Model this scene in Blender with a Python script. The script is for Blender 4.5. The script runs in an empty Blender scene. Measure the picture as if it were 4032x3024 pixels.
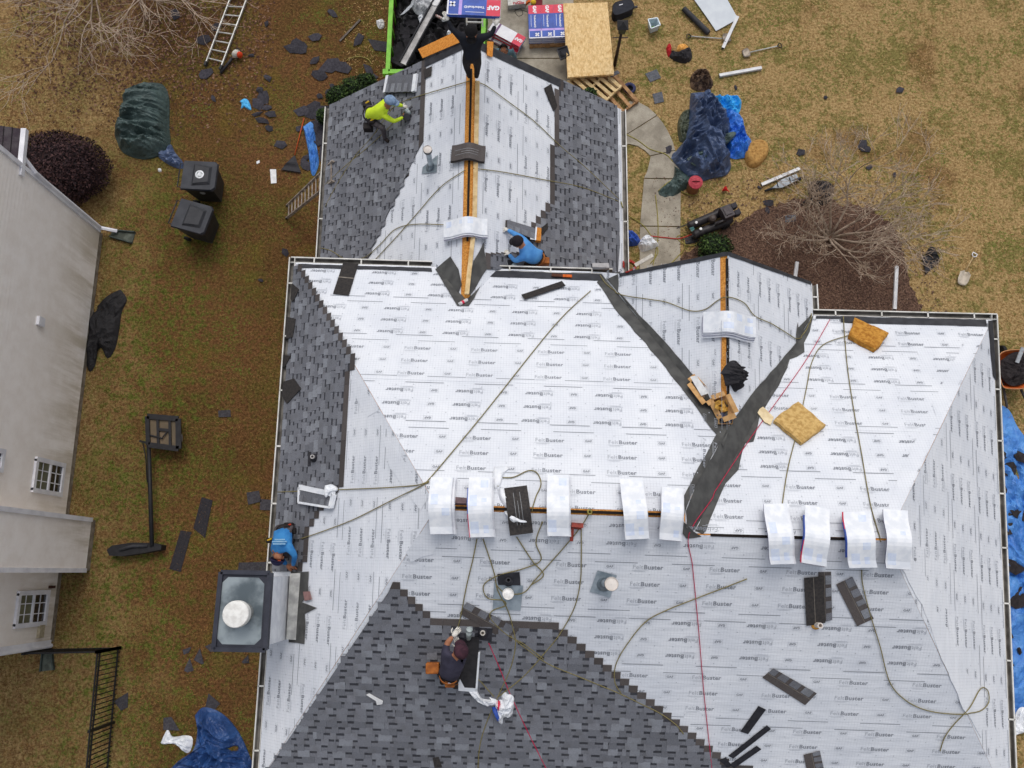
import bpy, bmesh, math, random
from mathutils import Vector as V, Matrix, noise
random.seed(7)
scn = bpy.context.scene
# ---------------------------------------------------------------- camera, world, sun, exposure
FPX, TILT, CAMH = 3400.0, math.radians(12.3), 21.2
cam_d = bpy.data.cameras.new('camera'); cam = bpy.data.objects.new('camera', cam_d)
scn.collection.objects.link(cam); scn.camera = cam
cam.location = (0, 0, CAMH); cam.rotation_euler = (TILT, 0, 0)
cam_d.sensor_width = 36; cam_d.lens = 36*FPX/4032; cam_d.clip_end = 500
SUN_EL, SUN_AZ = math.radians(60), math.radians(4)      # azimuth from +Y towards +X
w = bpy.data.worlds.new('World'); scn.world = w; w.use_nodes = True
wn = w.node_tree.nodes; wl = w.node_tree.links; wn.clear()
sky = wn.new('ShaderNodeTexSky'); sky.sky_type = 'NISHITA'; sky.sun_disc = False
sky.sun_elevation = SUN_EL; sky.sun_rotation = SUN_AZ; sky.dust_density = 4; sky.air_density = 1.0
hs = wn.new('ShaderNodeHueSaturation'); hs.inputs['Saturation'].default_value = .38
bg = wn.new('ShaderNodeBackground'); bg.inputs[1].default_value = .16
wo = wn.new('ShaderNodeOutputWorld')
wl.new(sky.outputs[0], hs.inputs['Color']); wl.new(hs.outputs[0], bg.inputs[0]); wl.new(bg.outputs[0], wo.inputs[0])
sd = bpy.data.lights.new('sun', 'SUN'); sd.energy = .5; sd.angle = math.radians(25); sd.color = (1, .965, .92)
sun = bpy.data.objects.new('sun', sd); scn.collection.objects.link(sun)
sdir = V((math.sin(SUN_AZ)*math.cos(SUN_EL), math.cos(SUN_AZ)*math.cos(SUN_EL), math.sin(SUN_EL)))
sun.rotation_euler = sdir.to_track_quat('Z', 'Y').to_euler(); sun.location = sdir*40
scn.view_settings.view_transform = 'Standard'; scn.view_settings.look = 'None'
scn.view_settings.gamma = 1; scn.view_settings.exposure = -0.06
scn.render.engine = 'CYCLES'
# ---------------------------------------------------------------- survey helpers: photo pixel -> point of the place
CAM = V((0, 0, CAMH)); RX = V((1, 0, 0)); UP = V((0, math.cos(TILT), math.sin(TILT))); FW = V((0, math.sin(TILT), -math.cos(TILT)))
def ray(x, y): return RX*(x-2016)+UP*(1512-y)+FW*FPX
def at(x, y, z=0.0):
    d = ray(x, y); return CAM+d*((z-CAMH)/d.z)
def px(p):
    q = p-CAM; k = FPX/q.dot(FW); return 2016+k*q.dot(RX), 1512-k*q.dot(UP)
def lift(P, x=None, y=None):
    lo, hi = P.z-.5, 16.0
    def e(z):
        a, b = px(V((P.x, P.y, z))); return a-x if x is not None else b-y
    s = e(lo) > 0
    for _ in range(50):
        m = (lo+hi)/2
        if (e(m) > 0) == s: lo = m
        else: hi = m
    return lo
class Pl:
    def __init__(s, a, b, c):
        s.p = a.copy(); n = (b-a).cross(c-a).normalized(); s.n = n if n.z > -1e-6 else -n
        s.e1 = V((0, 0, 1)).cross(s.n); s.e1 = s.e1.normalized() if s.e1.length > 1e-6 else V((1, 0, 0))
        s.e2 = s.n.cross(s.e1).normalized()
    def on(s, x, y, h=0.0):            # point seen at pixel, h metres straight above the plane
        d = ray(x, y); p = s.p+V((0, 0, h)); return CAM+d*((p-CAM).dot(s.n)/d.dot(s.n))
    def z(s, X, Y): return s.p.z-(s.n.x*(X-s.p.x)+s.n.y*(Y-s.p.y))/s.n.z
    def d2(s, P): q = P-s.p; return (q.dot(s.e1), q.dot(s.e2))
    def d3(s, u, v, h=0.0): return s.p+s.e1*u+s.e2*v+s.n*h
def meet(a, b, c):
    m = Matrix((a.n, b.n, c.n)); return m.inverted() @ V((a.n.dot(a.p), b.n.dot(b.p), c.n.dot(c.p)))
HZ = lambda z: Pl(V((0, 0, z)), V((1, 0, z)), V((0, 1, z)))
GR = HZ(0.0)
def clip2(poly, a, b, c):
    out = []; n = len(poly)
    for i in range(n):
        p, q = poly[i], poly[(i+1) % n]; dp = a*p[0]+b*p[1]-c; dq = a*q[0]+b*q[1]-c
        if dp >= 0: out.append(p)
        if (dp >= 0) != (dq >= 0):
            t = dp/(dp-dq); out.append((p[0]+(q[0]-p[0])*t, p[1]+(q[1]-p[1])*t))
    return out
def hull2(pts):
    pts = sorted(set(pts))
    def half(ps):
        o = []
        for p in ps:
            while len(o) > 1 and (o[-1][0]-o[-2][0])*(p[1]-o[-2][1])-(o[-1][1]-o[-2][1])*(p[0]-o[-2][0]) <= 0: o.pop()
            o.append(p)
        return o[:-1]
    return half(pts)+half(pts[::-1])
def inside(poly, x, y):
    r = False; n = len(poly)
    for i in range(n):
        (x1, y1), (x2, y2) = poly[i], poly[(i+1) % n]
        if (y1 > y) != (y2 > y) and x < (x2-x1)*(y-y1)/(y2-y1)+x1: r = not r
    return r
def crsp(pts, k=6):                    # Catmull-Rom through the points (any dimension)
    out = []; n = len(pts)
    for i in range(n-1):
        p0, p1, p2, p3 = pts[max(i-1, 0)], pts[i], pts[i+1], pts[min(i+2, n-1)]
        for j in range(k):
            t = j/k
            out.append(tuple(.5*(2*b+(c-a)*t+(2*a-5*b+4*c-d)*t*t+(3*b-a-3*c+d)*t**3) for a, b, c, d in zip(p0, p1, p2, p3)))
    out.append(tuple(pts[-1])); return out
# ---------------------------------------------------------------- mesh builder and tagging
C = scn.collection; ORG = {}
class MB:
    def __init__(s): s.v = []; s.f = []; s.m = []
    def face(s, pts, mi=0):
        b = len(s.v); s.v += [V(p) for p in pts]; s.f.append(tuple(range(b, b+len(pts)))); s.m.append(mi); return s
    def prism(s, pts, d, mi=0, ms=None):
        pts = [V(p) for p in pts]; d = V(d); n = V((0, 0, 0)); k = len(pts)
        for i in range(k):
            a, b = pts[i], pts[(i+1) % k]; n += a.cross(b)
        if n.dot(d) > 0: pts.reverse()
        b = len(s.v); s.v += pts+[p+d for p in pts]
        s.f.append(tuple(range(b, b+k))); s.m.append(mi)
        s.f.append(tuple(range(b+2*k-1, b+k-1, -1))); s.m.append(mi if ms is None else ms)
        for i in range(k):
            j = (i+1) % k; s.f.append((b+j, b+i, b+k+i, b+k+j)); s.m.append(mi if ms is None else ms)
        return s
    def box(s, c, x, y, z, mi=0):
        c, x, y, z = V(c), V(x), V(y), V(z)
        return s.prism([c-x-y+z, c+x-y+z, c+x+y+z, c-x+y+z], z*-2, mi)
    def bar(s, a, b, w, h, mi=0, up=V((0, 0, 1))):
        a, b = V(a), V(b); d = b-a; x = d.normalized(); y = up.cross(x)
        if y.length < 1e-4: y = V((0, 1, 0)).cross(x)
        y.normalize(); z = x.cross(y); return s.box((a+b)/2, d/2, y*w/2, z*h/2, mi)
    def tube(s, pts, r, n=6, mi=0, cap=True):
        pts = [V(p) for p in pts]; k = len(pts); rr = r if isinstance(r, (list, tuple)) else [r]*k
        b = len(s.v); t = (pts[1]-pts[0]).normalized(); x = t.orthogonal().normalized()
        for i in range(k):
            t = (pts[min(i+1, k-1)]-pts[max(i-1, 0)]); t = t.normalized() if t.length > 1e-9 else V((0, 0, 1))
            x = x-t*x.dot(t); x = x.normalized() if x.length > 1e-6 else t.orthogonal().normalized(); y = t.cross(x)
            for j in range(n):
                a = 2*math.pi*j/n; s.v.append(pts[i]+(x*math.cos(a)+y*math.sin(a))*rr[i])
        for i in range(k-1):
            for j in range(n):
                j2 = (j+1) % n; s.f.append((b+i*n+j, b+i*n+j2, b+(i+1)*n+j2, b+(i+1)*n+j)); s.m.append(mi)
        if cap:
            s.f.append(tuple(b+j for j in range(n-1, -1, -1))); s.m.append(mi)
            s.f.append(tuple(b+(k-1)*n+j for j in range(n))); s.m.append(mi)
        return s
    def lathe(s, c, ax, prof, n=16, mi=0):        # prof: (radius, height along axis)
        c = V(c); ax = V(ax).normalized(); x = ax.orthogonal().normalized(); y = ax.cross(x); b = len(s.v)
        for r, h in prof:
            for j in range(n):
                a = 2*math.pi*j/n; s.v.append(c+ax*h+(x*math.cos(a)+y*math.sin(a))*max(r, 1e-4))
        for i in range(len(prof)-1):
            for j in range(n):
                j2 = (j+1) % n; s.f.append((b+i*n+j, b+i*n+j2, b+(i+1)*n+j2, b+(i+1)*n+j)); s.m.append(mi)
        return s
    def ell(s, c, x, y, z, nu=10, nv=7, mi=0):
        c, x, y, z = V(c), V(x), V(y), V(z); b = len(s.v)
        for i in range(nv+1):
            th = math.pi*i/nv
            for j in range(nu):
                a = 2*math.pi*j/nu; s.v.append(c+z*math.cos(th)+(x*math.cos(a)+y*math.sin(a))*max(math.sin(th), 1e-3))
        for i in range(nv):
            for j in range(nu):
                j2 = (j+1) % nu; s.f.append((b+(i+1)*nu+j, b+(i+1)*nu+j2, b+i*nu+j2, b+i*nu+j)); s.m.append(mi)
        return s
    def build(s, name, mats, parent=None, smooth=False, origin=None):
        if not isinstance(mats, (list, tuple)): mats = [mats]
        if parent is not None: o0 = ORG[parent]
        elif origin is not None: o0 = V(origin)
        else:
            k = len(s.v); o0 = V((sum(p.x for p in s.v)/k, sum(p.y for p in s.v)/k, min(p.z for p in s.v)))
        me = bpy.data.meshes.new(name); me.from_pydata([p-o0 for p in s.v], [], s.f)
        for m in mats: me.materials.append(m)
        for p, mi in zip(me.polygons, s.m): p.material_index = mi; p.use_smooth = smooth
        o = bpy.data.objects.new(name, me); C.objects.link(o)
        if parent is not None: o.parent = parent
        else: o.location = o0
        ORG[o] = o0; return o
def tag(o, label, cat=None, group=None, kind=None):
    if label: o['label'] = label
    if cat: o['category'] = cat
    if group: o['group'] = group
    if kind: o['kind'] = kind
    return o
def thing(name, label, cat, loc, group=None):
    o = bpy.data.objects.new(name, None); C.objects.link(o); o.location = loc; o.empty_display_size = .1
    ORG[o] = V(loc); return tag(o, label, cat, group)
# ---------------------------------------------------------------- materials
def lin(c): c /= 255; return c/12.92 if c <= .04045 else ((c+.055)/1.055)**2.4
def c8(r, g, b): return (lin(r), lin(g), lin(b), 1)
MATS = {}
class NT:
    def __init__(s, name):
        s.m = bpy.data.materials.new(name); s.m.use_nodes = True; s.t = s.m.node_tree; s.b = s.t.nodes['Principled BSDF']
        s.tc = s.t.nodes.new('ShaderNodeTexCoord'); s.co = s.tc.outputs['Object']
    def n(s, typ, **kw):
        o = s.t.nodes.new(typ)
        for k, v in kw.items(): setattr(o, k, v)
        return o
    def l(s, a, b): s.t.links.new(a, b)
    def noise(s, scale, detail=3, co=None, rough=.55):
        o = s.n('ShaderNodeTexNoise'); o.inputs['Scale'].default_value = scale; o.inputs['Detail'].default_value = detail
        o.inputs['Roughness'].default_value = rough; s.l(co or s.co, o.inputs['Vector']); return o.outputs['Fac']
    def ramp(s, f, a, b, lo=0., hi=1.):
        o = s.n('ShaderNodeMapRange', interpolation_type='SMOOTHSTEP'); s.l(f, o.inputs[0])
        for i, v in zip((1, 2, 3, 4), (a, b, lo, hi)): o.inputs[i].default_value = v
        return o.outputs[0]
    def mix(s, f, a, b):
        o = s.n('ShaderNodeMix', data_type='RGBA')
        if isinstance(f, float): o.inputs[0].default_value = f
        else: s.l(f, o.inputs[0])
        for i, v in ((6, a), (7, b)):
            if isinstance(v, tuple): o.inputs[i].default_value = v
            else: s.l(v, o.inputs[i])
        return o.outputs[2]
    def math(s, op, a, b=None, clamp=False):
        o = s.n('ShaderNodeMath', operation=op, use_clamp=clamp)
        for i, v in ((0, a), (1, b)):
            if v is None: continue
            if isinstance(v, (int, float)): o.inputs[i].default_value = v
            else: s.l(v, o.inputs[i])
        return o.outputs[0]
    def done(s, col, rough=.8, bump=None, bstr=.3, bdist=.01, metal=0, spec=.3):
        if isinstance(col, tuple): s.b.inputs['Base Color'].default_value = col
        else: s.l(col, s.b.inputs['Base Color'])
        s.b.inputs['Roughness'].default_value = rough; s.b.inputs['Metallic'].default_value = metal
        s.b.inputs['Specular IOR Level'].default_value = spec
        if bump is not None:
            o = s.n('ShaderNodeBump'); o.inputs['Strength'].default_value = bstr; o.inputs['Distance'].default_value = bdist
            s.l(bump, o.inputs['Height']); s.l(o.outputs[0], s.b.inputs['Normal'])
        return s.m
def M(name, a, b=None, scale=14, rough=.8, bump=0, metal=0, rnd=0, spec=.3, lo=.35, hi=.65):
    if name in MATS: return MATS[name]
    t = NT(name); a = a if len(a) == 4 else c8(*a); b = tuple(x*.72 for x in a[:3])+(1,) if b is None else (b if len(b) == 4 else c8(*b))
    nz = t.noise(scale, 4); col = t.mix(t.ramp(nz, lo, hi), a, b)
    if rnd:
        oi = t.n('ShaderNodeObjectInfo'); h = t.n('ShaderNodeHueSaturation')
        t.l(t.ramp(oi.outputs['Random'], 0, 1, 1-rnd, 1+rnd), h.inputs['Value']); t.l(col, h.inputs['Color']); col = h.outputs[0]
    MATS[name] = t.done(col, rough, nz if bump else None, bump, .01, metal, spec); return MATS[name]
# ---------------------------------------------------------------- ground, path, driveway, mulch
def lawn_mat():
    t = NT('lawn'); sx = t.n('ShaderNodeSeparateXYZ'); t.l(t.co, sx.inputs[0])
    big = t.noise(.3, 4); mid = t.noise(1.3, 5, rough=.65); cl = t.noise(5, 5, rough=.72); fine = t.noise(15, 4, rough=.75); vf = t.noise(42, 3, rough=.8)
    def three(a, b, c): return t.mix(t.ramp(vf, .5, .7, 0, .5), t.mix(t.ramp(fine, .34, .66), c8(*a), c8(*b)), c8(*c))
    straw = three((132, 104, 62), (196, 166, 116), (222, 192, 144)); brown = three((66, 46, 26), (116, 86, 50), (156, 122, 78))
    red = three((78, 52, 32), (130, 92, 58), (160, 122, 82)); green = three((56, 66, 22), (110, 118, 50), (146, 150, 78)); olive = three((88, 74, 32), (124, 108, 48), (154, 138, 72))
    jit = t.math('MULTIPLY', t.math('SUBTRACT', mid, .5), 4.)
    xs = t.math('ADD', sx.outputs[0], jit); side = t.ramp(xs, -3.5, 1.5)
    base = t.mix(t.ramp(big, .42, .58), brown, red); base = t.mix(t.ramp(t.noise(.8, 4), .54, .68, 0, .6), base, olive)
    base = t.mix(side, base, straw)
    far = t.ramp(t.math('SUBTRACT', t.math('MULTIPLY', xs, -1.), t.math('MULTIPLY', sx.outputs[1], .1)), 7.8, 10.2); base = t.mix(t.math('MULTIPLY', far, t.ramp(cl, .35, .6, .25, .85)), base, straw)
    g1n = t.ramp(t.math('ADD', t.math('MULTIPLY', cl, .6), t.math('MULTIPLY', t.noise(.7, 3), .4)), .47, .56)
    green_strip = t.math('MULTIPLY', t.ramp(xs, -11.6, -9.8), t.ramp(xs, -6.4, -8.4)); green_strip = t.math('MULTIPLY', green_strip, t.ramp(sx.outputs[1], 12, 8))  # strip of lawn near the neighbour's wall that gets extra green
    gb = t.math('ADD', t.math('MULTIPLY', g1n, t.ramp(side, 0, 1, .38, .62)), t.math('MULTIPLY', green_strip, t.ramp(cl, .4, .62, 0, .6)), True)
    base = t.mix(gb, base, green)
    bare = t.math('MULTIPLY', t.ramp(t.noise(.5, 4), .56, .66), t.ramp(sx.outputs[0], 5.5, 9.5)); base = t.mix(t.math('MULTIPLY', bare, .55), base, red)
    return t.done(base, .95, t.math('ADD', fine, t.math('MULTIPLY', cl, .8)), 1., .06, spec=.1)
def concrete_mat():
    t = NT('concrete'); a = t.noise(1.3, 5, rough=.7); b = t.noise(60, 3); s = t.noise(4.5, 6, rough=.75)
    col = t.mix(t.ramp(a, .3, .7), c8(186, 178, 162), c8(142, 134, 120)); col = t.mix(t.ramp(s, .52, .75, 0, .6), col, c8(108, 102, 90))
    col = t.mix(t.ramp(b, .35, .7, 0, .35), col, c8(96, 90, 80)); return t.done(col, .9, b, .25, .004)
LAWN = lawn_mat(); CONC = concrete_mat()
tag(MB().face([(-90, -70, 0), (90, -70, 0), (90, 120, 0), (-90, 120, 0)]).build('ground', LAWN, origin=(0, 0, 0)), None, kind='structure')
def slab_set(name, polys, z=.03):
    root = thing(name, None, None, at(*polys[0][0])); root['kind'] = 'structure'
    for p in polys:
        c = [at(x, y, z) for x, y in p]; m = sum(c, V())/len(c); q = [m+(v-m)*.997 for v in c]
        MB().prism(q, (0, 0, -.1)).build('slab', CONC, root)
slab_set('driveway', [[(1590, -90), (1962, -90), (1962, 228), (1590, 228)], [(1966, -90), (2262, -90), (2250, 228), (1966, 228)],
                      [(1590, 231), (1962, 231), (1962, 560), (1590, 560)], [(1966, 231), (2250, 231), (2330, 420), (2440, 470), (2440, 560), (1966, 560)]])
slab_set('garden_path', [[(2440, 478), (2478, 398), (2515, 402), (2552, 422), (2586, 453), (2440, 545)], [(2440, 548), (2588, 456), (2612, 486), (2634, 524), (2650, 560), (2658, 590), (2560, 612), (2540, 592), (2510, 574), (2478, 566), (2440, 570)],
                         [(2562, 615), (2659, 593), (2668, 630), (2676, 668), (2680, 702), (2536, 700), (2548, 675), (2556, 645)], [(2536, 704), (2681, 706), (2679, 890), (2520, 888)],
                         [(2520, 892), (2679, 894), (2678, 1150), (2518, 1150)]])
mul = M('mulch', (116, 90, 74), (74, 54, 44), 24, .95, .9, lo=.42, hi=.58)
mo = [at(x+14*noise.noise(V((x*.03, y*.03, 2)))+10*noise.noise(V((x*.11, y*.11, 5))), y+22*noise.noise(V((x*.03, y*.03, 9)))+10*noise.noise(V((x*.11, y*.11, 1))), .012) for x, y in crsp([(2690, 1010), (2790, 940), (2900, 880), (3040, 810), (3180, 790), (3330, 800), (3460, 840), (3540, 930), (3560, 1030), (3600, 1150), (3600, 1260), (3400, 1350), (2900, 1300), (2690, 1150), (2690, 1010)], 9)[:-1]]
tag(MB().face(mo).build('mulch_bed', mul), None, kind='structure')
rnd = random.Random(3); mb = MB()
mop = [(p.x, p.y) for p in mo]; bx = [min(p[0] for p in mop), max(p[0] for p in mop), min(p[1] for p in mop), max(p[1] for p in mop)]
k = 0
while k < 9000:
    x, y = rnd.uniform(bx[0]-.6, bx[1]+.6), rnd.uniform(bx[2]-.3, bx[3]+.6)
    if not inside(mop, x, y) and rnd.random() > .16: continue
    k += 1; a = rnd.random()*6.28; l = rnd.uniform(.014, .042); ww = l*rnd.uniform(.35, .6); t = rnd.uniform(-.5, .5)
    d = V((math.cos(a), math.sin(a), t))*l; s_ = V((-math.sin(a), math.cos(a), rnd.uniform(-.4, .4)))*ww; c = V((x, y, .03))
    mb.face([c-d, c+s_, c+d, c-s_], rnd.choice([0, 0, 1, 2, 2]))
tag(mb.build('bark_chips', [M('chip_a', (112, 84, 70)), M('chip_b', (138, 110, 92)), M('chip_c', (84, 60, 50))]), 'reddish brown bark chips spread over the mulch bed', 'bark chips', kind='stuff')
# fallen leaves under the bare tree by the top left
mb = MB(); k = 0
while k < 5200:
    X, Y = rnd.gauss(560, 330), rnd.gauss(70, 190)
    if X < 60 or Y > 560 or Y < -120 or (1080 < X): continue
    k += 1; p = at(X, Y, .02); a = rnd.random()*6.28; l = rnd.uniform(.02, .05)
    d = V((math.cos(a), math.sin(a), rnd.uniform(-.4, .4)))*l; s_ = V((-math.sin(a), math.cos(a), rnd.uniform(-.4, .4)))*l*.6
    mb.face([p-d, p+s_, p+d, p-s_], rnd.choice([0, 1, 1, 2]))
tag(mb.build('fallen_leaves', [M('leaf_a', (120, 84, 62)), M('leaf_b', (86, 56, 44)), M('leaf_c', (146, 112, 88))]), 'brown fallen leaves lying under the bare tree', 'leaves', kind='stuff')
# short winter grass standing over the lawn, so that the turf has real relief
mb = MB(); k = 0
path_keep = [(2690, 1010)]
while k < 60000:
    X, Y = rnd.uniform(-40, 4072), rnd.uniform(-40, 3064)
    if 1150 < X < 3880 and 1100 < Y: continue
    if 1320 < X < 2420 and Y > 430: continue
    if 1520 < X < 2262 and Y < 500: continue
    p = at(X, Y, 0)
    if noise.noise(p*1.1)+rnd.uniform(-.35, .6) < 0: continue
    if inside(mop, p.x, p.y) or inside([(2430, 390), (2560, 420), (2690, 600), (2690, 1150), (2430, 1150)], X, Y): continue
    k += 1; left = X < 1350
    g = noise.noise(p*.9+V((9, 3, 0)))+.55*noise.noise(p*3.1)+rnd.uniform(-.25, .25)
    mi = 2 if g > (.5 if left else .32) else (rnd.choice([3, 3, 1]) if left else rnd.choice([0, 1]))
    a = rnd.random()*6.28; l = rnd.uniform(.035, .075); d = V((math.cos(a), math.sin(a), rnd.uniform(.15, .7)))*l; s_ = V((-math.sin(a), math.cos(a), 0))*rnd.uniform(.006, .013)
    mb.face([p-s_, p+s_, p+d], mi)
tag(mb.build('winter_grass', [M('blade_a', (204, 170, 116)), M('blade_b', (150, 114, 64)), M('blade_c', (112, 128, 48)), M('blade_d', (110, 76, 40))]), 'dormant straw coloured grass with green tufts on the lawns', 'grass', kind='stuff')
# ---------------------------------------------------------------- the house: roof planes surveyed from the photograph
he, hr = 4.8, 7.6
MBp = Pl(at(1163, 1035, he), at(2400, 1072, he), at(2200, 2010, hr))
r1, r2 = at(1790, 2000, hr), at(2600, 2027, hr); dd = (r2-r1).normalized(); nn = V((dd.y, -dd.x, 0)); nn = nn if nn.y < 0 else -nn
Fp = Pl(r1, r2, r1+nn-V((0, 0, .59)))
Ra, Rb = Fp.on(2823, 2107), Fp.on(3468, 2127)
RBp = Pl(at(3230, 1243, he), at(3905, 1260, he), (Ra+Rb)/2)
Lp = Pl(at(1163, 1035, he), at(1023, 2990, he), at(1720, 2003, hr))
RTp = Pl(at(3905, 1250, he), at(3975, 2997, he), at(3490, 2128, (Ra.z+Rb.z)/2))
g2 = MBp.on(2868, 1690); g1 = at(2862, 1005, g2.z)
GLp = Pl(g1, g2, MBp.on(2390, 1110)); Ep = Pl(g1, g2, at(3198, 1175, he))
hw = MBp.on(1832, 1190).z; hwe = 2.6
w1, w2 = at(1855, 300, hw), at(1838, 1060, hw); wpk = w2+(w1-w2)*((at(1850, 155, hw)-w2).dot(w1-w2)/(w1-w2).length_squared)
WLp = Pl(w1, w2, at(1302, 404, hwe)); WRp = Pl(w1, w2, at(2443, 446, hwe))
zE = HZ(he); zF = HZ(3.6); zW = HZ(hwe)
A = meet(MBp, Lp, zE); PML = meet(MBp, Fp, Lp); PMR = meet(MBp, Fp, Ep); GIN = meet(MBp, GLp, Ep); VLO = meet(MBp, GLp, zE)
RL = meet(RBp, Fp, Ep); RR = meet(RBp, Fp, RTp); CR = meet(RBp, RTp, zE); CE = meet(Ep, RBp, zE)
FL = meet(Fp, Lp, zE); FR = meet(Fp, RTp, zE)
EG = zE.on(3193, 1118); GLe = GLp.on(2436, 1078)
T = meet(MBp, WLp, WRp); QL = meet(MBp, WLp, zE); QR = meet(MBp, WRp, zE)
wd = (w1-w2).normalized()
def drop(pl, P, z):                    # down the wing slope from P to height z, square to the ridge
    h = V((pl.n.x, pl.n.y, 0)); k = (P.z-z)/(h.length/pl.n.z*h.length); return P+h*k-V((0, 0, P.z-z))
WLg, WRg = drop(WLp, wpk, hwe), drop(WRp, wpk, hwe)
WLw, WRw = drop(WLp, T-wd*.0, hwe), drop(WRp, T, hwe)
POLY = {'MB': (MBp, [A, PML, PMR, GIN, VLO]), 'F': (Fp, [PML, FL, FR, RR, RL, PMR]), 'RB': (RBp, [RL, RR, CR, CE]), 'L': (Lp, [A, FL, PML]),
        'RT': (RTp, [CR, RR, FR]), 'E': (Ep, [g1, EG, CE, RL, PMR, GIN]), 'GL': (GLp, [g1, GIN, VLO, GLe]),
        'WL': (WLp, [wpk, T, WLw, WLg]), 'WR': (WRp, [wpk, WRg, WRw, T])}
PXP = {k: [px(p) for p in v[1]] for k, v in POLY.items()}
def roof_at(x, y, order=('GL', 'E', 'RB', 'RT', 'MB', 'L', 'F', 'WL', 'WR')):
    for k in order:
        if inside(PXP[k], x, y): return POLY[k][0]
    return GR
house = thing('house', 'two storey house mid reroof, white underlayment with partly laid charcoal shingles', 'house', at(2300, 1500, 0))
DECK = M('sheathing', (224, 160, 78), (186, 118, 46), 30, .8, .2); SLOT = M('slot_shade', (26, 18, 14)); WHITE = M('white_metal', (226, 224, 218), (198, 196, 188), 3, .5)
def felt_mat():
    t = NT('felt'); sx = t.n('ShaderNodeSeparateXYZ'); t.l(t.co, sx.inputs[0]); ln = []
    for o in (0, 1):
        f = t.math('FRACT', t.math('MULTIPLY', sx.outputs[o], 1/.0508)); ln.append(t.math('LESS_THAN', f, .1))
    g = t.math('MAXIMUM', ln[0], ln[1]); big = t.noise(1.1, 3); sm = t.noise(9, 4)
    col = t.mix(t.ramp(big, .3, .7), c8(228, 231, 236), c8(216, 220, 227)); col = t.mix(t.math('MULTIPLY', g, t.ramp(sm, .3, .7, .15, .42)), col, c8(160, 165, 174))
    wv = t.n('ShaderNodeMapping'); wv.inputs['Scale'].default_value = (1, 5, 1); t.l(t.co, wv.inputs[0]); wr = t.noise(1.6, 4, wv.outputs[0])
    return t.done(col, .62, t.math('ADD', wr, t.math('MULTIPLY', sm, .15)), .5, .03, spec=.25)
FELT = felt_mat(); PR_D = M('print_dark', (136, 140, 148), (148, 152, 159), 5, .8); PR_L = M('print_light', (184, 188, 195), (192, 196, 202), 5, .8)
ICE = M('ice_shield', (86, 86, 84), (70, 70, 69), 5, .85, .15); FLASH = M('drip_edge_black', (44, 45, 50), (58, 59, 64), 6, .6)
def frame(pl, parent, pos=None):
    p = (pl.p if pos is None else pos)-ORG[parent]; a, b, c = pl.e1, pl.e2, pl.n
    return Matrix(((a.x, b.x, c.x, p.x), (a.y, b.y, c.y, p.y), (a.z, b.z, c.z, p.z), (0, 0, 0, 1)))
def flat(name, verts, faces, mids, mats, pl, parent, smooth=False):       # mesh in the plane's own metres
    me = bpy.data.meshes.new(name); me.from_pydata(verts, [], faces)
    for m in mats: me.materials.append(m)
    for p, mi in zip(me.polygons, mids): p.material_index = mi
    o = bpy.data.objects.new(name, me); C.objects.link(o); o.parent = parent; o.matrix_basis = frame(pl, parent); ORG[o] = ORG[parent]; return o
def sheet(name, poly, h, th, mat, pl, parent):
    k = len(poly); ar = sum(poly[i][0]*poly[(i+1) % k][1]-poly[(i+1) % k][0]*poly[i][1] for i in range(k))
    if ar < 0: poly = poly[::-1]
    v = [(u, w_, h) for u, w_ in poly]+[(u, w_, h-th) for u, w_ in poly]
    f = [tuple(range(k)), tuple(range(2*k-1, k-1, -1))]+[(i, k+i, k+(i+1) % k, (i+1) % k) for i in range(k)]
    return flat(name, v, f, [0]*len(f), [mat], pl, parent)
# printed words, made once as flat outlines
def glyphs(body, size, offset=0.0, space=1.0, shear=0):
    cu = bpy.data.curves.new('t', 'FONT'); cu.body = body; cu.size = size; cu.offset = offset; cu.resolution_u = 2; cu.space_character = space; cu.fill_mode = 'FRONT'; cu.shear = shear
    o = bpy.data.objects.new('t', cu); C.objects.link(o); bpy.context.view_layer.update()
    me = bpy.data.meshes.new_from_object(o.evaluated_get(bpy.context.evaluated_depsgraph_get()))
    v = [(q.co.x, q.co.y) for q in me.vertices]; f = [tuple(p.vertices) for p in me.polygons]
    bpy.data.objects.remove(o); bpy.data.curves.remove(cu); bpy.data.meshes.remove(me); return v, f
def rect(x0, y0, x1, y1): return [(x0, y0), (x1, y0), (x1, y1), (x0, y1)], [(0, 1, 2, 3)]
def merge(parts):                      # parts: (verts, faces, material, dx, dy)
    V_, F_, M_ = [], [], []
    for v, f, m, dx, dy in parts:
        b = len(V_); V_ += [(x+dx, y+dy) for x, y in v]; F_ += [tuple(b+i for i in q) for q in f]; M_ += [m]*len(f)
    return V_, F_, M_
ga, gb_ = glyphs('Felt', .108, 0, 1.04), glyphs('Buster', .108, .0032, 1.08)
wa = max(x for x, y in ga[0])+.008; wb = max(x for x, y in gb_[0])
WORD = merge([(*ga, 2, 0, 0), (*gb_, 0, wa, 0), (*rect(-.012, -.03, .25, -.024), 1, 0, 0), (*rect(.02, -.05, .2, -.044), 1, 0, 0)])
gg = glyphs('GAF', .058, .002, 1.05); gx = max(x for x, y in gg[0])
LOGO = merge([(*gg, 0, .02, .02), (*rect(0, 0, gx+.04, .004), 1, 0, 0), (*rect(0, .08, gx+.04, .084), 1, 0, 0), (*rect(0, 0, .004, .084), 1, 0, 0), (*rect(gx+.036, 0, gx+.04, .084), 1, 0, 0)])
HEX = ([(.012*math.cos(i*math.pi/3), .012*math.sin(i*math.pi/3)) for i in range(6)], [(0, 1, 2, 3, 4, 5)])
SLOPES = {}
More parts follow.
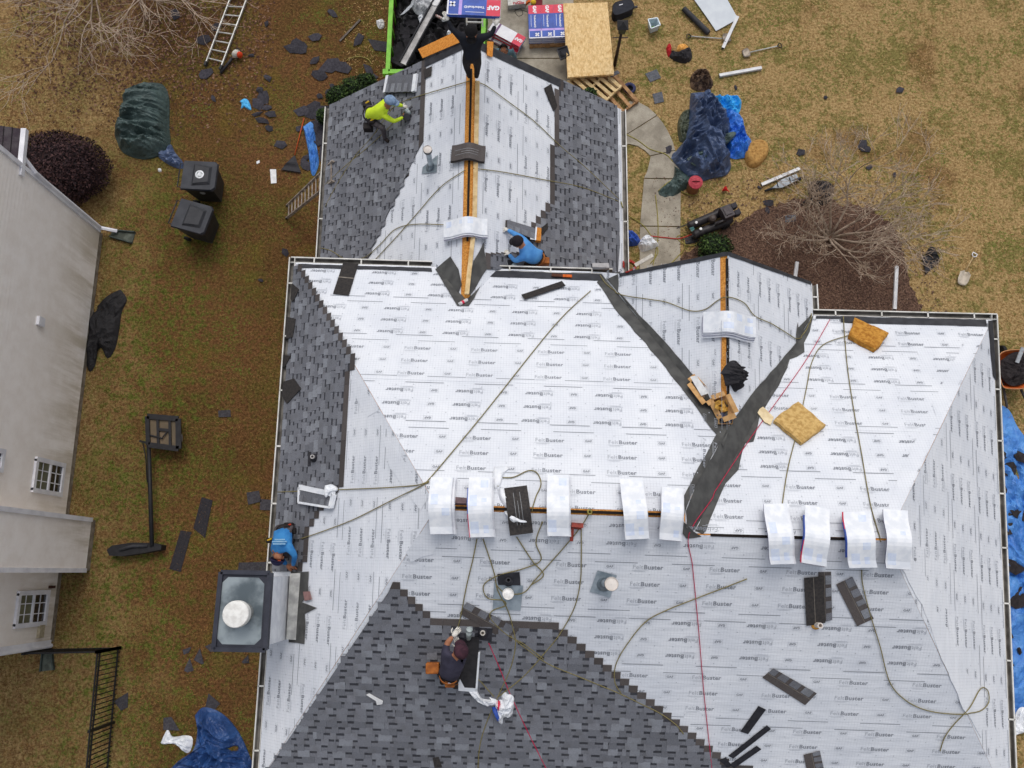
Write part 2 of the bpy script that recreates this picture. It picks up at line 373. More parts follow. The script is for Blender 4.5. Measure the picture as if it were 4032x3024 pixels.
def slope(key, inset_ridge=None, flips=None, seed=1, v0=0.0, exp=1.02):
    pl, poly = POLY[key]; P2 = [pl.d2(p) for p in poly]; rn = random.Random(seed)
    s = MB().prism(poly, pl.n*-.03).build('roof_slope', DECK, house); SLOPES[key] = s
    FP = P2
    if inset_ridge is not None: FP = clip2(P2, 0, -1, -(max(v for u, v in P2)-inset_ridge))
    vlo = min(v for u, v in P2)-v0; vhi = max(v for u, v in FP); i = 0; Vv, Ff, Mm = [], [], []
    ulo = min(u for u, v in FP); uhi = max(u for u, v in FP); H = .006
    def stamp(g, u, v, flip):
        b = len(Vv); sg = -1 if flip else 1
        for x, y in g[0]: Vv.append((u+sg*x, v+sg*y, 0))
        for q, m in zip(g[1], g[2]): Ff.append(tuple(b+a for a in q)); Mm.append(m)
    while vlo+i*exp < vhi:
        a = vlo+i*exp; strip = clip2(clip2(FP, 0, 1, a-.06), 0, -1, -(a+exp))
        if len(strip) > 2: sheet('underlayment_sheet', strip, .006+.0022*(i % 3), .002, FELT, pl, s)
        flip = (flips[i % len(flips)] if flips else rn.random() < .5); ph = rn.uniform(0, 1.22)
        for r in range(3):
            v = a+.2+r*.31; u = ulo-1.2+ph+r*.028
            while u < uhi+1:
                stamp(WORD, u+(wa+wb if flip else 0), v+(.07 if flip else 0), flip); stamp(LOGO, u+.78+(gx if flip else 0), v+(.07 if flip else -.01), flip); u += 1.22
            u = ulo+rn.uniform(0, .3)
            while u < uhi: stamp((HEX[0], HEX[1], [1]), u, v-.09+rn.uniform(-.015, .015), False); u += .3
        for v in (a+.045, a+exp-.1):
            u = ulo-1+ph+rn.uniform(.3, .6)
            while u < uhi: stamp((*rect(0, 0, .68, .012), [0]), u, v, False); u += 1.22
        i += 1
    bm = bmesh.new(); bv = [bm.verts.new(q) for q in Vv]
    for q, m in zip(Ff, Mm):
        try: f = bm.faces.new([bv[a] for a in q]); f.material_index = m
        except ValueError: pass
    hl = hull2([(round(u, 5), round(v, 5)) for u, v in FP])
    for j in range(len(hl)):
        p, q = hl[j], hl[(j+1) % len(hl)]; nrm = V((-(q[1]-p[1]), q[0]-p[0], 0)).normalized()
        bmesh.ops.bisect_plane(bm, geom=bm.verts[:]+bm.edges[:]+bm.faces[:], plane_co=(p[0], p[1], 0), plane_no=nrm, clear_inner=True)
    for v in bm.verts: v.co.z = .0128
    me = bpy.data.meshes.new('printed_lettering'); bm.to_mesh(me); bm.free(); me.materials.append(PR_D); me.materials.append(PR_L); me.materials.append(M('print_mid', (172, 176, 184), (180, 184, 190), 5, .8))
    o = bpy.data.objects.new('printed_lettering', me); C.objects.link(o); o.parent = s; o.matrix_basis = frame(pl, s); o['kind'] = 'stuff'; ORG[o] = ORG[s]
    return s
slope('MB', .05, [0, 0, 1, 0, 1, 1], 2); slope('F', .05, [1, 0, 0, 1, 0, 1], 5, .35); slope('RB', .03, [1, 0, 1, 0, 1], 8, .1)
slope('L', None, [1, 0, 1, 0], 11, .1); slope('RT', None, [1, 1, 0, 1], 14); slope('E', .1, [1, 1, 0], 17); slope('GL', .13, [1, 0, 0], 20); slope('WL', .13, [0, 1, 0, 1], 23); slope('WR', .1, [1, 1, 0, 1], 26)
# dark bars on the ridges paint the shade inside the open vent slots
def slot(key, a, b, w=.045):
    s = SLOPES[key]; MB().bar(a+V((0, 0, .004)), b+V((0, 0, .004)), w, .02).build('ridge_slot_shade', SLOT, s)
slot('MB', PML.lerp(PMR, .05), PML.lerp(PMR, .95)); slot('RB', RL.lerp(RR, .1), RL.lerp(RR, .9)); slot('GL', g1.lerp(GIN, .02), g1.lerp(GIN, .88)); slot('WL', wpk.lerp(T, .12), wpk.lerp(T, .78))
def jag(pts, amp, rn, step=30):
    out = []
    for i in range(len(pts)):
        p, q = pts[i], pts[(i+1) % len(pts)]; L = math.dist(p, q); k = max(1, int(L/step))
        for j in range(k): out.append((p[0]+(q[0]-p[0])*j/k+rn.uniform(-amp, amp), p[1]+(q[1]-p[1])*j/k+rn.uniform(-amp, amp)))
    return out
def shield(key, pts, mat=None, h=.02, amp=2.5, name='ice_shield', th=.004):
    pl = POLY[key][0]; q = [pl.d2(pl.on(x, y)) for x, y in jag(pts, amp, random.Random(len(pts)*7+int(pts[0][0])))]
    return sheet(name, q, h, th, mat or ICE, pl, SLOPES[key])
vl = lambda t: (2390+(2866-2390)*t, 1100+(1692-1100)*t)
shield('MB', [(2372, 1092), (2440, 1072), vl(.3), vl(.6), vl(1), (2850, 1760), (2742, 1610), (2600, 1425), (2500, 1310), (2420, 1215), (2352, 1112)])
shield('GL', [(2392, 1098), (2436, 1082), (2437, 1150), (2520, 1240), (2620, 1345), (2700, 1440), (2790, 1550), (2838, 1640), (2866, 1560), (2872, 1700), vl(1), vl(.6), vl(.3)], h=.022)
rv = lambda t: (3196+(2735-3196)*t, 1240+(2090-1240)*t)
shield('E', [(3196, 1236), (3140, 1290), (3136, 1268), (3130, 1350), (3030, 1470), (2950, 1560), (2872, 1668), (2800, 1800), (2740, 1900), (2700, 2010), (2700, 2080), rv(1), rv(.7), rv(.4), rv(.1)], h=.022)
shield('RB', [(3202, 1240), (3186, 1310), (3166, 1352), (3168, 1390), (3110, 1420), (3068, 1520), (2990, 1640), (2966, 1742), (2934, 1746), (2906, 1850), (2858, 1905), (2810, 2010), (2782, 2090), (2768, 2104), rv(1), rv(.7), rv(.4), rv(.1)], h=.022)
shield('MB', [(2866, 1692), (2790, 1820), (2715, 1960), (2690, 2038), (2680, 2036), (2690, 1960), (2780, 1790), (2850, 1660)], h=.026)
shield('F', [(2676, 2040), (2760, 2112), (2700, 2118), (2672, 2080)], h=.024)
shield('MB', [(1716, 1062), (1800, 1208), (1848, 1208), (1912, 1098), (1906, 1066)], h=.024)
shield('WL', [(1778, 1010), (1716, 1062), (1760, 1130), (1800, 1180), (1822, 1120), (1806, 1062)], h=.024)
shield('WR', [(1856, 1060), (1862, 1030), (1902, 955), (1914, 1060), (1850, 1165), (1838, 1150)], h=.024)
shield('MB', [(1175, 1042), (1700, 1058), (1702, 1072), (1500, 1064), (1180, 1056)], FLASH, .023, 1, 'starter_strip')
shield('MB', [(1915, 1068), (2380, 1082), (2370, 1108), (2100, 1098), (1900, 1092)], FLASH, .023, 1, 'starter_strip')
shield('RB', [(3212, 1246), (3880, 1262), (3884, 1288), (3500, 1278), (3310, 1272), (3308, 1258), (3212, 1256)], FLASH, .023, 1, 'starter_strip')
shield('RT', [(3886, 1262), (3905, 1262), (3918, 1500), (3906, 1480)], FLASH, .023, 1, 'starter_strip')
shield('GL', [(2440, 1078), (2850, 994), (2880, 994), (2880, 1006), (2848, 1012), (2444, 1090)], FLASH, .023, 1, 'starter_strip')
shield('E', [(2868, 994), (3190, 1110), (3190, 1122), (2868, 1010)], FLASH, .023, 1, 'starter_strip')
def rake_strip(key, a, b, w_):
    pl = POLY[key][0]; sheet('starter_strip', [pl.d2(p) for p in (a+wd*.02, b+wd*.02, b-wd*w_, a-wd*w_)], .0225, .004, FLASH, pl, SLOPES[key])
rake_strip('WR', wpk, wpk.lerp(WRg, .6), .17); rake_strip('WL', wpk, wpk.lerp(WLg, .36), .15)
for key, pts, h in (('RT', [(3500, 2140), (3560, 2150), (3680, 2330), (3640, 2400), (3590, 2320)], .017), ('RT', [(3610, 2330), (3700, 2420), (3790, 2600), (3760, 2720), (3690, 2560)], .0185), ('RT', [(3730, 2650), (3800, 2640), (3880, 2800), (3860, 2900), (3790, 2790)], .0175), ('RB', [(3500, 2100), (3560, 1960), (3640, 1800), (3700, 1640), (3660, 1640), (3590, 1760), (3520, 1920), (3480, 2060)], .017), ('RB', [(3690, 1660), (3760, 1540), (3860, 1330), (3820, 1320), (3740, 1450), (3670, 1590)], .0185),
                    ('L', [(1690, 1960), (1640, 1900), (1560, 1760), (1500, 1700), (1540, 1840), (1620, 1960), (1660, 2010)], .017), ('F', [(1700, 2040), (1760, 2090), (1700, 2180), (1620, 2210), (1600, 2170)], .018), ('L', [(1450, 1640), (1400, 1560), (1380, 1480), (1420, 1500), (1490, 1620)], .0175)):
    shield(key, pts, FELT, h, 3, 'underlayment_flap', .003)
# ---------------------------------------------------------------- shingles: every strip is a laminated shingle with its own tabs
def gran(name, a, b, ao=.2):
    t = NT(name); n1 = t.noise(90, 3); n2 = t.noise(5, 3); oi = t.n('ShaderNodeObjectInfo')
    col = t.mix(t.ramp(n1, .3, .7), c8(*a), c8(*b)); col = t.mix(t.ramp(n2, .4, .7, 0, .35), col, c8(94, 92, 92))
    h = t.n('ShaderNodeHueSaturation'); t.l(t.ramp(oi.outputs['Random'], 0, 1, 1-ao, 1+ao), h.inputs['Value']); t.l(col, h.inputs['Color'])
    return t.done(h.outputs[0], .95, n1, .4, .004, spec=.15)
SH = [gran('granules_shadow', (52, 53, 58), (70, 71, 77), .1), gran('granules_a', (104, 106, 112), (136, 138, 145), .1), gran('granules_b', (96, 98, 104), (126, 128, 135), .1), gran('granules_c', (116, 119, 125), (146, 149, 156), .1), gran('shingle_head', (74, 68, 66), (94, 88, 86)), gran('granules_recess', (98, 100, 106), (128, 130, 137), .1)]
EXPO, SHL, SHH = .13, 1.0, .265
def shingle_mesh(ln, rn, sl=0., sr=0., name='shingle'):    # lower left corner at 0,0; sl/sr: how far the ends lean per metre of height
    v, f, m = [], [], []
    hz = lambda y: .017-.034*y                             # each course rides on the one below
    X = lambda x, y: x+(sl*y if x <= 0 else (sr*y if x >= ln else 0))
    def q(x0, x1, y0, y1, up, mi, sides=True):
        b = len(v); z = lambda y: hz(y)+up
        v.extend([(X(x0, y0), y0, z(y0)), (X(x1, y0), y0, z(y0)), (X(x1, y1), y1, z(y1)), (X(x0, y1), y1, z(y1)), (X(x0, y0), y0, z(y0)-.0055), (X(x1, y0), y0, z(y0)-.0055), (X(x1, y1), y1, z(y1)-.0055), (X(x0, y1), y1, z(y1)-.0055)])
        f.append((b, b+1, b+2, b+3)); m.append(mi)
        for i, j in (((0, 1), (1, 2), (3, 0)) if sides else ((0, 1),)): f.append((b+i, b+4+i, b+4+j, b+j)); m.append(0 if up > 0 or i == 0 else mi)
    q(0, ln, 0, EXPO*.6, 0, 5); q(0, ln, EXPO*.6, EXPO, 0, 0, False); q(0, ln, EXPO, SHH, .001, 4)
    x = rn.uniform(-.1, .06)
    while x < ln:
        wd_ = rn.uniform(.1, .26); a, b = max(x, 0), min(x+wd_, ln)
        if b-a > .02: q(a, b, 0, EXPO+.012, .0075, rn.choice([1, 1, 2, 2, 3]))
        x += wd_+rn.uniform(.07, .15)
    me = bpy.data.meshes.new(name); me.from_pydata(v, [], f)
    for s in SH: me.materials.append(s)
    for p, mi in zip(me.polygons, m): p.material_index = mi
    return me
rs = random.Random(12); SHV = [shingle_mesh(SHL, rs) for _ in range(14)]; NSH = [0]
def cut(P, v):
    xs = []
    for i in range(len(P)):
        (u1, v1), (u2, v2) = P[i], P[(i+1) % len(P)]
        if (v1 > v) != (v2 > v): xs.append(u1+(u2-u1)*(v-v1)/(v2-v1))
    return (min(xs), max(xs)) if len(xs) > 1 else None
def field(key, pts, lean=(False, False), seed=1, base=None, stuff_below=None):
    pl = POLY[key][0]; P = [pl.d2(pl.on(x, y)) for x, y in pts]; rn = random.Random(seed); v = min(q[1] for q in P) if base is None else base
    top = max(q[1] for q in P); par = SLOPES[key]; rest = []
    while v < top-.07:
        c = cut(P, v+.07)
        if c is None: v += EXPO; continue
        lo, hi = c; c0, c1 = cut(P, v+.02), cut(P, min(v+.14, top-.01)); s0 = s1 = 0.
        if c0 and c1: s0 = (c1[0]-c0[0])/.12 if lean[0] else 0.; s1 = (c1[1]-c0[1])/.12 if lean[1] else 0.
        lo -= s0*.07; hi -= s1*.07; u = lo; first = rn.uniform(.25, 1.)
        while u < hi-.01:
            ln = min(first if u == lo else SHL, hi-u); ln = hi-u if hi-u-ln < .08 else ln
            le, ri = (s0 if u == lo else 0.), (s1 if u+ln >= hi-.001 else 0.)
            me = rn.choice(SHV) if abs(ln-SHL) < 1e-6 and not le and not ri else shingle_mesh(ln, rn, le, ri)
            mat4 = Matrix.Translation(pl.p+pl.e1*u+pl.e2*v+pl.n*.012)
            if stuff_below is not None and px(mat4.translation)[1] > stuff_below: rest.append((me, u, v))
            else:
                o = bpy.data.objects.new('shingle', me); C.objects.link(o); o.parent = par; o.matrix_basis = frame(pl, par, mat4.translation); NSH[0] += 1
            u += ln+.002
        v += EXPO
    if rest:
        vv, ff, mm = [], [], []
        for me, u, v in rest:
            b = len(vv); vv += [(q.co.x+u, q.co.y+v, q.co.z+.012) for q in me.vertices]
            for p in me.polygons: ff.append(tuple(b+i for i in p.vertices)); mm.append(p.material_index)
        o = flat('shingle_courses', vv, ff, mm, SH, pl, par); o['kind'] = 'stuff'
FLx = px(FL); FRx = px(FR)
hipx = lambda y: 1740+(FLx[0]-1740)*(y-2020)/(FLx[1]-2020)
field('F', [(hipx(2322), 2322), (1575, 2330), (1705, 2455), (2175, 2470), (2890, 3040), (3300, FLx[1]), FLx], (True, False), 31, Fp.d2(FL)[1], 3040)
field('L', [(1168, 1044), (1388, 1418), (1362, 1490), (1342, 1905), (1268, 1985), (1212, 2075), (1180, 2250), (1072, 2250)], (False, False), 32, Lp.d2(A)[1])
field('WL', [px(WLg+wd*.03), px(wpk.lerp(WLg, .33)+wd*.03), (1650, 590), (1440, 1034), (1262, 1034)], (False, True), 33, WLp.d2(WLg)[1])
field('WR', [px(wpk.lerp(WRg, .57)+wd*.03), px(WRg+wd*.03), (2430, 1076), (1920, 1062), (1924, 1004), (2060, 1000), (2100, 905), (2172, 815)], (True, False), 34, WRp.d2(WRg)[1])
print('SHINGLES', NSH[0])
# ---------------------------------------------------------------- gutters, walls, chimney
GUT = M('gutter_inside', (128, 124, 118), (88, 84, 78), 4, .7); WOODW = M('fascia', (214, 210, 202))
def gutter(a, b, out, name='gutter', straps=6):
    a, b = V(a), V(b); out = V(out).normalized(); d = (b-a); W_, Hh = .125, .11
    prof = [(0, 0), (0, -Hh), (W_*.7, -Hh), (W_, -.03), (W_, .0), (W_-.022, 0), (W_-.022, -.03), (W_*.66, -Hh+.02), (.012, -Hh+.02), (.012, 0)]
    mb = MB(); n = len(prof); A_ = [a+out*x+V((0, 0, z)) for x, z in prof]
    mb.v += A_+[p+d for p in A_]
    for i in range(n):
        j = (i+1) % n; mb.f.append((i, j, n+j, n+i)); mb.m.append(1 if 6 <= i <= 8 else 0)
    mb.f.append(tuple(range(n-1, -1, -1))); mb.f.append(tuple(range(n, 2*n))); mb.m += [0, 0]
    g = mb.build(name, [WHITE, GUT], house)
    for i in range(straps):
        p = a+d*(i+.5)/straps; MB().bar(p+V((0, 0, -.006)), p+out*(W_-.01)+V((0, 0, -.006)), .028, .012).build('hanger', WHITE, g)
    return g
o_b, o_l, o_r = V((0, 1, 0)), V((-1, 0, 0)), V((1, 0, 0)); dz = V((0, 0, -.0))
gutter(A+V((-.1, .01, 0)), MBp.on(1700, 1052)+V((0, .01, 0)), MBp.n*V((1, 1, 0)), straps=3); gutter(MBp.on(1925, 1068)+V((0, .01, 0)), MBp.on(2412, 1082)+V((0, .01, 0)), MBp.n*V((1, 1, 0)), straps=3)
gutter(A+V((-.01, .12, 0)), FL+V((-.01, 0, 0)), Lp.n*V((1, 1, 0)), straps=9); gutter(CR+V((.01, .12, 0)), FR+V((.01, 0, 0)), RTp.n*V((1, 1, 0)), straps=9)
gutter(CE+V((0, .01, 0)), CR+V((.12, .01, 0)), RBp.n*V((1, 1, 0)), straps=4); gutter(EG+V((.01, 0, 0)), CE+V((.01, .12, 0)), Ep.n*V((1, 1, 0)), straps=1)
gutter(WLg+V((-.01, 0, 0)), WLw+V((-.01, 0, 0)), WLp.n*V((1, 1, 0)), straps=3); gutter(WRg+V((.01, 0, 0)), WRw+V((.01, 0, 0)), WRp.n*V((1, 1, 0)), straps=3)
SIDE = M('house_siding', (206, 200, 188), None, 4)
def inset(ps, d):
    c = sum(ps, V())/len(ps); return [p+(V((c.x-p.x, c.y-p.y, 0)).normalized())*d for p in ps]
wm = inset([V((p.x, p.y, he-.25)) for p in (A, VLO, CE, CR, FR, FL)], .55); MB().prism(wm, (0, 0, -he+.25)).build('wall', SIDE, house)
ww_ = inset([V((p.x, p.y, hwe-.1)) for p in (WLg, WRg, WRw, WLw)], .5); MB().prism(ww_, (0, 0, -hwe+.1)).build('wall', SIDE, house)
gp = wpk-wd*.3; MB().prism([V((ww_[0].x, ww_[0].y, hwe-.05)), V((ww_[1].x, ww_[1].y, hwe-.05)), gp-V((0, 0, .45))], -wd*.12).build('gable_wall', SIDE, house)
gq = g1-wd*.35; MB().prism([V((EG.x-.35, EG.y-.35, he-.2)), V((VLO.x+.5, EG.y-.35, he-.2)), gq-V((0, 0, .45))], -wd*.12).build('gable_wall', SIDE, house)
MB().prism([V((VLO.x+.4, VLO.y-.3, he-.25)), V((VLO.x+.4, EG.y-.35, he-.25)), V((EG.x-.35, EG.y-.35, he-.25)), V((EG.x-.35, VLO.y-1.4, he-.25))], (0, 0, -he+.25)).build('wall', SIDE, house)
for a_, b_, pk in ((WLg, wpk, WLp), (WRg, wpk, WRp)): MB().bar(a_+V((0, -.02, -.14)), b_+V((0, -.02, -.14)), .025, .17).build('rake_board', WOODW, house)
# chimney chase with its metal pan and round flue cap
cb1, cb2 = Lp.on(1152, 2262), Lp.on(1138, 2512); zt = lift(cb1, x=1062)
ct = [at(872, 2252, zt), at(1064, 2256, zt), at(1045, 2560, zt), at(843, 2556, zt)]
cx, cy = (ct[1]-ct[0]).normalized(), (ct[3]-ct[0]).normalized()
NAVY = M('chimney_cap_dark', (46, 48, 58), (56, 58, 68), 4, .55); PAN = M('galvanised_pan', (150, 160, 164), (88, 98, 104), 2.2, .45, .1, .35); CHS = M('chimney_siding', (222, 224, 226), (206, 208, 212), 5)
ci = [ct[0]+cx*.06+cy*.06, ct[1]-cx*.03+cy*.06, ct[2]-cx*.03-cy*.06, ct[3]+cx*.06-cy*.06]
chim = MB().prism([p-V((0, 0, .1)) for p in ci], (0, 0, -zt+.1)).build('chimney', CHS, house)
MB().prism(ct, (0, 0, -.22)).build('cap_band', NAVY, chim)
pc = sum(ct, V())/4; pl4 = [pc-cx*.03+(p-pc)*.87 for p in ct]; L_, W2 = pl4[3]-pl4[0], pl4[1]-pl4[0]
oc = []
for i in range(4):
    p, a_, b_ = pl4[i], pl4[i-1], pl4[(i+1) % 4]; oc += [p+(a_-p).normalized()*.1, p+(b_-p).normalized()*.1]
MB().prism([p+V((0, 0, .006)) for p in oc], (0, 0, -.01)).build('metal_pan', PAN, chim)
for i in range(4): MB().bar(ct[i]+V((0, 0, .02)), ct[(i+1) % 4]+V((0, 0, .02)), .07, .05).build('cap_edge', NAVY, chim)
fc = at(960, 2420, zt); fc = at(958, 2414, zt); fl = MB().lathe(fc, (0, 0, 1), [(.001, .0), (.17, .0), (.17, .02), (.14, .03), (.14, .26), (.18, .27)], 24).build('flue_pipe', M('flue_metal', (150, 152, 150), (110, 112, 112), 6, .4, 0, .5), chim, True)
MB().lathe(fc, (0, 0, 1), [(.2, .27), (.21, .275), (.21, .4), (.2, .415), (.001, .43)], 28).build('flue_cap', M('flue_cap_white', (236, 235, 230), (214, 212, 206), 9, .5, .1), fl, False)
for t_ in (0, 1):
    a_, b_ = (cb1, cb2)
MB().prism([Lp.on(1152, 2258)+V((.0, 0, .2)), Lp.on(1138, 2514)+V((0, 0, .2)), Lp.on(1168, 2520, .02), Lp.on(1172, 2420, .03), Lp.on(1186, 2256, .02)], (.004, 0, -.012)).build('base_flashing', M('flashing_bare', (188, 188, 184), (150, 150, 148), 5, .4, .3, .4), chim)
shield('L', [(1150, 2250), (1220, 2252), (1216, 2340), (1196, 2372), (1250, 2394), (1206, 2418), (1202, 2534), (1140, 2530)], h=.026)
# ---------------------------------------------------------------- generic builders for loose things
DARK = M('old_shingle', (66, 64, 70), (50, 48, 54), 22, .95, .3, rnd=.2); NEWS = M('new_shingle_back', (62, 58, 56), (48, 46, 46), 24, .95, .2, rnd=.15)
WPLAS = M('white_wrapper', (238, 240, 243), (222, 226, 232), 7, .5); PAPER = M('white_paper', (236, 236, 234), (216, 216, 216), 9, .7); OSB = None
def osb_mat():
    t = NT('oriented_strand_board'); mp = t.n('ShaderNodeMapping'); mp.inputs['Scale'].default_value = (1, .42, 1); t.l(t.co, mp.inputs[0])
    a = t.noise(24, 4, mp.outputs[0], .7); b = t.noise(7, 3); mp2 = t.n('ShaderNodeMapping'); mp2.inputs['Scale'].default_value = (.45, 1, 1); t.l(t.co, mp2.inputs[0]); d = t.noise(30, 3, mp2.outputs[0], .6)
    col = t.mix(t.ramp(a, .3, .7), c8(236, 206, 152), c8(196, 154, 92)); col = t.mix(t.ramp(d, .55, .72, 0, .55), col, c8(150, 106, 54)); col = t.mix(t.ramp(b, .35, .7, 0, .3), col, c8(244, 220, 172))
    return t.done(col, .75, a, .2, .004)
OSB = osb_mat()
def pslab(name, label, cat, pl, pts, th, mat, h=.004, group=None, amp=0, build=True):
    if amp: pts = jag(pts, amp, random.Random(int(pts[0][0]*3+pts[0][1])), 12)
    mb = MB().prism([pl.on(x, y)+pl.n*(h+th) for x, y in pts], pl.n*-th)
    o = mb.build(name, mat); return tag(o, label, cat, group)
def up_of(pl): return pl.n
def drape(name, label, cat, pl, outline, hmax, mat, seed=1, fold=.09, fs=3.2, rings=18, na=110, p=2.2, h0=.012, group=None, parent=None, stretch=(1, 1), under=True, smooth=None):
    """crumpled cloth or film: closed outline in photo pixels, dome plus ridged folds, hem lying on the surface"""
    o2 = crsp(list(outline)+[outline[0]], 8)[:-1]; w_ = [pl.on(x, y) for x, y in o2]; c = sum(w_, V())/len(w_)
    # resample the hem evenly
    L = [0.]
    for i in range(len(w_)): L.append(L[-1]+(w_[(i+1) % len(w_)]-w_[i]).length)
    hem = []; j = 0
    for i in range(na):
        s = L[-1]*i/na
        while L[j+1] < s: j += 1
        t = (s-L[j])/max(L[j+1]-L[j], 1e-9); hem.append(w_[j].lerp(w_[(j+1) % len(w_)], t))
    mb = MB(); off = V((seed*7.3, seed*3.1, seed*1.7)); n = pl.n
    def hgt(P, r):
        q = V((P.x*stretch[0], P.y*stretch[1], P.z))*fs+off; wv = V((noise.noise(q*.6), noise.noise(q*.6+V((5, 5, 5))), 0))*.9
        rg = (1-2.2*abs(noise.noise(q+wv)))*.7+(1-2.4*abs(noise.noise(q*2.3+wv*2.2)))*.5+(1-2.4*abs(noise.noise(q*5+wv*3)))*.12
        edge = min(1., (1-r)*4)*.85+.15
        return h0+hmax*(1-r**p)+fold*rg*edge
    for k in range(1, rings+1):
        r = k/rings
        for i in range(na):
            P = c.lerp(hem[i], r); mb.v.append(P+n*hgt(P, r))
    ci = len(mb.v); mb.v.append(c+n*hgt(c, 0))
    for i in range(na): mb.f.append((ci, i, (i+1) % na)); mb.m.append(0)
    for k in range(rings-1):
        for i in range(na):
            i2 = (i+1) % na; mb.f.append((k*na+i, (k+1)*na+i, (k+1)*na+i2, k*na+i2)); mb.m.append(0)
    b = len(mb.v)
    for i in range(na): mb.v.append(hem[i]-n*.004)
    for i in range(na):
        i2 = (i+1) % na; mb.f.append(((rings-1)*na+i, b+i, b+i2, (rings-1)*na+i2)); mb.m.append(0)
    if smooth is None: smooth = fold < .05
    o = mb.build(name, mat, parent, smooth)
    bm = bmesh.new(); bm.from_mesh(o.data); bmesh.ops.recalc_face_normals(bm, faces=bm.faces); bm.to_mesh(o.data); bm.free()
    for q in o.data.polygons: q.use_smooth = smooth
    return tag(o, label, cat, group)
def tarp_mat(name, a, b, rough=.38):
    t = NT(name); n1 = t.noise(3, 4); n2 = t.noise(22, 4, rough=.7); n3 = t.n('ShaderNodeTexVoronoi'); n3.feature = 'DISTANCE_TO_EDGE'; n3.inputs['Scale'].default_value = 7.; w_ = t.n('ShaderNodeMixRGB', blend_type='ADD'); w_.inputs[0].default_value = .35; t.l(t.co, w_.inputs[1]); t.l(t.noise(4, 2), w_.inputs[2]); t.l(w_.outputs[0], n3.inputs['Vector'])
    col = t.mix(t.ramp(n1, .35, .65), c8(*a), c8(*b)); return t.done(col, rough, t.math('ADD', t.math('MULTIPLY', n3.outputs[0], 1.6), t.math('MULTIPLY', n2, .3)), .4, .04, spec=.5)
TG, TB, TN, TK, TC, TBL = tarp_mat('tarp_green', (72, 90, 88), (54, 70, 68), .5), tarp_mat('tarp_blue', (40, 104, 206), (60, 126, 214)), tarp_mat('tarp_navy', (84, 100, 132), (58, 74, 106)), tarp_mat('cover_black', (24, 22, 25), (30, 28, 30), .8), tarp_mat('tarp_cyan', (40, 158, 232), (58, 172, 236)), tarp_mat('tarp_worn_blue', (84, 146, 214), (58, 118, 196), .5)
def rope(name, label, cat, pts, r, mat, group=None, n=5, sag=None, k=7, sides=5):
    out = []
    for x, y in crsp(pts, k):
        pl = roof_at(x, y); out.append(pl.on(x, y)+pl.n*(r+.024))
    return tag(MB().tube(out, r, sides).build(name, mat, None, True), label, cat, group)
def scrap(x, y, s, seed, label, group, pl=GR, mat=None):
    rn = random.Random(seed); c = pl.on(x, y); k = rn.randint(5, 8); a0 = rn.random()*6.28; mb = MB(); R = s/150/2
    el = rn.uniform(.5, .9); pts = []
    for i in range(k):
        a = a0+6.283*i/k; rr = R*rn.uniform(.65, 1.25); q = V((math.cos(a)*rr, math.sin(a)*rr*el)); q.rotate(Matrix.Rotation(a0*1.7, 2)); pts.append(c+V((q.x, q.y, .012+rn.uniform(0, .04))))
    mid = c+V((0, 0, .03+rn.uniform(0, .04))); b = len(mb.v); mb.v += [mid]+pts+[p-V((0, 0, .012)) for p in pts]
    for i in range(k):
        j = (i+1) % k; mb.f.append((0, 1+i, 1+j)); mb.f.append((1+i, 1+k+i, 1+k+j, 1+j)); mb.m += [0, 0]
    return tag(mb.build('shingle_scrap', mat or DARK), label, 'shingle scrap', group)
def loose_shingle(pl, quad, label, group=None, tabs=True, h=.03, mat=None, n=5, seed=1):
    """a whole laminated shingle, quad = head-left, head-right, butt-right, butt-left in photo pixels"""
    q = [pl.on(x, y)+pl.n*h for x, y in quad]; rn = random.Random(seed+int(quad[0][0])); root = thing('loose_shingle', label, 'shingle', q[0], group)
    MB().prism(q, pl.n*-.006).build('backing', mat or SH[4], root)
    if tabs:
        u = 0.
        while u < .97:
            a, b = u, min(1, u+rn.uniform(.1, .2)); L = lambda s, t: q[0].lerp(q[1], s).lerp(q[3].lerp(q[2], s), t)+pl.n*.007
            MB().prism([L(a, .54), L(b, .54), L(b, 1), L(a, 1)], pl.n*-.006).build('tab', SH[rn.choice([1, 2, 3])], root); u = b+rn.uniform(.06, .12)
    MB().prism([q[0].lerp(q[3], .46)+pl.n*.003, q[1].lerp(q[2], .46)+pl.n*.003, q[1].lerp(q[2], .49)+pl.n*.003, q[0].lerp(q[3], .49)+pl.n*.003], pl.n*-.002).build('seal_strip', M('seal_strip', (134, 126, 116)), root)
    return root
def stick(name, label, cat, a, b, w_, h_, mat, group=None):
    return tag(MB().bar(a, b, w_, h_).build(name, mat), label, cat, group)
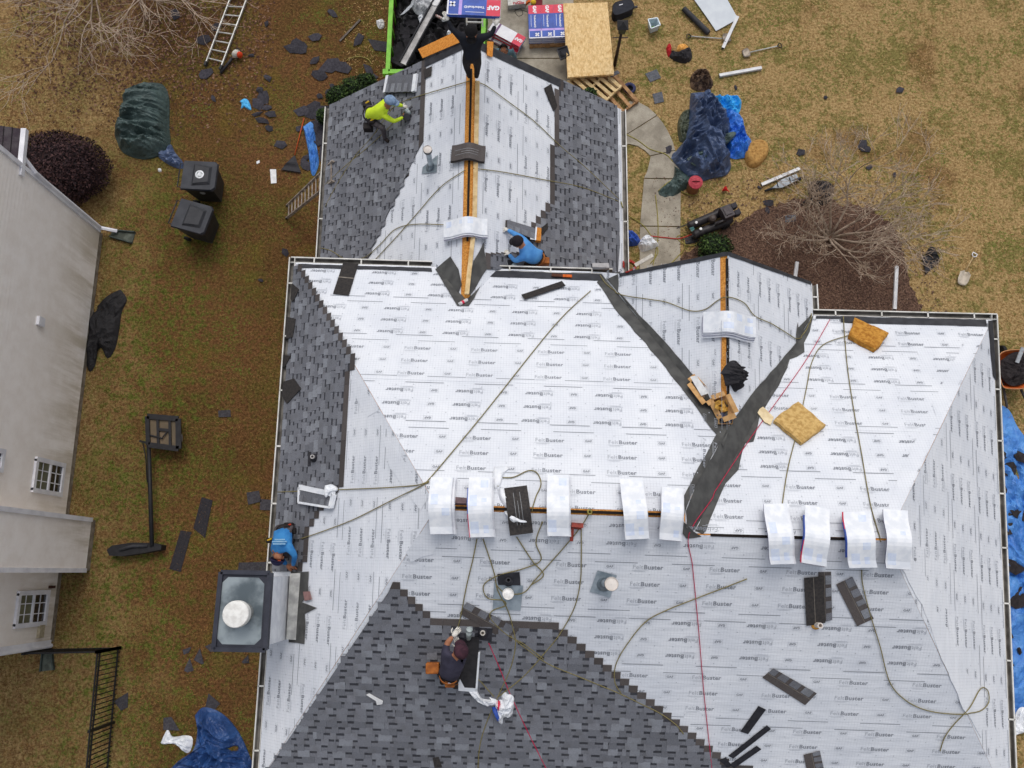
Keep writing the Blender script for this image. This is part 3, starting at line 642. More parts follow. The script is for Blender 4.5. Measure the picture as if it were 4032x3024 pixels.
# ---------------------------------------------------------------- neighbour's house on the left
nb0, nb1 = at(405, 922, 0), at(212, 2525, 0); WN = Pl(nb0, nb1, nb0+V((0, 0, 5))); wn_ = V((WN.n.x, WN.n.y, 0)).normalized(); wn_ = wn_ if wn_.x > 0 else -wn_
WN.n = wn_; ndir = (nb1-nb0).normalized(); NL = (nb1-nb0).length
neigh = thing('neighbour_house', 'neighbouring house with beige lap siding and white framed windows, at the left edge', 'house', nb0)
def vinyl():
    t = NT('beige_siding'); mp = t.n('ShaderNodeMapping'); mp.inputs['Scale'].default_value = (1, 1, .12); t.l(t.co, mp.inputs[0]); s = t.noise(1.1, 5, mp.outputs[0], .7); f = t.noise(2.2, 5, rough=.7); sx = t.n('ShaderNodeSeparateXYZ'); t.l(t.co, sx.inputs[0])
    col = t.mix(t.ramp(f, .3, .7), c8(246, 240, 234), c8(236, 228, 220)); foot = t.math('MULTIPLY', t.ramp(sx.outputs[2], 2.6, .2), t.ramp(s, .42, .62, 0, .6)); col = t.mix(foot, col, c8(164, 148, 116)); return t.done(col, .6)
VIN = vinyl(); TRIM = M('white_trim', (232, 232, 236), (214, 214, 220), 3, .45); FOUND = M('foundation', (150, 140, 126), (116, 106, 92), 6, .95, .4)
BH = .128
def siding(a, b, out, z0, z1, parent):
    d = b-a; z = z0
    while z < z1:
        p = [a+V((0, 0, z)), b+V((0, 0, z))]; mb = MB(); o0, o1 = out*.026, out*.012; t = V((0, 0, BH))
        mb.face([p[0]+o0, p[1]+o0, p[1]+o1+t, p[0]+o1+t]); mb.face([p[0], p[1], p[1]+o0, p[0]+o0]); mb.face([p[0]+o0, p[0]+o1+t, p[0]+t, p[0]]); mb.face([p[1]+o0, p[1], p[1]+t, p[1]+o1+t])
        mb.build('siding_board', VIN, parent); z += BH
ZT = 7.2
MB().prism([nb0, nb1, nb1-wn_*5, nb0-wn_*5], (0, 0, .22)).build('foundation', FOUND, neigh)
MB().prism([nb0+V((0, 0, .22)), nb1+V((0, 0, .22)), nb1-wn_*5+V((0, 0, .22)), nb0-wn_*5+V((0, 0, .22))], (0, 0, ZT-.3)).build('wall', VIN, neigh)
siding(nb0, nb1, wn_, .22, ZT-.1, neigh)
bo = .62; f0, f1 = at(357, 2047, .22), at(333, 2246, .22); f0.z = f1.z = 0; bw = f0-wn_*bo, f1-wn_*bo
bump = MB().prism([f0, f1, bw[1], bw[0]], (0, 0, ZT)).build('chimney_chase', VIN, neigh); siding(f0, f1, wn_, .22, ZT-.1, bump)
MB().prism([f0+wn_*.02, f1+wn_*.02, f1-wn_*.2, f0-wn_*.2], (0, 0, .21)).build('foundation', FOUND, bump)
for q in (f0, f1): MB().box(q+V((0, 0, ZT/2+.12))+wn_*.02, wn_*.045, ndir*.05, V((0, 0, ZT/2-.12))).build('corner_board', TRIM, bump)
for q in (nb0, nb1): MB().box(q+V((0, 0, ZT/2+.12))+wn_*.02, wn_*.045, ndir*.05, V((0, 0, ZT/2-.12))).build('corner_board', TRIM, neigh)
GLASS = M('window_glass', (40, 42, 46), (26, 27, 32), 2, .08, spec=.8); GLB = M('window_blind', (112, 112, 88), (92, 92, 74), 3, .5)
def window(quad, blind_first=True):    # lower-left..: corners in photo pixels on the wall: top-outer, foot-outer, foot-inner, top-inner
    w3 = [WN.on(x, y) for x, y in quad]; zs = [p.z for p in w3]; z0, z1 = min(zs), max(zs); s = [(p-nb0).dot(ndir) for p in w3]; s0, s1 = min(s), max(s)
    P = lambda s_, z, o=0.: nb0+ndir*s_+V((0, 0, z))+wn_*o
    fr = MB(); t = .07
    for a, b in ((P(s0, z0), P(s1, z0)), (P(s0, z1), P(s1, z1))): fr.bar(a+wn_*.045, b+wn_*.045, .06, .1, 0, V((0, 0, 1)))
    for a, b in ((P(s0, z0-.05), P(s0, z1+.05)), (P(s1, z0-.05), P(s1, z1+.05))): fr.bar(a+wn_*.047, b+wn_*.047, .1, .06, 0, wn_)
    zm = (z0+z1)/2; fr.bar(P(s0, zm)+wn_*.045, P(s1, zm)+wn_*.045, .055, .06)
    f = fr.build('window', TRIM, neigh)
    for i, (a, b) in enumerate(((z0, zm), (zm, z1))):
        MB().prism([P(s0, a, .034), P(s1, a, .034), P(s1, b, .034), P(s0, b, .034)], wn_*-.004).build('pane', GLASS if i == 0 else GLB, f)
        mu = MB()
        for k in (1, 2): q = s0+(s1-s0)*k/3; mu.bar(P(q, a, .04), P(q, b, .04), .02, .012, 0, wn_)
        q = (a+b)/2; mu.bar(P(s0, q, .041), P(s1, q, .041), .012, .02); mu.build('muntin', TRIM, f)
window([(138, 1810), (244, 1832), (230, 1948), (126, 1930)]); window([(69, 2336), (182, 2336), (167, 2452), (55, 2466)]); window([(-100, 1760), (5, 1778), (-5, 1850), (-110, 1830)])
p = WN.on(150, 1266); MB().box(p+wn_*.05, wn_*.045, ndir*.1, V((0, 0, .12))).build('vent_hood', TRIM, neigh)
p = WN.on(150, 2486); MB().box(p+wn_*.05, wn_*.045, ndir*.14, V((0, 0, .1))).build('meter_box', M('meter_beige', (178, 166, 140)), neigh)
p = WN.on(196, 2311); MB().box(p+wn_*.04, wn_*.05, ndir*.03, V((0, 0, .09))).build('faucet', M('faucet_brown', (74, 44, 34)), neigh)
ez = lift(nb0, x=78)
rf = [at(-160, 470, ez+.35), at(84, 507, ez), at(66, 690, ez), at(-160, 660, ez+.35)]; PUR = gran('purple_shingle', (46, 40, 46), (66, 58, 64))
ro = MB().prism(rf, (0, 0, -.12)).build('roof', PUR, neigh)
for k in range(1, 5):
    a_, b_ = rf[1].lerp(rf[0], k*.14), rf[2].lerp(rf[3], k*.14); MB().bar(a_+V((0, 0, .012)), b_+V((0, 0, .012)), .012, .014).build('shingle_course', M('course_line', (30, 26, 30)), ro)
gd = (rf[2]-rf[1]).normalized(); MB().box((rf[1]+rf[2])/2+V((.06, 0, -.03)), (rf[2]-rf[1])/2, V((.055, 0, 0)), V((0, 0, .06))).build('gutter', TRIM, neigh)
dp = MB(); q0 = V((nb0.x+.06, nb0.y+.06, 0)); dp.tube([at(82, 605, ez-.05), V((q0.x+.02, q0.y, ez-.45)), V((q0.x, q0.y, 3)), V((q0.x, q0.y, .3)), V((q0.x+.35, q0.y-.02, .1))], .05, 6)
dp.build('downspout', TRIM, neigh)
dp = MB(); q0 = V((nb1.x+.05, nb1.y-.08, 0)); dp.tube([V((q0.x-.3, q0.y-.1, 7)), V((q0.x, q0.y-.05, 6.4)), V((q0.x, q0.y, 3)), V((q0.x, q0.y, .2))], .05, 6); dp.build('downspout', TRIM, neigh)
SPL = M('splash_block', (72, 82, 76), (54, 62, 58), 8, .7)
def splash(a, b, w0, w1, label):
    a, b = V(a), V(b); d = (b-a).normalized(); s = V((-d.y, d.x, 0)); r = thing('splash_block', label, 'splash block', a)
    MB().prism([a+s*w0+V((0, 0, .04)), a-s*w0+V((0, 0, .04)), b-s*w1+V((0, 0, .03)), b+s*w1+V((0, 0, .03))], (0, 0, -.03)).build('trough', M('splash_inside', (104, 110, 100), (70, 74, 66), 5), r)
    for k in (1, -1): MB().bar(a+s*w0*k+V((0, 0, .05)), b+s*w1*k+V((0, 0, .05)), .03, .1).build('side_wall', SPL, r)
splash(at(440, 922), at(528, 938), .09, .15, 'dark green splash block under the downspout by the rounded hedge')
splash(at(190, 2560), at(190, 2640), .1, .15, 'splash block at the foot of the fence near the lower window')
# black iron fence at the neighbour's back yard
FEN = M('black_iron', (30, 29, 31), None, 8, .5); fen = thing('metal_fence', 'black iron picket fence turning a corner beside the neighbouring house', 'fence', at(474, 2550))
FH = 1.15
def run(a, b, n, posts):
    d = (b-a)/n
    for k in range(n+1):
        p = a+d*k
        if k in posts: MB().box(p+V((0, 0, FH/2+.03)), V((.03, 0, 0)), V((0, .03, 0)), V((0, 0, FH/2+.03))).build('post', FEN, fen)
        else: MB().box(p+V((0, 0, FH/2)), V((.009, 0, 0)), V((0, .009, 0)), V((0, 0, FH/2))).build('picket', FEN, fen)
    for z in (.12, FH-.12, FH): MB().bar(a+V((0, 0, z)), b+V((0, 0, z)), .03, .035).build('rail', FEN, fen)
run(at(200, 2556), at(474, 2550), 12, (0, 12)); run(at(474, 2550), at(424, 3110), 30, (0, 16, 30))
# ---------------------------------------------------------------- planting
def leaf_blob(name, label, cat, c, rx, ry, rz, n, mats, leaf, seed, shell=.75, group=None, inner=None):
    root = thing(name, label, cat, c, group); rn = random.Random(seed); mb = MB(); c0 = V(c)+V((0, 0, rz*.92))
    for i in range(n):
        while True:
            q = V((rn.uniform(-1, 1), rn.uniform(-1, 1), rn.uniform(-1, 1)))
            if shell < q.length < 1: break
        bmp = 1+.11*noise.noise(q*2.3+V((seed, 0, 0)))+.05*noise.noise(q*6); p = c0+V((q.x*rx, q.y*ry, q.z*rz))*bmp
        if p.z < .03: p.z = rn.uniform(.03, .3)
        a = V((rn.gauss(0, 1), rn.gauss(0, 1), rn.gauss(0, 1))).normalized(); b = a.cross(q).normalized(); l = leaf*rn.uniform(.6, 1.3)
        mb.face([p-a*l, p+b*l*.5, p+a*l, p-b*l*.5], rn.randrange(len(mats)))
    mb.build('foliage', mats, root)
    st = MB()
    for k in range(5): a = 1.256*k; st.tube([V(c), c0+V((math.cos(a)*rx*.4, math.sin(a)*ry*.4, -rz*.2)), c0+V((math.cos(a)*rx*.7, math.sin(a)*ry*.7, rz*.3))], [.03, .02, .008], 5)
    st.build('stems', M('stem_bark', (84, 66, 52)), root)
    MB().ell(c0-V((0, 0, rz*.05)), V((rx*.76, 0, 0)), V((0, ry*.74, 0)), V((0, 0, rz*.76)), 16, 10).build('inner_shade', inner or mats[-1], root, True); return root  # solid core in the darkest leaf tone stands in for shade inside
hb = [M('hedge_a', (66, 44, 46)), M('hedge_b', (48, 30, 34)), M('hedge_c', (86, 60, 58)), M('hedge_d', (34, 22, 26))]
cH = at(284, 712); leaf_blob('rounded_hedge', 'large rounded dark purple shrub behind the neighbouring house', 'shrub', cH, 1.3, 1.0, .78, 19000, hb, .035, 5)
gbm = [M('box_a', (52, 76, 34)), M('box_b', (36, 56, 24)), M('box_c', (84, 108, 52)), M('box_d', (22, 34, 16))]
for i, (x, y, r, hh, lb) in enumerate(((1405, 385, .42, .4, 'green leafy shrub under the gable rake beside the dark shingle scraps'), (1345, 412, .36, .36, 'small green shrub at the gutter corner of the garage wing'), (1290, 480, .24, .3, 'green shrub squeezed between the garage gutter and blue tarp'), (1450, 350, .3, .3, 'green shrub nearest to the green dumpster'), (2805, 990, .48, .3, 'low round green shrub in front of the small gable'), (2318, 398, .2, .3, 'green shrub by the wooden pallets at the garage corner'))):
    leaf_blob('garden_shrub', lb, 'shrub', at(x, y), r, r*.85, hh, 2600, gbm, .035, 40+i, .55, 'green foundation shrubs')
BARK = [M('bark_grey', (178, 160, 142), (140, 122, 106), 9, .9, .4), M('bark_twig', (204, 184, 164), (168, 148, 128), 12, .9)]
def bare_tree(name, label, base, stems, seed, h, spread, levels=4, lean=V((0, 0, 0)), r0=.05, drops=0.):
    rn = random.Random(seed); root = thing(name, label, 'tree', base); tr = MB(); cr = MB()
    def grow(p, d, ln, r, lv):
        pts = [p]; rr = [r]; k = 4
        for i in range(k):
            d = (d+V((rn.gauss(0, .16), rn.gauss(0, .16), rn.gauss(0, .08)+(.06-drops)))).normalized(); p = p+d*ln/k; p.z = max(p.z, .25); pts.append(p); rr.append(r*(1-.5*(i+1)/k))
        (tr if lv >= levels-1 else cr).tube(pts, rr, 6 if lv >= levels-1 else (4 if lv > 1 else 3), 0, lv == levels)
        if lv == 0: return
        nb_ = rn.randint(3, 4) if lv > 1 else rn.randint(2, 4)
        for i in range(nb_):
            t = rn.uniform(.35, 1.); j = min(int(t*k), k-1); q = pts[j].lerp(pts[j+1], t*k-j); ax = d.orthogonal().normalized(); ax.rotate(Matrix.Rotation(rn.random()*6.28, 3, d)); dn = (d+ax*rn.uniform(.45, .95)).normalized()
            grow(q, dn, ln*rn.uniform(.5, .8), max(rr[j]*.62, .0065), lv-1)
    for s in range(stems):
        a = 6.283*(s+rn.uniform(-.3, .3))/stems; d = V((math.cos(a)*spread, math.sin(a)*spread, 1)).normalized()+lean; grow(V(base)+V((math.cos(a)*.06, math.sin(a)*.06, 0)), d.normalized(), h*rn.uniform(.3, .46), r0*rn.uniform(.7, 1.1), levels)
    tr.build('trunk', BARK[0], root, True); cr.build('crown', BARK[1], root, True); return root
bare_tree('bare_tree', 'leafless multi stemmed tree standing in the mulch bed', at(3268, 935), 11, 21, 3.9, 1.15, 4, r0=.042)
bare_tree('bare_tree', 'leafless tree reaching in from the top left edge', at(430, -160), 7, 35, 6.6, .95, 4, V((.06, -.6, -.05)), .06, .035)
# ---------------------------------------------------------------- left yard
drape('green_tarp', 'dark green tarpaulin heaped over a long pile on the side lawn', 'tarp', GR, [(500, 355), (560, 332), (625, 330), (655, 350), (668, 400), (668, 500), (672, 560), (664, 600), (620, 618), (560, 628), (490, 605), (462, 560), (455, 520), (478, 470), (490, 420), (500, 380)], .36, TG, 3, .24, 2.3, 30, 150, 3.2, stretch=(.4, 1.3))
drape('tarp_corner', 'narrow dark green and blue tarp tail beside the heaped green tarp', 'tarp', GR, [(640, 590), (672, 570), (690, 600), (722, 640), (728, 660), (700, 664), (650, 640), (615, 605)], .1, TN, 9, .08, 4, 8, 60)
drape('black_cover', 'black fabric cover dropped along the neighbouring wall', 'cover', GR, [(475, 1140), (500, 1180), (480, 1230), (470, 1300), (455, 1370), (425, 1412), (400, 1370), (385, 1385), (375, 1440), (352, 1462), (338, 1390), (345, 1290), (365, 1230), (420, 1170)], .1, TK, 12, .12, 1.8, 14, 90, 2.5)
drape('blue_tarp', 'slim crumpled blue tarp lying beside the garage gutter', 'tarp', GR, [(1195, 500), (1230, 480), (1240, 520), (1248, 580), (1256, 640), (1240, 690), (1225, 680), (1215, 600), (1205, 550)], .06, TBL, 14, .07, 4.5, 10, 70, stretch=(1.5, .6))
drape('navy_tarp', 'crumpled navy tarp by the house wall near the fence', 'tarp', GR, [(770, 2815), (800, 2785), (850, 2795), (900, 2830), (945, 2890), (985, 2980), (1000, 3060), (680, 3060), (700, 3000), (760, 2960), (778, 2880)], .1, tarp_mat('tarp_lowleft', (48, 84, 140), (38, 68, 120)), 16, .26, 2.2, 26, 130)
drape('torn_wrapper', 'torn white plastic wrapper beside the navy tarp', 'wrapper', GR, [(634, 2925), (660, 2872), (680, 2900), (730, 2895), (758, 2905), (755, 2945), (735, 2965), (690, 2930), (645, 2930)], .04, WPLAS, 18, .06, 6, 8, 60)
drape('blue_tarp', 'long blue tarp spread beside the right gutter, strewn with shingles', 'tarp', GR, [(3850, 1585), (3960, 1605), (4010, 1690), (4090, 1820), (4140, 2100), (4140, 2700), (4080, 2830), (3980, 2850), (3850, 2800), (3830, 2200), (3830, 1800)], .03, TBL, 22, .16, 1.7, 34, 150, 3)
for i, (x, y, s) in enumerate(((3950, 1790, 70), (3975, 1850, 60), (3945, 1930, 55), (4010, 1800, 60), (3985, 2180, 95), (4000, 2230, 90), (4005, 2350, 100), (3975, 2500, 30), (4012, 2560, 30), (3990, 2620, 26), (3960, 2800, 80), (4020, 2030, 90))): scrap(x, y, s, 300+i, 'torn black shingle scrap lying on the blue tarp by the right gutter', 'scraps on the right tarp', HZ(.12), M('black_scrap', (38, 34, 36), (52, 47, 48), 14, .95))
for i, (q, lb) in enumerate((([(3945, 2010), (3985, 1975), (4015, 2015), (3970, 2035)], 'square of new shingle on the blue tarp, upper one'), ([(3940, 2065), (4005, 2055), (4008, 2100), (3945, 2110)], 'square of new shingle on the blue tarp, lower one'))): pslab('shingle_offcut', lb, 'shingle', HZ(.12), q, .01, NEWS)
drape('torn_wrapper', 'white plastic wrapper on the end of the right blue tarp', 'wrapper', HZ(.1), [(3975, 2880), (4010, 2790), (4060, 2800), (4060, 2870), (4010, 2890), (3985, 2900)], .05, WPLAS, 24, .06, 6, 8, 50)
SC = [(690, 55, 60), (800, 155, 70), (850, 110, 50), (815, 290, 60), (990, 220, 26), (1150, 195, 70), (1180, 190, 60), (1245, 145, 55), (1050, 95, 36), (1310, 55, 46), (1175, 185, 80), (1240, 240, 50), (1255, 300, 75), (1310, 255, 110), (1345, 270, 90), (1450, 275, 60), (1455, 310, 70), (1310, 340, 36), (1295, 365, 40), (1260, 380, 32), (1040, 385, 60), (1018, 410, 60), (1052, 425, 40), (1065, 450, 50), (1035, 475, 55), (1060, 508, 36), (1110, 570, 65), (1195, 440, 80), (1235, 430, 90), (1265, 450, 100), (1250, 500, 70), (1270, 540, 80), (1275, 600, 90), (1210, 620, 50), (1205, 650, 50), (1180, 510, 36), (1055, 310, 40), (840, 390, 36), (1025, 355, 34), (1290, 490, 60), (1015, 450, 44)]
def where(x, y):
    if x < 900: return 'torn old shingle scrap on grass around the lying aluminium ladder', 'scraps around the ladder'
    if x < 1130 and y > 290: return 'torn old shingle scrap in the cluster by the bright blue gloves', 'scraps by the blue gloves'
    if y > 425: return 'torn old shingle scrap heaped along the left garage gutter', 'scraps along the garage gutter'
    return 'torn old shingle scrap on the lawn between ladder and dumpster', 'scraps between ladder and dumpster'
for i, (x, y, s) in enumerate(SC): scrap(x, y, s, 100+i, *where(x, y))
for i, (x, y, s) in enumerate(((1125, 995, 36), (1028, 1105, 22), (1410, 160, 60))): scrap(x, y, s, 160+i, 'small dark shingle chip alone on the grass outside the left gutter', 'lone shingle chips')
for i, (x, y, s) in enumerate(((3540, 355, 40), (3395, 575, 60), (3410, 590, 40), (3150, 605, 44), (3025, 800, 40), (2900, 620, 10), (3250, 385, 26), (2895, 345, 26), (2990, 740, 20), (3020, 830, 40), (3420, 660, 26), (3520, 690, 24), (3905, 1325, 44), (3918, 1350, 40), (2630, 590, 40))): scrap(x, y, s, 200+i, 'dark shingle scrap on the straw lawn right of the garage', 'shingle scraps on the right lawn')
for q, lb in (([(762, 2080), (795, 1958), (838, 1970), (808, 2118)], 'long new shingle strip on the side lawn, upper of a pair'), ([(668, 2240), (712, 2088), (755, 2096), (712, 2252)], 'long new shingle strip on the side lawn, lower of a pair')):
    o = pslab('shingle_strip', lb, 'shingle', GR, q, .01, M('strip_back', (52, 50, 54), (42, 40, 44), 20, .9), .01)
for q, lb in (([(860, 1617), (908, 1615), (910, 1642), (862, 1643)], 'small square shingle offcut on grass above the chimney'), ([(972, 1940), (1020, 1932), (1030, 1975), (978, 1988)], 'shingle offcut on grass left of the gutter, below the roof vent'), ([(1026, 1965), (1068, 1968), (1075, 2010), (1024, 2008)], 'shingle offcut tucked against the left gutter'), ([(942, 2215), (1065, 2212), (1065, 2248), (938, 2250)], 'shingle strip on the grass just behind the chimney cap'), ([(720, 2558), (755, 2546), (745, 2570), (725, 2578)], 'small triangular shingle offcut nearest the black fence'), ([(764, 2598), (788, 2552), (804, 2612), (796, 2616)], 'wedge shaped shingle offcut below the small triangle'), ([(725, 2640), (748, 2590), (764, 2640), (740, 2648)], 'pointed grey shingle offcut with a bright seam'), ([(808, 2545), (862, 2520), (862, 2566), (830, 2566)], 'shingle offcut half under the chimney corner'), ([(952, 2606), (978, 2578), (982, 2610), (958, 2612)], 'tiny shingle offcut right below the chimney'), ([(450, 2760), (506, 2725), (504, 2785), (478, 2798)], 'rounded shingle offcut leaning by the iron pickets'), ([(645, 2826), (676, 2822), (708, 2876), (644, 2874)], 'trapezoid shingle offcut above the white wrapper'), ([(822, 2730), (868, 2770), (838, 2806), (808, 2790)], 'shingle offcut at the tip of the navy tarp'), ([(1448, 155), (1530, 168), (1528, 206), (1475, 200)], 'broad dark shingle piece at the foot of the dumpster wall')):
    pslab('shingle_offcut', lb, 'shingle', GR, q, .012, M('offcut', (72, 70, 74), (58, 56, 60), 20, .95, rnd=.15), .012)
for q, lb in (([(1064, 668), (1088, 668), (1090, 722), (1068, 724)], 'white paper sheet lying by the fan rake'), ([(1010, 638), (1022, 632), (1024, 642), (1012, 648)], 'scrap of white paper on grass left of the rake')): pslab('paper_sheet', lb, 'paper', GR, q, .004, PAPER, .02)
drape('paper_wad', 'crumpled white paper on the grass left of the dumpster', 'paper', GR, [(1482, 82), (1508, 78), (1512, 108), (1494, 114), (1484, 98)], .05, PAPER, 31, .05, 9, 6, 36)
drape('paper_wad', 'tiny white paper wad under the wheelie bins lawn', 'paper', GR, [(622, 666), (634, 664), (636, 676), (624, 676)], .03, PAPER, 33, .02, 9, 5, 24)
drape('blue_gloves', 'bright blue gloves dropped on the grass near the green tarp', 'gloves', GR, [(945, 400), (960, 390), (978, 396), (990, 432), (975, 430), (962, 422), (950, 428), (952, 412)], .03, M('glove_blue', (94, 190, 238), (70, 166, 224), 20, .6), 35, .04, 8, 7, 48)
stick('wood_strip', 'weathered grey wooden strip lying on the grass', 'wood strip', at(1338, 162, .03), at(1418, 78, .03), .05, .03, M('grey_wood', (116, 106, 98), (84, 76, 70), 18))
ALU = M('aluminium', (208, 208, 204), (176, 176, 172), 6, .35, 0, .5); FIB = M('ladder_weathered', (170, 158, 146), (122, 110, 100), 8, .7)
def ladder(label, a, b, c, d, n, mat, z=.08, rw=.03, rh=.07, feet=True):   # rails a->b and c->d as 3D points
    root = thing('ladder', label, 'ladder', a)
    for p, q in ((a, b), (c, d)):
        MB().bar(p, q, rw, rh).build('rail', mat, root)
    for k in range(n):
        t = (k+.5)/n; MB().tube([a.lerp(b, t), c.lerp(d, t)], .018, 6).build('rung', mat, root)
    for p, q in ((a, b), (c, d)):
        dd_ = (q-p).normalized(); MB().box(p-dd_*.04, dd_*.06, V((-dd_.y, dd_.x, 0))*.03, V((0, 0, .05))).build('foot', M('ladder_foot', (60, 60, 60)), root)
    return root
ladder('aluminium extension ladder lying on grass beside a leaf blower', at(812, 246, .08), at(915, -25, .08), at(872, 262, .08), at(980, -25, .08), 8, ALU)
gt = WLp.on(1318, 690, .15); gt2 = WLp.on(1318, 640, .15)
ladder('weathered wooden ladder leaning up against the left garage gutter', at(1130, 858, .05), WLp.on(1312, 712, .12), at(1132, 808, .05), WLp.on(1312, 634, .12), 13, FIB)
rt = thing('leaf_blower', 'orange and white leaf blower lying by the ladder foot', 'leaf blower', at(920, 220))
MB().tube([at(868, 288, .06), at(900, 248, .08), at(915, 228, .1)], [.04, .035, .045], 10).build('blower_tube', M('blower_black', (48, 46, 50), None, 9, .5), rt, True)
MB().ell(at(930, 212, .14), V((.1, .08, 0)), V((-.06, .08, 0)), V((0, 0, .12)), 12, 8).build('motor_housing', M('blower_white', (214, 208, 196)), rt, True)
MB().ell(at(944, 216, .16), V((.06, .06, 0)), V((-.05, .06, 0)), V((0, 0, .1)), 10, 7).build('fuel_cover', M('blower_orange', (232, 74, 32)), rt, True)
MB().tube([at(925, 196, .2), at(938, 190, .26), at(950, 205, .2)], .014, 6).build('handle', M('blower_black', (48, 46, 50)), rt, True)
def rake(label, h0, h1, f0, f1, mat_h, seed=0):
    root = thing('fan_rake', label, 'rake', h1); MB().tube([h0, h1], .014, 7).build('handle', mat_h, root, True); blk = M('rake_black', (46, 45, 50), (36, 35, 40), 12, .6)
    for k in range(15):
        q = f0.lerp(f1, k/14); dq = (q-h1); MB().tube([h1, h1+dq*.55+V((0, 0, .04)), q], .009, 4).build('tine', blk, root)
    MB().prism([h1+(f0-h1)*.95+V((0, 0, .03)), h1+(f1-h1)*.95+V((0, 0, .03)), h1+(f1-h1)*.1+V((0, 0, .03)), h1+(f0-h1)*.1+V((0, 0, .03))], (0, 0, -.006)).build('fan_web', blk, root)
rake('fan rake with an orange red handle lying near the garage', at(1197, 466, .03), at(1160, 612, .05), at(1106, 672, .03), at(1186, 684, .03), M('handle_red', (196, 84, 40)))
rake('fan rake with a pale wooden handle on the right lawn', at(3519, 893, .03), at(3627, 1005, .06), at(3702, 1030, .03), at(3645, 1082, .03), M('handle_wood', (206, 178, 134)))
drape('black_bag', 'small crumpled black bag behind the right lawn rake', 'bag', GR, [(3640, 1010), (3655, 980), (3670, 972), (3690, 1000), (3698, 1030), (3670, 1035)], .08, TK, 41, .06, 6, 7, 44)
# ---------------------------------------------------------------- wheelie bins, basketball stand
BIN = M('bin_black', (40, 41, 45), (52, 53, 57), 5, .5); BIN2 = M('bin_rim', (58, 60, 66), (46, 48, 54), 5, .5)
def bin_(label, c, ang, disc):
    root = thing('wheelie_bin', label, 'bin', c, 'black wheelie bins'); ca, sa = math.cos(ang), math.sin(ang); X = V((ca, sa, 0))*1.3; Y = V((-sa, ca, 0))*1.22; Z = V((0, 0, 1)); c = V(c)
    lo, hi = .22, .29; bt = [c+X*(x*lo)+Y*(y*lo)+Z*.06 for x, y in ((-1, -1), (1, -1), (1, 1), (-1, 1))]; tp = [c+X*(x*hi)+Y*(y*hi)+Z*.98 for x, y in ((-1, -1), (1, -1), (1, 1), (-1, 1))]
    mb = MB(); mb.v += bt+tp; mb.f += [(0, 1, 2, 3)[::-1], (0, 1, 5, 4), (1, 2, 6, 5), (2, 3, 7, 6), (3, 0, 4, 7), (4, 5, 6, 7)]; mb.m += [0]*6; mb.build('body', BIN, root)
    def ring(w_, z, l0, l1): return [c+X*l0+Y*-w_+Z*z, c+X*(l1-.06)+Y*-w_+Z*z, c+X*l1+Y*-(w_-.06)+Z*z, c+X*l1+Y*(w_-.06)+Z*z, c+X*(l1-.06)+Y*w_+Z*z, c+X*l0+Y*w_+Z*z]
    lid = MB(); a, b = ring(.325, .99, -.33, .35), ring(.31, 1.05, -.32, .335); n = 6; lid.v += a+b
    for i in range(n): j = (i+1) % n; lid.f.append((i, j, n+j, n+i)); lid.m.append(0)
    lid.f.append(tuple(range(n, 2*n))); lid.m.append(0); L_ = lid.build('lid', BIN2, root)
    q, s = [c+X*x+Y*y+Z*1.051 for x, y in ((-.12, -.24), (.24, -.2), (.24, .2), (-.12, .24))], [c+X*x+Y*y+Z*1.1 for x, y in ((-.08, -.2), (.2, -.15), (.2, .15), (-.08, .2))]
    mb = MB(); mb.v += q+s; mb.f += [(0, 1, 5, 4), (1, 2, 6, 5), (2, 3, 7, 6), (3, 0, 4, 7), (4, 5, 6, 7)]; mb.m += [0]*5; mb.build('lid_panel', BIN, L_)
    MB().tube([c+X*-.34+Y*-.26+Z*.98, c+X*-.4+Y*-.26+Z*1.0, c+X*-.4+Y*.26+Z*1.0, c+X*-.34+Y*.26+Z*.98], .016, 6).build('handle', BIN, root)
    for k in (-1, 1): MB().lathe(c+X*-.27+Y*(k*.27)+Z*.1, (Y*k).normalized(), [(.001, -.025), (.1, -.025), (.1, .025), (.04, .03), (.001, .03)], 16).build('wheel', M('tyre', (30, 30, 32)), root)
    if disc:
        d = MB().lathe(c+X*.03+Z*1.101, Z, [(.11, 0), (.11, .004), (.001, .004)], 24).build('recycling_sticker', M('sticker_white', (236, 238, 240)), L_); gm = M('sticker_mark', (120, 132, 124))
        for k in range(3):
            a0 = 2.094*k; pts = [c+X*(0.03+.05*math.cos(a0+t))+Y*(.05*math.sin(a0+t))+Z*1.107 for t in (0, .4, .8, 1.2)]; MB().tube(pts, .008, 4).build('arrow', gm, d)
        MB().lathe(c+X*.02+Y*-.272+Z*.72, -Y, [(.07, 0), (.07, .004), (.001, .004)], 20).build('front_sticker', M('sticker_grey', (170, 172, 174)), root)
bin_('black wheelie bin with a round white recycling sticker on its lid', at(838, 760), math.radians(-3), True)
bin_('black wheelie bin turned askew, plain lid with a blue tag', at(812, 915), math.radians(-16), False)
tag(MB().box(at(734, 902, .95), V((.04, 0, 0)), V((0, .025, 0)), V((0, 0, .01))).build('blue_tag', M('tag_blue', (70, 160, 226))), 'blue tag hanging on the askew bin handle', 'tag')
hoop = thing('basketball_stand', 'black portable basketball stand lying toppled on the side lawn', 'basketball stand', at(598, 2150)); HB = M('hoop_black', (30, 29, 32), (38, 37, 40), 7, .55)
MB().prism([at(x, y, .3) for x, y in ((420, 2165), (440, 2148), (520, 2136), (600, 2138), (636, 2146), (634, 2164), (560, 2178), (480, 2190), (430, 2188))], (0, 0, -.3)).build('base_tank', HB, hoop)
MB().tube([at(470, 2166, .31), at(520, 2150, .34), at(580, 2150, .31)], .04, 6).build('base_rib', M('hoop_grey', (62, 62, 66)), hoop, True)
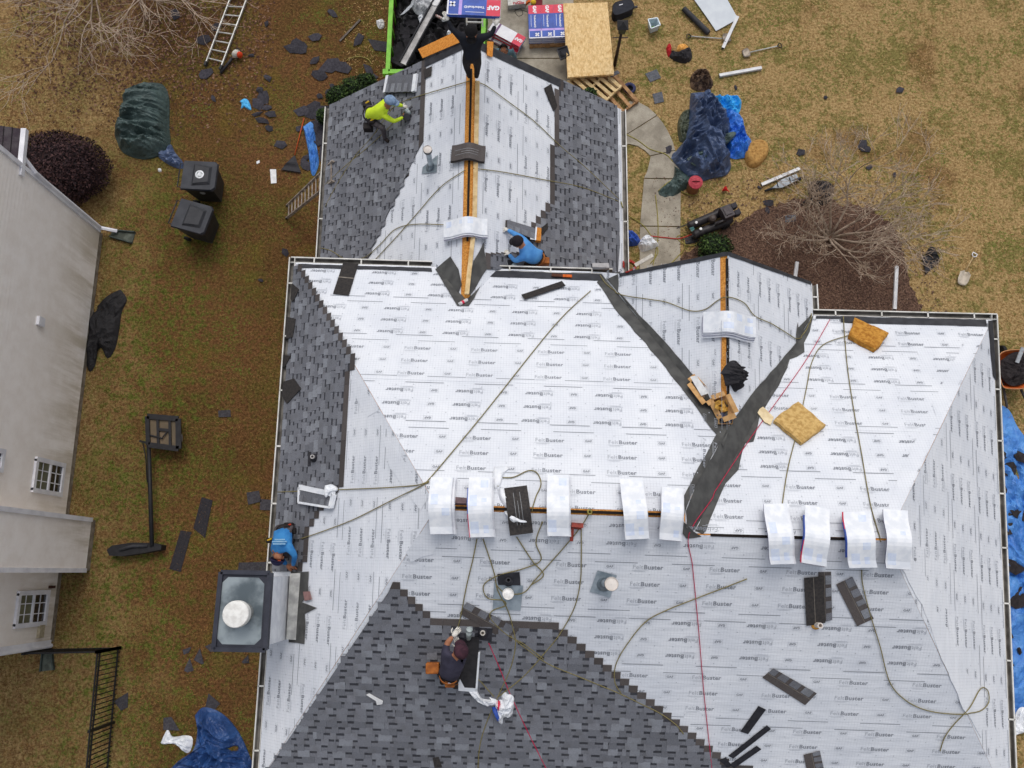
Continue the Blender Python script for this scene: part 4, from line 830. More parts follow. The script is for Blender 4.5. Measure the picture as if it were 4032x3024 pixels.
MB().tube([at(598, 2150, .3), at(592, 1950, .32), at(585, 1740, .36)], .05, 10).build('pole', HB, hoop, True); MB().tube([at(580, 1900, .3), at(574, 1800, .3), at(562, 1742, .34)], .014, 6).build('lift_arm', HB, hoop, True)
MB().bar(at(550, 1736, .36), at(642, 1762, .4), .05, .05).build('bracket', HB, hoop); MB().tube([at(585, 1712, .38), at(640, 1726, .42)], .02, 6).build('strut', HB, hoop); MB().tube([at(640, 1722, .42), at(662, 1696, .4)], .016, 6).build('strut', HB, hoop)
bq = [at(582, 1640, .36), at(704, 1650, .36), at(706, 1768, .36), at(586, 1752, .36)]
MB().prism(bq, (0, 0, -.02)).build('backboard', M('backboard_clear', (112, 96, 76), (96, 84, 66), 3, .35), hoop)
for a_, b_, w_ in ((0, 1, .13), (1, 2, .13), (2, 3, .13), (3, 0, .1)): MB().bar(bq[a_]+V((0, 0, .03)), bq[b_]+V((0, 0, .03)), w_, .05).build('frame_bar', HB, hoop)
for t in (.33, .72): MB().bar(bq[0].lerp(bq[1], t)+V((0, 0, .025)), bq[3].lerp(bq[2], t)+V((0, 0, .025)), .06, .04).build('frame_bar', HB, hoop)
MB().bar(bq[0].lerp(bq[3], .42).lerp(bq[1].lerp(bq[2], .42), .33)+V((0, 0, .03)), bq[0].lerp(bq[3], .42).lerp(bq[1].lerp(bq[2], .42), .72)+V((0, 0, .03)), .07, .04).build('frame_bar', HB, hoop)
drape('net', None, None, GR, [(704, 1712), (716, 1708), (718, 1735), (710, 1748), (702, 1738)], .05, M('net_white', (200, 198, 196)), 44, .06, 12, 6, 30, parent=hoop)
# ---------------------------------------------------------------- dumpster and its load
GRN = M('dumpster_green', (128, 196, 62), (110, 176, 50), 5, .5); RUST = M('dumpster_inside', (104, 66, 48), (70, 48, 38), 5, .9); DZ = 1.35
dk = [at(1545, -60, DZ), at(1908, -60, DZ), at(1914, 300, DZ), at(1527, 284, DZ)]
dk[2] = dk[1]+(dk[3]-dk[0]); dum = thing('dumpster', 'open lime green dumpster full of torn off roofing beside the garage', 'dumpster', dk[3]-V((0, 0, DZ)))
for i, nm in ((3, 'side_wall'), (1, 'side_wall'), (2, 'end_wall'), (0, 'end_wall')):
    a_, b_ = dk[i], dk[(i+1) % 4]; nrm = V((-(b_-a_).y, (b_-a_).x, 0)).normalized(); MB().box((a_+b_)/2-V((0, 0, DZ/2-.03)), (b_-a_)/2, nrm*.03, V((0, 0, DZ/2-.03))).build(nm, RUST, dum)
    MB().bar(a_, b_, .11, .09).build('top_rail', GRN, dum)
    for k in range(5): p = a_.lerp(b_, (k+.5)/5); MB().box(p-V((0, 0, DZ/2)), nrm*.06, (b_-a_).normalized()*.04, V((0, 0, DZ/2-.05))).build('rib', GRN, dum)
MB().prism([p-V((0, 0, DZ-.08)) for p in dk], (0, 0, -.05)).build('floor', RUST, dum)
MB().box(dk[3]+V((-.05, -.02, 0)), V((.07, 0, 0)), V((0, .07, 0)), V((0, 0, .07))).build('corner_block', GRN, dum)
BLK = tarp_mat('felt_black', (34, 33, 36), (44, 42, 46), .75); hz1 = HZ(.75)
drape('torn_off_roofing', 'heap of black torn off roofing felt and shingles filling the dumpster', 'debris', hz1, [(1565, -50), (1890, -50), (1895, 200), (1890, 275), (1560, 275), (1556, 120)], .22, BLK, 51, .34, 2.4, 26, 140, 4)
for i in range(26):
    rr = random.Random(900+i); scrap(rr.uniform(1585, 1880), rr.uniform(-20, 240), rr.uniform(50, 110), 900+i, 'torn black roofing scrap on top of the dumpster load', 'roofing scraps in the dumpster', HZ(1.16), M('black_scrap2', (46, 44, 48), (30, 29, 32), 10, .9, rnd=.35))
gl = thing('old_gutter_length', 'long white gutter length thrown into the dumpster', 'gutter', at(1590, 255, 1.4)); a_, b_ = at(1588, 252, 1.42), at(1742, -30, 1.5)
MB().bar(a_, b_, .17, .02).build('trough', M('gutter_dirty', (206, 204, 202), (168, 166, 164), 5), gl); sd_ = V((-(b_-a_).y, (b_-a_).x, 0)).normalized()
for k in (-1, 1): MB().bar(a_+sd_*.1*k+V((0, 0, .03)), b_+sd_*.1*k+V((0, 0, .03)), .028, .09).build('lip', M('lip_dark', (52, 52, 56)), gl)
drape('scrap_plastic', 'grey white plastic sheet crumpled at the top of the dumpster', 'plastic', HZ(1.3), [(1620, 5), (1700, -20), (1710, 20), (1690, 55), (1645, 60), (1620, 25)], .1, M('plastic_grey', (196, 198, 200), (160, 162, 166), 6, .5), 55, .12, 5, 9, 60)
pslab('metal_strip', 'pale pointed metal strip poking from the dumpster load', 'metal strip', HZ(1.35), [(1577, 66), (1640, 0), (1650, 4), (1612, 44), (1590, 62)], .02, M('strip_pale', (176, 180, 184)), .05)
tag(MB().lathe(at(1715, 8, 1.5), (0, 0, 1), [(.001, 0), (.1, 0), (.12, .012), (.1, .02), (.001, .012)], 20).build('paper_plate', PAPER), 'round paper plate in the dumpster next to the gutter length', 'plate')
for i, (q, lb) in enumerate((([(1645, 70), (1665, 58), (1672, 85), (1655, 95), (1650, 80)], 'white wad of wrapper left of the long gutter in the dumpster'), ([(1738, 80), (1752, 68), (1760, 80), (1745, 86)], 'white wad of wrapper right of the long gutter in the dumpster'), ([(1758, 136), (1766, 124), (1776, 128), (1772, 142)], 'small white wad by the OSB offcut in the dumpster'))): drape('wrapper_wad', lb, 'wrapper', HZ(1.3), q, .04, WPLAS, 60+i, .05, 8, 5, 30)
tag(MB().tube([at(1715, 60, 1.42), at(1738, 72, 1.42)], .035, 10).build('drink_can', M('can_red', (150, 70, 60), (210, 210, 206), 30, .4)), 'small can lying in the dumpster near the gutter length', 'can')
ORB = M('new_osb', (226, 154, 70), (200, 124, 46), 26, .8, .2)
pslab('osb_offcut', 'orange strand board offcut resting on the gable rake above the dumpster', 'board', WLp, [(1654, 199), (1788, 136), (1818, 172), (1672, 234)], .014, ORB, .05)
pslab('osb_offcut', 'small orange strand board offcut right of the person in black', 'board', WRp, [(1912, 168), (1936, 170), (1932, 230), (1911, 222)], .014, ORB, .05)
# ---------------------------------------------------------------- bundles of shingles in printed wrapper
RED, BLU, LIL, WHT = M('wrap_red', (222, 52, 84), (206, 40, 70), 6, .45), M('wrap_blue', (50, 88, 178), (40, 74, 158), 6, .45), M('wrap_lilac', (188, 160, 226), (176, 146, 214), 6, .45), M('wrap_white', (238, 238, 242), (226, 226, 232), 6, .45)
def text_on(body, size, o, ex, ey, n, name, mat, parent, off=.0, bold=.004, center=True):
    v, f = glyphs(body, size, bold); xs = [a for a, b in v]; ys = [b for a, b in v]; cx_, cy_ = ((min(xs)+max(xs))/2, (min(ys)+max(ys))/2) if center else (0, 0); mb = MB()
    mb.v = [o+ex*(a-cx_)+ey*(b-cy_)+n*off for a, b in v]; mb.f = f; mb.m = [0]*len(f); return mb.build(name, mat, parent)
def bundle(c, X, Y, label, group, lie='top', lettering=True, back=False):
    """flat bundle, 1.0 x .337 x .095 m; X along its length towards the red end, Y across, top up"""
    c, X, Y = V(c), V(X).normalized(), V(Y).normalized(); Z = X.cross(Y).normalized()
    if Z.z < 0: Z = -Z
    root = thing('shingle_bundle', label, 'shingle bundle', c, group); rn = random.Random(int(c.x*999)); hl, hw_, T_ = .5, .1685, .085
    for k in range(4):
        j = V((rn.uniform(-.006, .006), rn.uniform(-.006, .006), 0)); MB().box(c+Z*(T_*(k+.5)/4)+j, X*hl, Y*hw_, Z*(T_/8-.0015)).build('layer', [WHT, BLU][k % 2], root)
    B = lambda x0, x1, y0, y1, m, nm, h=.003: MB().prism([c+X*x+Y*y+Z*(T_+h) for x, y in ((x0, y0), (x1, y0), (x1, y1), (x0, y1))], Z*-.006).build(nm, m, root)
    w_ = B(-hl, hl, -hw_, hw_, WHT, 'wrapper', .001)
    if back: B(.24, hl, -hw_, hw_, RED, 'red_panel'); B(-.32, -.26, -hw_, hw_, M('strap_mauve', (134, 104, 140)), 'strap')
    else:
        B(.24, hl, -hw_, hw_, RED, 'red_panel'); B(-.22, .24, -hw_, hw_, BLU, 'blue_panel'); B(-.28, -.22, -hw_, hw_, LIL, 'lilac_band'); B(-.47, -.28, -hw_+.02, hw_-.01, BLU, 'blue_panel')
        if lettering:
            for s in (1, -1): MB().bar(c+X*-.4+Y*(-.05)+(X+Y*s)*.045+Z*(T_+.008), c+X*-.4+Y*(-.05)-(X+Y*s)*.045+Z*(T_+.008), .04, .004).build('cross_mark', WHT, root)
            text_on('TimberlineHD', .066, c+X*.01+Y*.0, -X, Z.cross(-X), Z, 'lettering', WHT, root, T_+.006, .002)
            MB().prism([c+X*x+Y*y+Z*(T_+.006) for x, y in ((-.15, .1), (.2, .1), (.2, .108), (-.15, .108))], Z*-.002).build('small_print', WHT, root)
    if lettering: text_on('GAF', .122, c+X*.37+Y*.0, -X, Z.cross(-X), Z, 'lettering', WHT, root, T_+.006, .006)
    for e in (-1, 1): MB().box(c+Y*(e*(hw_+.001))+Z*T_*.5, X*hl*.98, Y*.002, Z*T_*.4).build('side_print', BLU if e > 0 else RED, root)
    return root
PAL = M('pallet_pine', (226, 200, 152), (196, 166, 116), 7, .85, .2, rnd=.1); PALO = M('pallet_old', (186, 146, 104), (146, 110, 76), 9, .9, .3, rnd=.12)
def pallet(label, c, X, Y, n, mat, boards_top=True, L_=1.0, W_=1.1):
    c, X, Y = V(c), V(X).normalized(), V(Y).normalized(); Z = V((0, 0, 1)); root = thing('pallet', label, 'pallet', c)
    for k in range(3): MB().box(c+Y*(k-1)*(W_/2-.03)+Z*.07, X*L_/2, Y*.022, Z*.045).build('stringer', mat, root)
    for k in range(n):
        x = -L_/2+.05+(L_-.1)*k/(n-1); MB().box(c+X*x+Z*.125, X*.048*(1 if n < 9 else 1.1), Y*W_/2, Z*.009).build('deck_board', mat, root)
    for k in range(3): MB().box(c+X*(k-1)*(L_/2-.05)+Z*.016, X*.048, Y*W_/2, Z*.009).build('base_board', mat, root)
    return root
s0, s1, s3 = at(2082, 30, .42), at(2228, 24, .42), at(2086, 150, .42); ex, ey = (s1-s0).normalized(), (s0-s3).normalized(); ctr = (at(2156, 86, .4)); ctr.z = 0
pallet('pallet under the printed shingle bundles on the driveway', ctr+V((0, 0, .03)), ex, ey, 7, PALO)
for ly in range(3):
    for k in range(3):
        p = ctr+ex*(k-1)*.342+V((0, 0, .165+.09*ly)); nm = ('left', 'middle', 'right')[k]
        lb = f'top {nm} printed shingle bundle of the pallet stack on the driveway' if ly == 2 else f'{nm} shingle bundle in the {"bottom" if ly == 0 else "middle"} layer of the pallet stack'
        bundle(p, ey, ex*(-1), lb, 'bundles stacked on the pallet', lettering=(ly == 2))
for i, (p, a_, lb) in enumerate(((at(1985, 165, .05), 152, 'lowest of the loose bundles beside the gable'), (at(1992, 150, .15), 150, 'middle one of the loose bundles beside the gable'), (at(1996, 140, .25), 149, 'white backed bundle with a red end on top of the loose ones'))):
    a_ = math.radians(180+a_); X = V((math.cos(a_), math.sin(a_), 0)); bundle(p, X, V((-X.y, X.x, 0)), lb, 'loose bundles on the driveway', lettering=(i == 2), back=True)
# sheets of strand board on pallets, spilled pallets
q = [at(2218, 13, .5), at(2392, 9, .5), at(2418, 292, .5), at(2236, 304, .5)]
for k in range(3): tag(MB().prism([p-V((.004*k, .006*k, .018*k)) for p in q], (0, 0, -.0145)).build('osb_sheet', OSB), ['topmost full sheet of pale strand board in the stack by the lamp post', 'second strand board sheet just under the topmost one', 'lowest strand board sheet of the stack by the lamp post'][k], 'board', 'strand board sheets')
pc_ = sum(q, V())/4; pe, pn = (q[1]-q[0]).normalized(), (q[0]-q[3]).normalized()
for k in range(3): pallet(['bottom pallet under the strand board sheets', 'second pallet under the strand board sheets', 'third pallet right under the strand board sheets'][k], V((pc_.x, pc_.y-.1, .01+.145*k)), pe, pn, 6, PALO, W_=1.9)
d1 = (at(2410, 350)-at(2330, 395)).normalized(); n1_ = V((-d1.y, d1.x, 0))
dA = (at(2290, 300)-at(2400, 395)).normalized()
pallet('pale pine pallet lying askew on top by the garage corner', at(2328, 350, .16), V((-dA.y, dA.x, 0)), dA, 7, PAL, L_=1.15, W_=1.15)
dB = (at(2405, 330)-at(2470, 405)).normalized(); pallet('brown pallet partly under the pale pine one', at(2395, 385, .01), V((-dB.y, dB.x, 0)), dB, 5, PALO, L_=1.1, W_=1.25)
# ---------------------------------------------------------------- right lawn and driveway odds and ends
BLKP = M('black_plastic', (40, 40, 45), (52, 52, 58), 8, .5)
lp = at(2420, 258); lz = lift(lp, y=122); lamp = thing('lamp_post', 'slender dark lamp post with a square lantern by the driveway', 'lamp post', lp)
tp_ = V((lp.x, lp.y, lz)); IR = M('post_bronze', (58, 44, 42), (44, 34, 34), 8, .6)
MB().tube([lp, V((lp.x, lp.y, lz-.08))], [.05, .036], 10).build('post', IR, lamp, True); MB().bar(tp_+V((-.2, 0, -.28)), tp_+V((.2, 0, -.28)), .02, .02).build('ladder_rest', IR, lamp)
MB().lathe(tp_, (0, 0, 1), [(.04, -.1), (.07, -.06), (.1, -.02), (.12, .0)], 4).build('lantern_base', IR, lamp); lg = MB().lathe(tp_, (0, 0, 1), [(.115, 0), (.15, .24)], 4).build('lantern_glass', M('lantern_glass', (70, 84, 66), (56, 60, 56), 5, .2), lamp)
MB().lathe(tp_, (0, 0, 1), [(.2, .235), (.2, .25), (.06, .34), (.03, .36), (.001, .38)], 4).build('lantern_roof', M('lantern_black', (50, 50, 52)), lamp)
bk = thing('nail_tray', 'black square plastic tray tilted against the strand board stack', 'tray', at(2222, 208)); c_ = at(2215, 205, .42)
t4 = [at(2193, 195, .45), at(2232, 182, .55), at(2241, 218, .5), at(2208, 236, .4)]; MB().prism(t4, (0, 0, -.04)).build('body', BLKP, bk); m4 = sum(t4, V())/4
MB().lathe(m4+V((0, 0, .003)), (0, 0, 1), [(.001, -.02), (.08, -.01), (.1, .004), (.085, .004)], 16).build('recess', M('tray_inner', (30, 30, 34)), bk)
for a_, b_ in ((0, 1), (1, 2), (2, 3), (3, 0)): MB().bar(t4[a_]+V((0, 0, .01)), t4[b_]+V((0, 0, .01)), .025, .04).build('rim', BLKP, bk)
hat = thing('bucket_hat', 'navy wide brimmed hat upside down by the pallets', 'hat', at(2478, 353)); NV = M('hat_navy', (66, 68, 102), (52, 54, 84), 14, .9)
MB().lathe(at(2478, 353), (0, 0, 1), [(.08, .0), (.1, .09), (.165, .07), (.17, .08), (.1, .1), (.085, .03), (.001, .02)], 20).build('brim', NV, hat, True); MB().lathe(at(2478, 353, .03), (0, 0, 1), [(.001, .0), (.08, .0), (.094, .06)], 16).build('lining', M('hat_inner', (24, 24, 34)), hat, True)
tr_ = thing('toolbox', 'red and yellow toolbox with a cord at the top of the driveway', 'toolbox', at(2110, 10)); MB().prism([at(x, y, .3) for x, y in ((2092, -5), (2136, -8), (2136, 24), (2094, 22))], (0, 0, -.3)).build('case', M('box_maroon', (112, 34, 42)), tr_)
MB().ell(at(2100, 8, .32), V((.08, 0, 0)), V((0, .08, 0)), V((0, 0, .06)), 10, 6).build('yellow_tool', M('tool_yellow', (232, 188, 46)), tr_, True); MB().bar(at(2064, 20, .1), at(2086, 4, .28), .06, .06).build('orange_handle', M('tool_orange', (226, 108, 40)), tr_)
rope('power_cord', 'thin looped black cord on the driveway beside the bundles', 'cord', [(2075, 14), (2040, 30), (2018, 24), (2030, 40), (2050, 38), (2058, 58), (2040, 66), (2028, 44), (2060, 44), (2078, 52)], .008, M('cord_black', (40, 38, 38)))
pw = thing('tool_case', 'white printed tool carton with a red word at the top edge', 'carton', at(2050, 5)); cq = [at(1998, -40, .22), at(2078, -40, .22), at(2070, 14, .22), at(2000, 22, .22)]; MB().prism(cq, (0, 0, -.22)).build('case', M('carton_white', (214, 212, 206)), pw)
text_on('ruGio', .13, at(2042, 10, .226), V((1, .06, 0)).normalized(), V((-.06, 1, 0)).normalized(), V((0, 0, 1)), 'lettering', M('letter_red', (182, 28, 52)), pw)
suit = thing('soft_case', 'black soft case with rounded ends on the right lawn', 'case', at(2455, 35)); sq = crsp([(2412, 35), (2422, 12), (2470, -2), (2488, 4), (2496, 26), (2480, 40), (2430, 58), (2416, 52), (2412, 35)], 5)[:-1]
MB().prism([at(x, y, .3) for x, y in sq], (0, 0, -.3)).build('body', M('case_black', (34, 36, 44), (44, 46, 54), 12, .8), suit); MB().tube([at(x, y, .2) for x, y in sq+[sq[0]]], .015, 5).build('piping', M('case_piping', (20, 20, 24)), suit); MB().bar(at(2494, 30, .15), at(2510, 26, .15), .05, .05).build('strap', BLKP, suit); MB().bar(at(2438, 20, .305), at(2452, 16, .305), .02, .004).build('badge', WHT, suit)
tub = thing('clear_tub', 'clear square plastic tub with green scraps inside', 'tub', at(2580, 100)); tq, tb = [at(x, y, .28) for x, y in ((2552, 76), (2588, 70), (2600, 98), (2564, 112))], None; CLR = M('clear_plastic', (214, 226, 232), (200, 214, 222), 6, .25)
tc_ = sum(tq, V())/4; tb = [V((tc_.x+(p.x-tc_.x)*.8, tc_.y+(p.y-tc_.y)*.8, .01)) for p in tq]
for i in range(4): j = (i+1) % 4; MB().prism([tq[i], tq[j], tb[j], tb[i]], ((tc_-tq[i]).normalized()*.008)).build('side', CLR, tub); MB().bar(tq[i], tq[j], .025, .02).build('rim', CLR, tub)
MB().prism([p+V((0, 0, .01)) for p in tb], (0, 0, -.008)).build('base', CLR, tub); MB().ell(tc_-V((.0, 0, .22)), V((.08, .03, 0)), V((-.02, .05, 0)), V((0, 0, .02)), 9, 5).build('scraps', M('scrap_green', (120, 170, 84)), tub)
tag(MB().tube([at(2692, 34, .08), at(2790, 130, .08)], .075, 14).build('membrane_roll', M('roll_black', (44, 44, 48), (56, 56, 60), 6, .6)), 'thick black membrane roll lying beside the white panel', 'roll')
pslab('metal_sheet', 'large pale grey flat metal sheet lying on the straw lawn', 'metal sheet', GR, [(2716, -20), (2850, -20), (2904, 78), (2818, 126), (2780, 70)], .02, M('panel_pale', (206, 212, 216), (196, 202, 208), 3, .5), .03)
DSP = M('downspout_white', (228, 228, 228), (208, 208, 210), 5, .45)
for a_, b_, lb in (((2846, 190), (2904, 66), 'white downspout leaning over the white panel corner'), ((2832, 298), (2998, 268), 'white downspout lying alone on the straw lawn'), ((3522, 1218), (3530, 1048), 'long white downspout lying straight at the mulch bed edge'), ((3130, 1094), (3138, 1032), 'short white downspout piece near the small gable'), ((2998, 728), (3148, 664), 'white downspout beside the strapped roll')):
    a3, b3 = at(*a_, .05), at(*b_, .05); r_ = thing('downspout', lb, 'downspout', a3, 'loose downspouts'); MB().bar(a3, b3, .085, .07).build('pipe', DSP, r_); MB().bar(a3-(b3-a3).normalized()*.004, a3+(b3-a3)*.02, .065, .05).build('open_end_shade', M('pipe_inner_shade', (70, 70, 72)), r_)  # dark plug paints the shade inside the open pipe end
    for k in (-1, 1): sd2 = V((-(b3-a3).y, (b3-a3).x, 0)).normalized()*.03*k; MB().bar(a3+sd2+V((0, 0, .036)), b3+sd2+V((0, 0, .036)), .012, .006).build('ridge', DSP, r_)
def shovel(label, g, n, tip, w_, mat_h, mat_b, curve=.06):
    r_ = thing('shovel', label, 'shovel', n); d = (tip-n).normalized(); s = V((-d.y, d.x, 0)); MB().tube([g, n], .016, 7).build('shaft', mat_h, r_, True)
    hd = (g-n).normalized(); hs = V((-hd.y, hd.x, 0)); MB().tube([g, g+hd*.06+hs*.06, g+hd*.12+hs*.06, g+hd*.12-hs*.06, g+hd*.06-hs*.06, g], .014, 6).build('grip', M('grip_dark', (44, 44, 46)) if 'pale' not in label else WHT, r_, True)
    mb = MB(); ks = 6; L_ = (tip-n).length
    for i in range(ks+1):
        t = i/ks; ww2 = w_*(min(1, .35+t*4) if t < .2 else 1)*(1-.25*max(0, t-.7)/.3)
        for k in (-1, -.5, 0, .5, 1): mb.v.append(n+d*L_*t+s*ww2*k+V((0, 0, .012+curve*(k*k)+.02*(1-t))))
    for i in range(ks):
        for k in range(4): b = i*5+k; mb.f.append((b, b+1, b+6, b+5)); mb.m.append(0)
    o = mb.build('blade', mat_b, r_, True); md = o.modifiers.new('thickness', 'SOLIDIFY'); md.thickness = .006
STL = M('steel_worn', (150, 140, 128), (110, 100, 90), 9, .5, 0, .5)
shovel('roofing shovel with a black grip pointing at the leaning downspout', at(2722, 143, .04), at(2844, 152, .05), at(2876, 150, .03), .13, M('shaft_alu', (196, 196, 192)), STL, .01)
shovel('square bladed shovel with a black grip on the straw lawn', at(3060, 182, .05), at(2952, 206, .05), at(2924, 215, .03), .13, M('shaft_alu', (196, 196, 192)), STL, .01)
shovel('pale scoop shovel with a pale grip on the right lawn', at(3832, 1012, .05), at(3798, 1072, .06), at(3780, 1122, .03), .14, M('shaft_wood', (190, 164, 120)), M('scoop_pale', (206, 194, 176), (180, 168, 150), 7, .6), .07)
jk = thing('work_jacket', 'black jacket with red trim and an orange lining on the lawn', 'jacket', at(2670, 215)); JB = tarp_mat('jacket_black', (30, 28, 32), (40, 36, 40), .85)
drape('body', None, None, GR, [(2632, 200), (2650, 205), (2664, 208), (2712, 192), (2722, 205), (2722, 235), (2698, 250), (2655, 240), (2634, 222)], .12, JB, 71, .1, 4, 9, 60, parent=jk); drape('sleeve', None, None, GR, [(2622, 192), (2632, 174), (2642, 180), (2642, 215), (2630, 224)], .09, M('jacket_red', (196, 40, 48)), 72, .05, 6, 6, 36, parent=jk); drape('lining', None, None, HZ(.1), [(2664, 200), (2672, 178), (2700, 178), (2712, 194), (2690, 208)], .06, M('lining_orange', (214, 150, 70), (236, 178, 100), 12), 73, .05, 6, 6, 36, parent=jk)
drape('camouflage_jacket', 'brown camouflage jacket crumpled above the navy tarp pile', 'jacket', GR, [(2716, 310), (2735, 282), (2765, 274), (2790, 295), (2806, 325), (2798, 350), (2760, 360), (2722, 348)], .14, M('camo', (112, 90, 72), (66, 50, 42), 9, .9, lo=.45, hi=.55), 75, .16, 4, 12, 70)
drape('cyan_tarp', 'bright cyan blue tarp end behind the navy tarp pile', 'tarp', GR, [(2805, 378), (2850, 380), (2900, 384), (2918, 400), (2912, 440), (2890, 452), (2850, 440), (2815, 410)], .08, TC, 77, .15, 3.6, 13, 70)
drape('blue_tarp', 'bright royal blue tarp folded on the right of the navy tarp pile', 'tarp', GR, [(2850, 425), (2890, 440), (2920, 470), (2935, 520), (2960, 565), (2950, 590), (2938, 620), (2880, 625), (2860, 590), (2850, 500)], .08, TB, 78, .2, 3.2, 18, 90)
drape('olive_tarp', 'olive green tarp edge showing left of the navy tarp pile', 'tarp', GR, [(2715, 430), (2690, 440), (2670, 475), (2668, 520), (2680, 560), (2720, 540)], .1, tarp_mat('tarp_olive', (82, 88, 72), (62, 70, 56)), 79, .1, 4, 9, 56)
drape('navy_tarp', 'large navy tarp heaped over a pile beside the path', 'tarp', GR, [(2718, 372), (2765, 366), (2790, 355), (2810, 385), (2850, 430), (2870, 490), (2882, 530), (2875, 580), (2860, 620), (2878, 650), (2860, 690), (2800, 705), (2750, 715), (2700, 690), (2660, 650), (2638, 620), (2660, 600), (2690, 585), (2700, 520), (2712, 450)], .3, TN, 80, .36, 2.2, 32, 170, 2.6)
drape('green_tarp', 'dark green tarp end trailing over the garden path', 'tarp', GR, [(2655, 655), (2690, 680), (2720, 700), (2720, 730), (2690, 752), (2640, 780), (2600, 775), (2590, 755), (2620, 730), (2650, 700)], .1, TG, 82, .12, 3.4, 12, 70)
drape('green_tarp', 'dark green tarp fold lying across the navy heap', 'tarp', HZ(.3), [(2790, 555), (2830, 540), (2880, 520), (2898, 528), (2870, 560), (2830, 590), (2790, 640), (2740, 655), (2705, 625), (2760, 620), (2785, 590)], .06, TG, 83, .1, 3.6, 10, 70)
ins = tarp_mat('foam_tan', (168, 122, 58), (146, 102, 44), .95); insr = M('foam_slab', (184, 142, 82), (146, 106, 54), 12, .95, .7, lo=.4, hi=.7)
drape('foam_slab', 'worn brown foam pad half under the royal blue tarp', 'foam pad', GR, [(2925, 610), (2950, 565), (2985, 552), (3015, 560), (3026, 590), (3015, 625), (2978, 660), (2945, 655)], .14, insr, 85, .03, 5, 12, 70, 9)
cl = thing('drink_cooler', 'round red water cooler beside the tarp pile', 'cooler', at(2726, 745)); cc = at(2726, 745)
MB().lathe(cc, (0, 0, 1), [(.16, 0), (.17, .36), (.18, .38)], 22).build('body', M('cooler_body', (150, 104, 72)), cl, True); MB().lathe(cc, (0, 0, 1), [(.185, .38), (.185, .43), (.1, .46), (.001, .46)], 22).build('lid', M('cooler_red', (186, 74, 84), (160, 56, 68), 14), cl); MB().tube([cc+V((-.1, 0, .46)), cc+V((0, 0, .49)), cc+V((.1, 0, .46))], .014, 6).build('handle', M('cooler_handle', (120, 40, 48)), cl)
tag(MB().lathe(at(2862, 748, .08), V((-.8, .5, .15)), [(.01, -.08), (.015, -.02), (.085, .09), (.08, .09), (.01, -.01)], 18).build('funnel', M('funnel_red', (216, 36, 40), None, 9, .4)), 'red plastic funnel lying on the lawn', 'funnel')
rl = thing('strapped_roll', 'rolled grey and black printed sheet strapped together', 'roll', at(3060, 720)); a3, b3 = at(3012, 752, .07), at(3152, 702, .08)
MB().tube([a3, b3], [.03, .05], 10).build('core', BLKP, rl, True); MB().prism([at(x, y, .12) for x, y in ((3040, 740), (3078, 706), (3136, 684), (3146, 706), (3080, 738))], (0, 0, -.05)).build('sheet', M('sheet_grey', (180, 186, 190), (150, 156, 162), 10), rl)
for t in (.35, .7): p = V(a3).lerp(b3, t); MB().bar(p+V((-.03, .1, .07)), p+V((.0, -.05, .07)), .02, .015).build('strap', M('strap_dark', (50, 52, 56)), rl)
gen = thing('air_compressor', 'black wheeled air compressor with twin tanks by the path', 'compressor', at(2800, 890)); g0, g1_ = at(2705, 925, .0), at(2880, 850, .0); gx_ = (g1_-g0).normalized(); gy_ = V((-gx_.y, gx_.x, 0)); gL = (g1_-g0).length; GK = M('comp_black', (38, 35, 38), (54, 50, 52), 9, .45); GP = lambda x, y, z: V((g0.x, g0.y, 0))+gx_*x*gL+gy_*y+V((0, 0, z))
for k in (-1, 1): MB().lathe(GP(.05, .14*k, .2), gx_, [(.001, -.02), (.09, 0), (.11, .05), (.11, gL*.8), (.09, gL*.86), (.001, gL*.88)], 16).build('tank', GK, gen, True)
MB().box(GP(.8, 0, .42), gx_*.14, gy_*.16, V((0, 0, .14))).build('engine', M('comp_engine', (74, 66, 70), (54, 48, 52), 12, .5), gen); MB().box(GP(.8, 0, .57), gx_*.09, gy_*.1, V((0, 0, .015))).build('engine_cover', M('comp_grey', (96, 90, 92)), gen)
for k in (-1, 1): MB().box(GP(1.0, .1*k, .38), gx_*.07, gy_*.065, V((0, 0, .1))).build('air_filter', M('comp_filter', (62, 60, 66)), gen)
MB().lathe(GP(.5, .02, .3), (0, 0, 1), [(.09, 0), (.09, .16), (.04, .2), (.001, .2)], 14).build('pump', M('comp_pump', (84, 74, 70), None, 12, .5), gen)
MB().lathe(GP(.62, -.16, .34), gy_, [(.001, -.02), (.15, -.02), (.15, .02), (.001, .02)], 20).build('belt_guard', GK, gen)
for k in (-1, 1): MB().tube([GP(.02, .17*k, .3), GP(-.22, .17*k, .36)], .016, 6).build('handle', GK, gen)
for x, y in ((.18, .1), (.2, -.1)): MB().lathe(GP(x, y, .36), (0, 0, 1), [(.001, .0), (.035, 0), (.035, .03), (.001, .03)], 14).build('gauge', PAPER, gen)
for k in range(4): MB().tube([GP(.1, .02*k-.03, .34), GP(.02, .03*k-.05, .32)], .008, 5).build('brass_fitting', M('fitting_teal', (110, 170, 170)), gen)
for k in (-1, 1): MB().lathe(GP(.75, .24*k, .12), gy_, [(.001, -.03), (.12, -.03), (.12, .03), (.001, .03)], 18).build('wheel', M('tyre', (30, 30, 32)), gen)
drape('rubber_mat', 'dark rubber mat under the compressor hoses', 'mat', GR, [(2694, 945), (2730, 925), (2750, 950), (2700, 962)], .01, BLKP, 88, .01, 4, 6, 36)
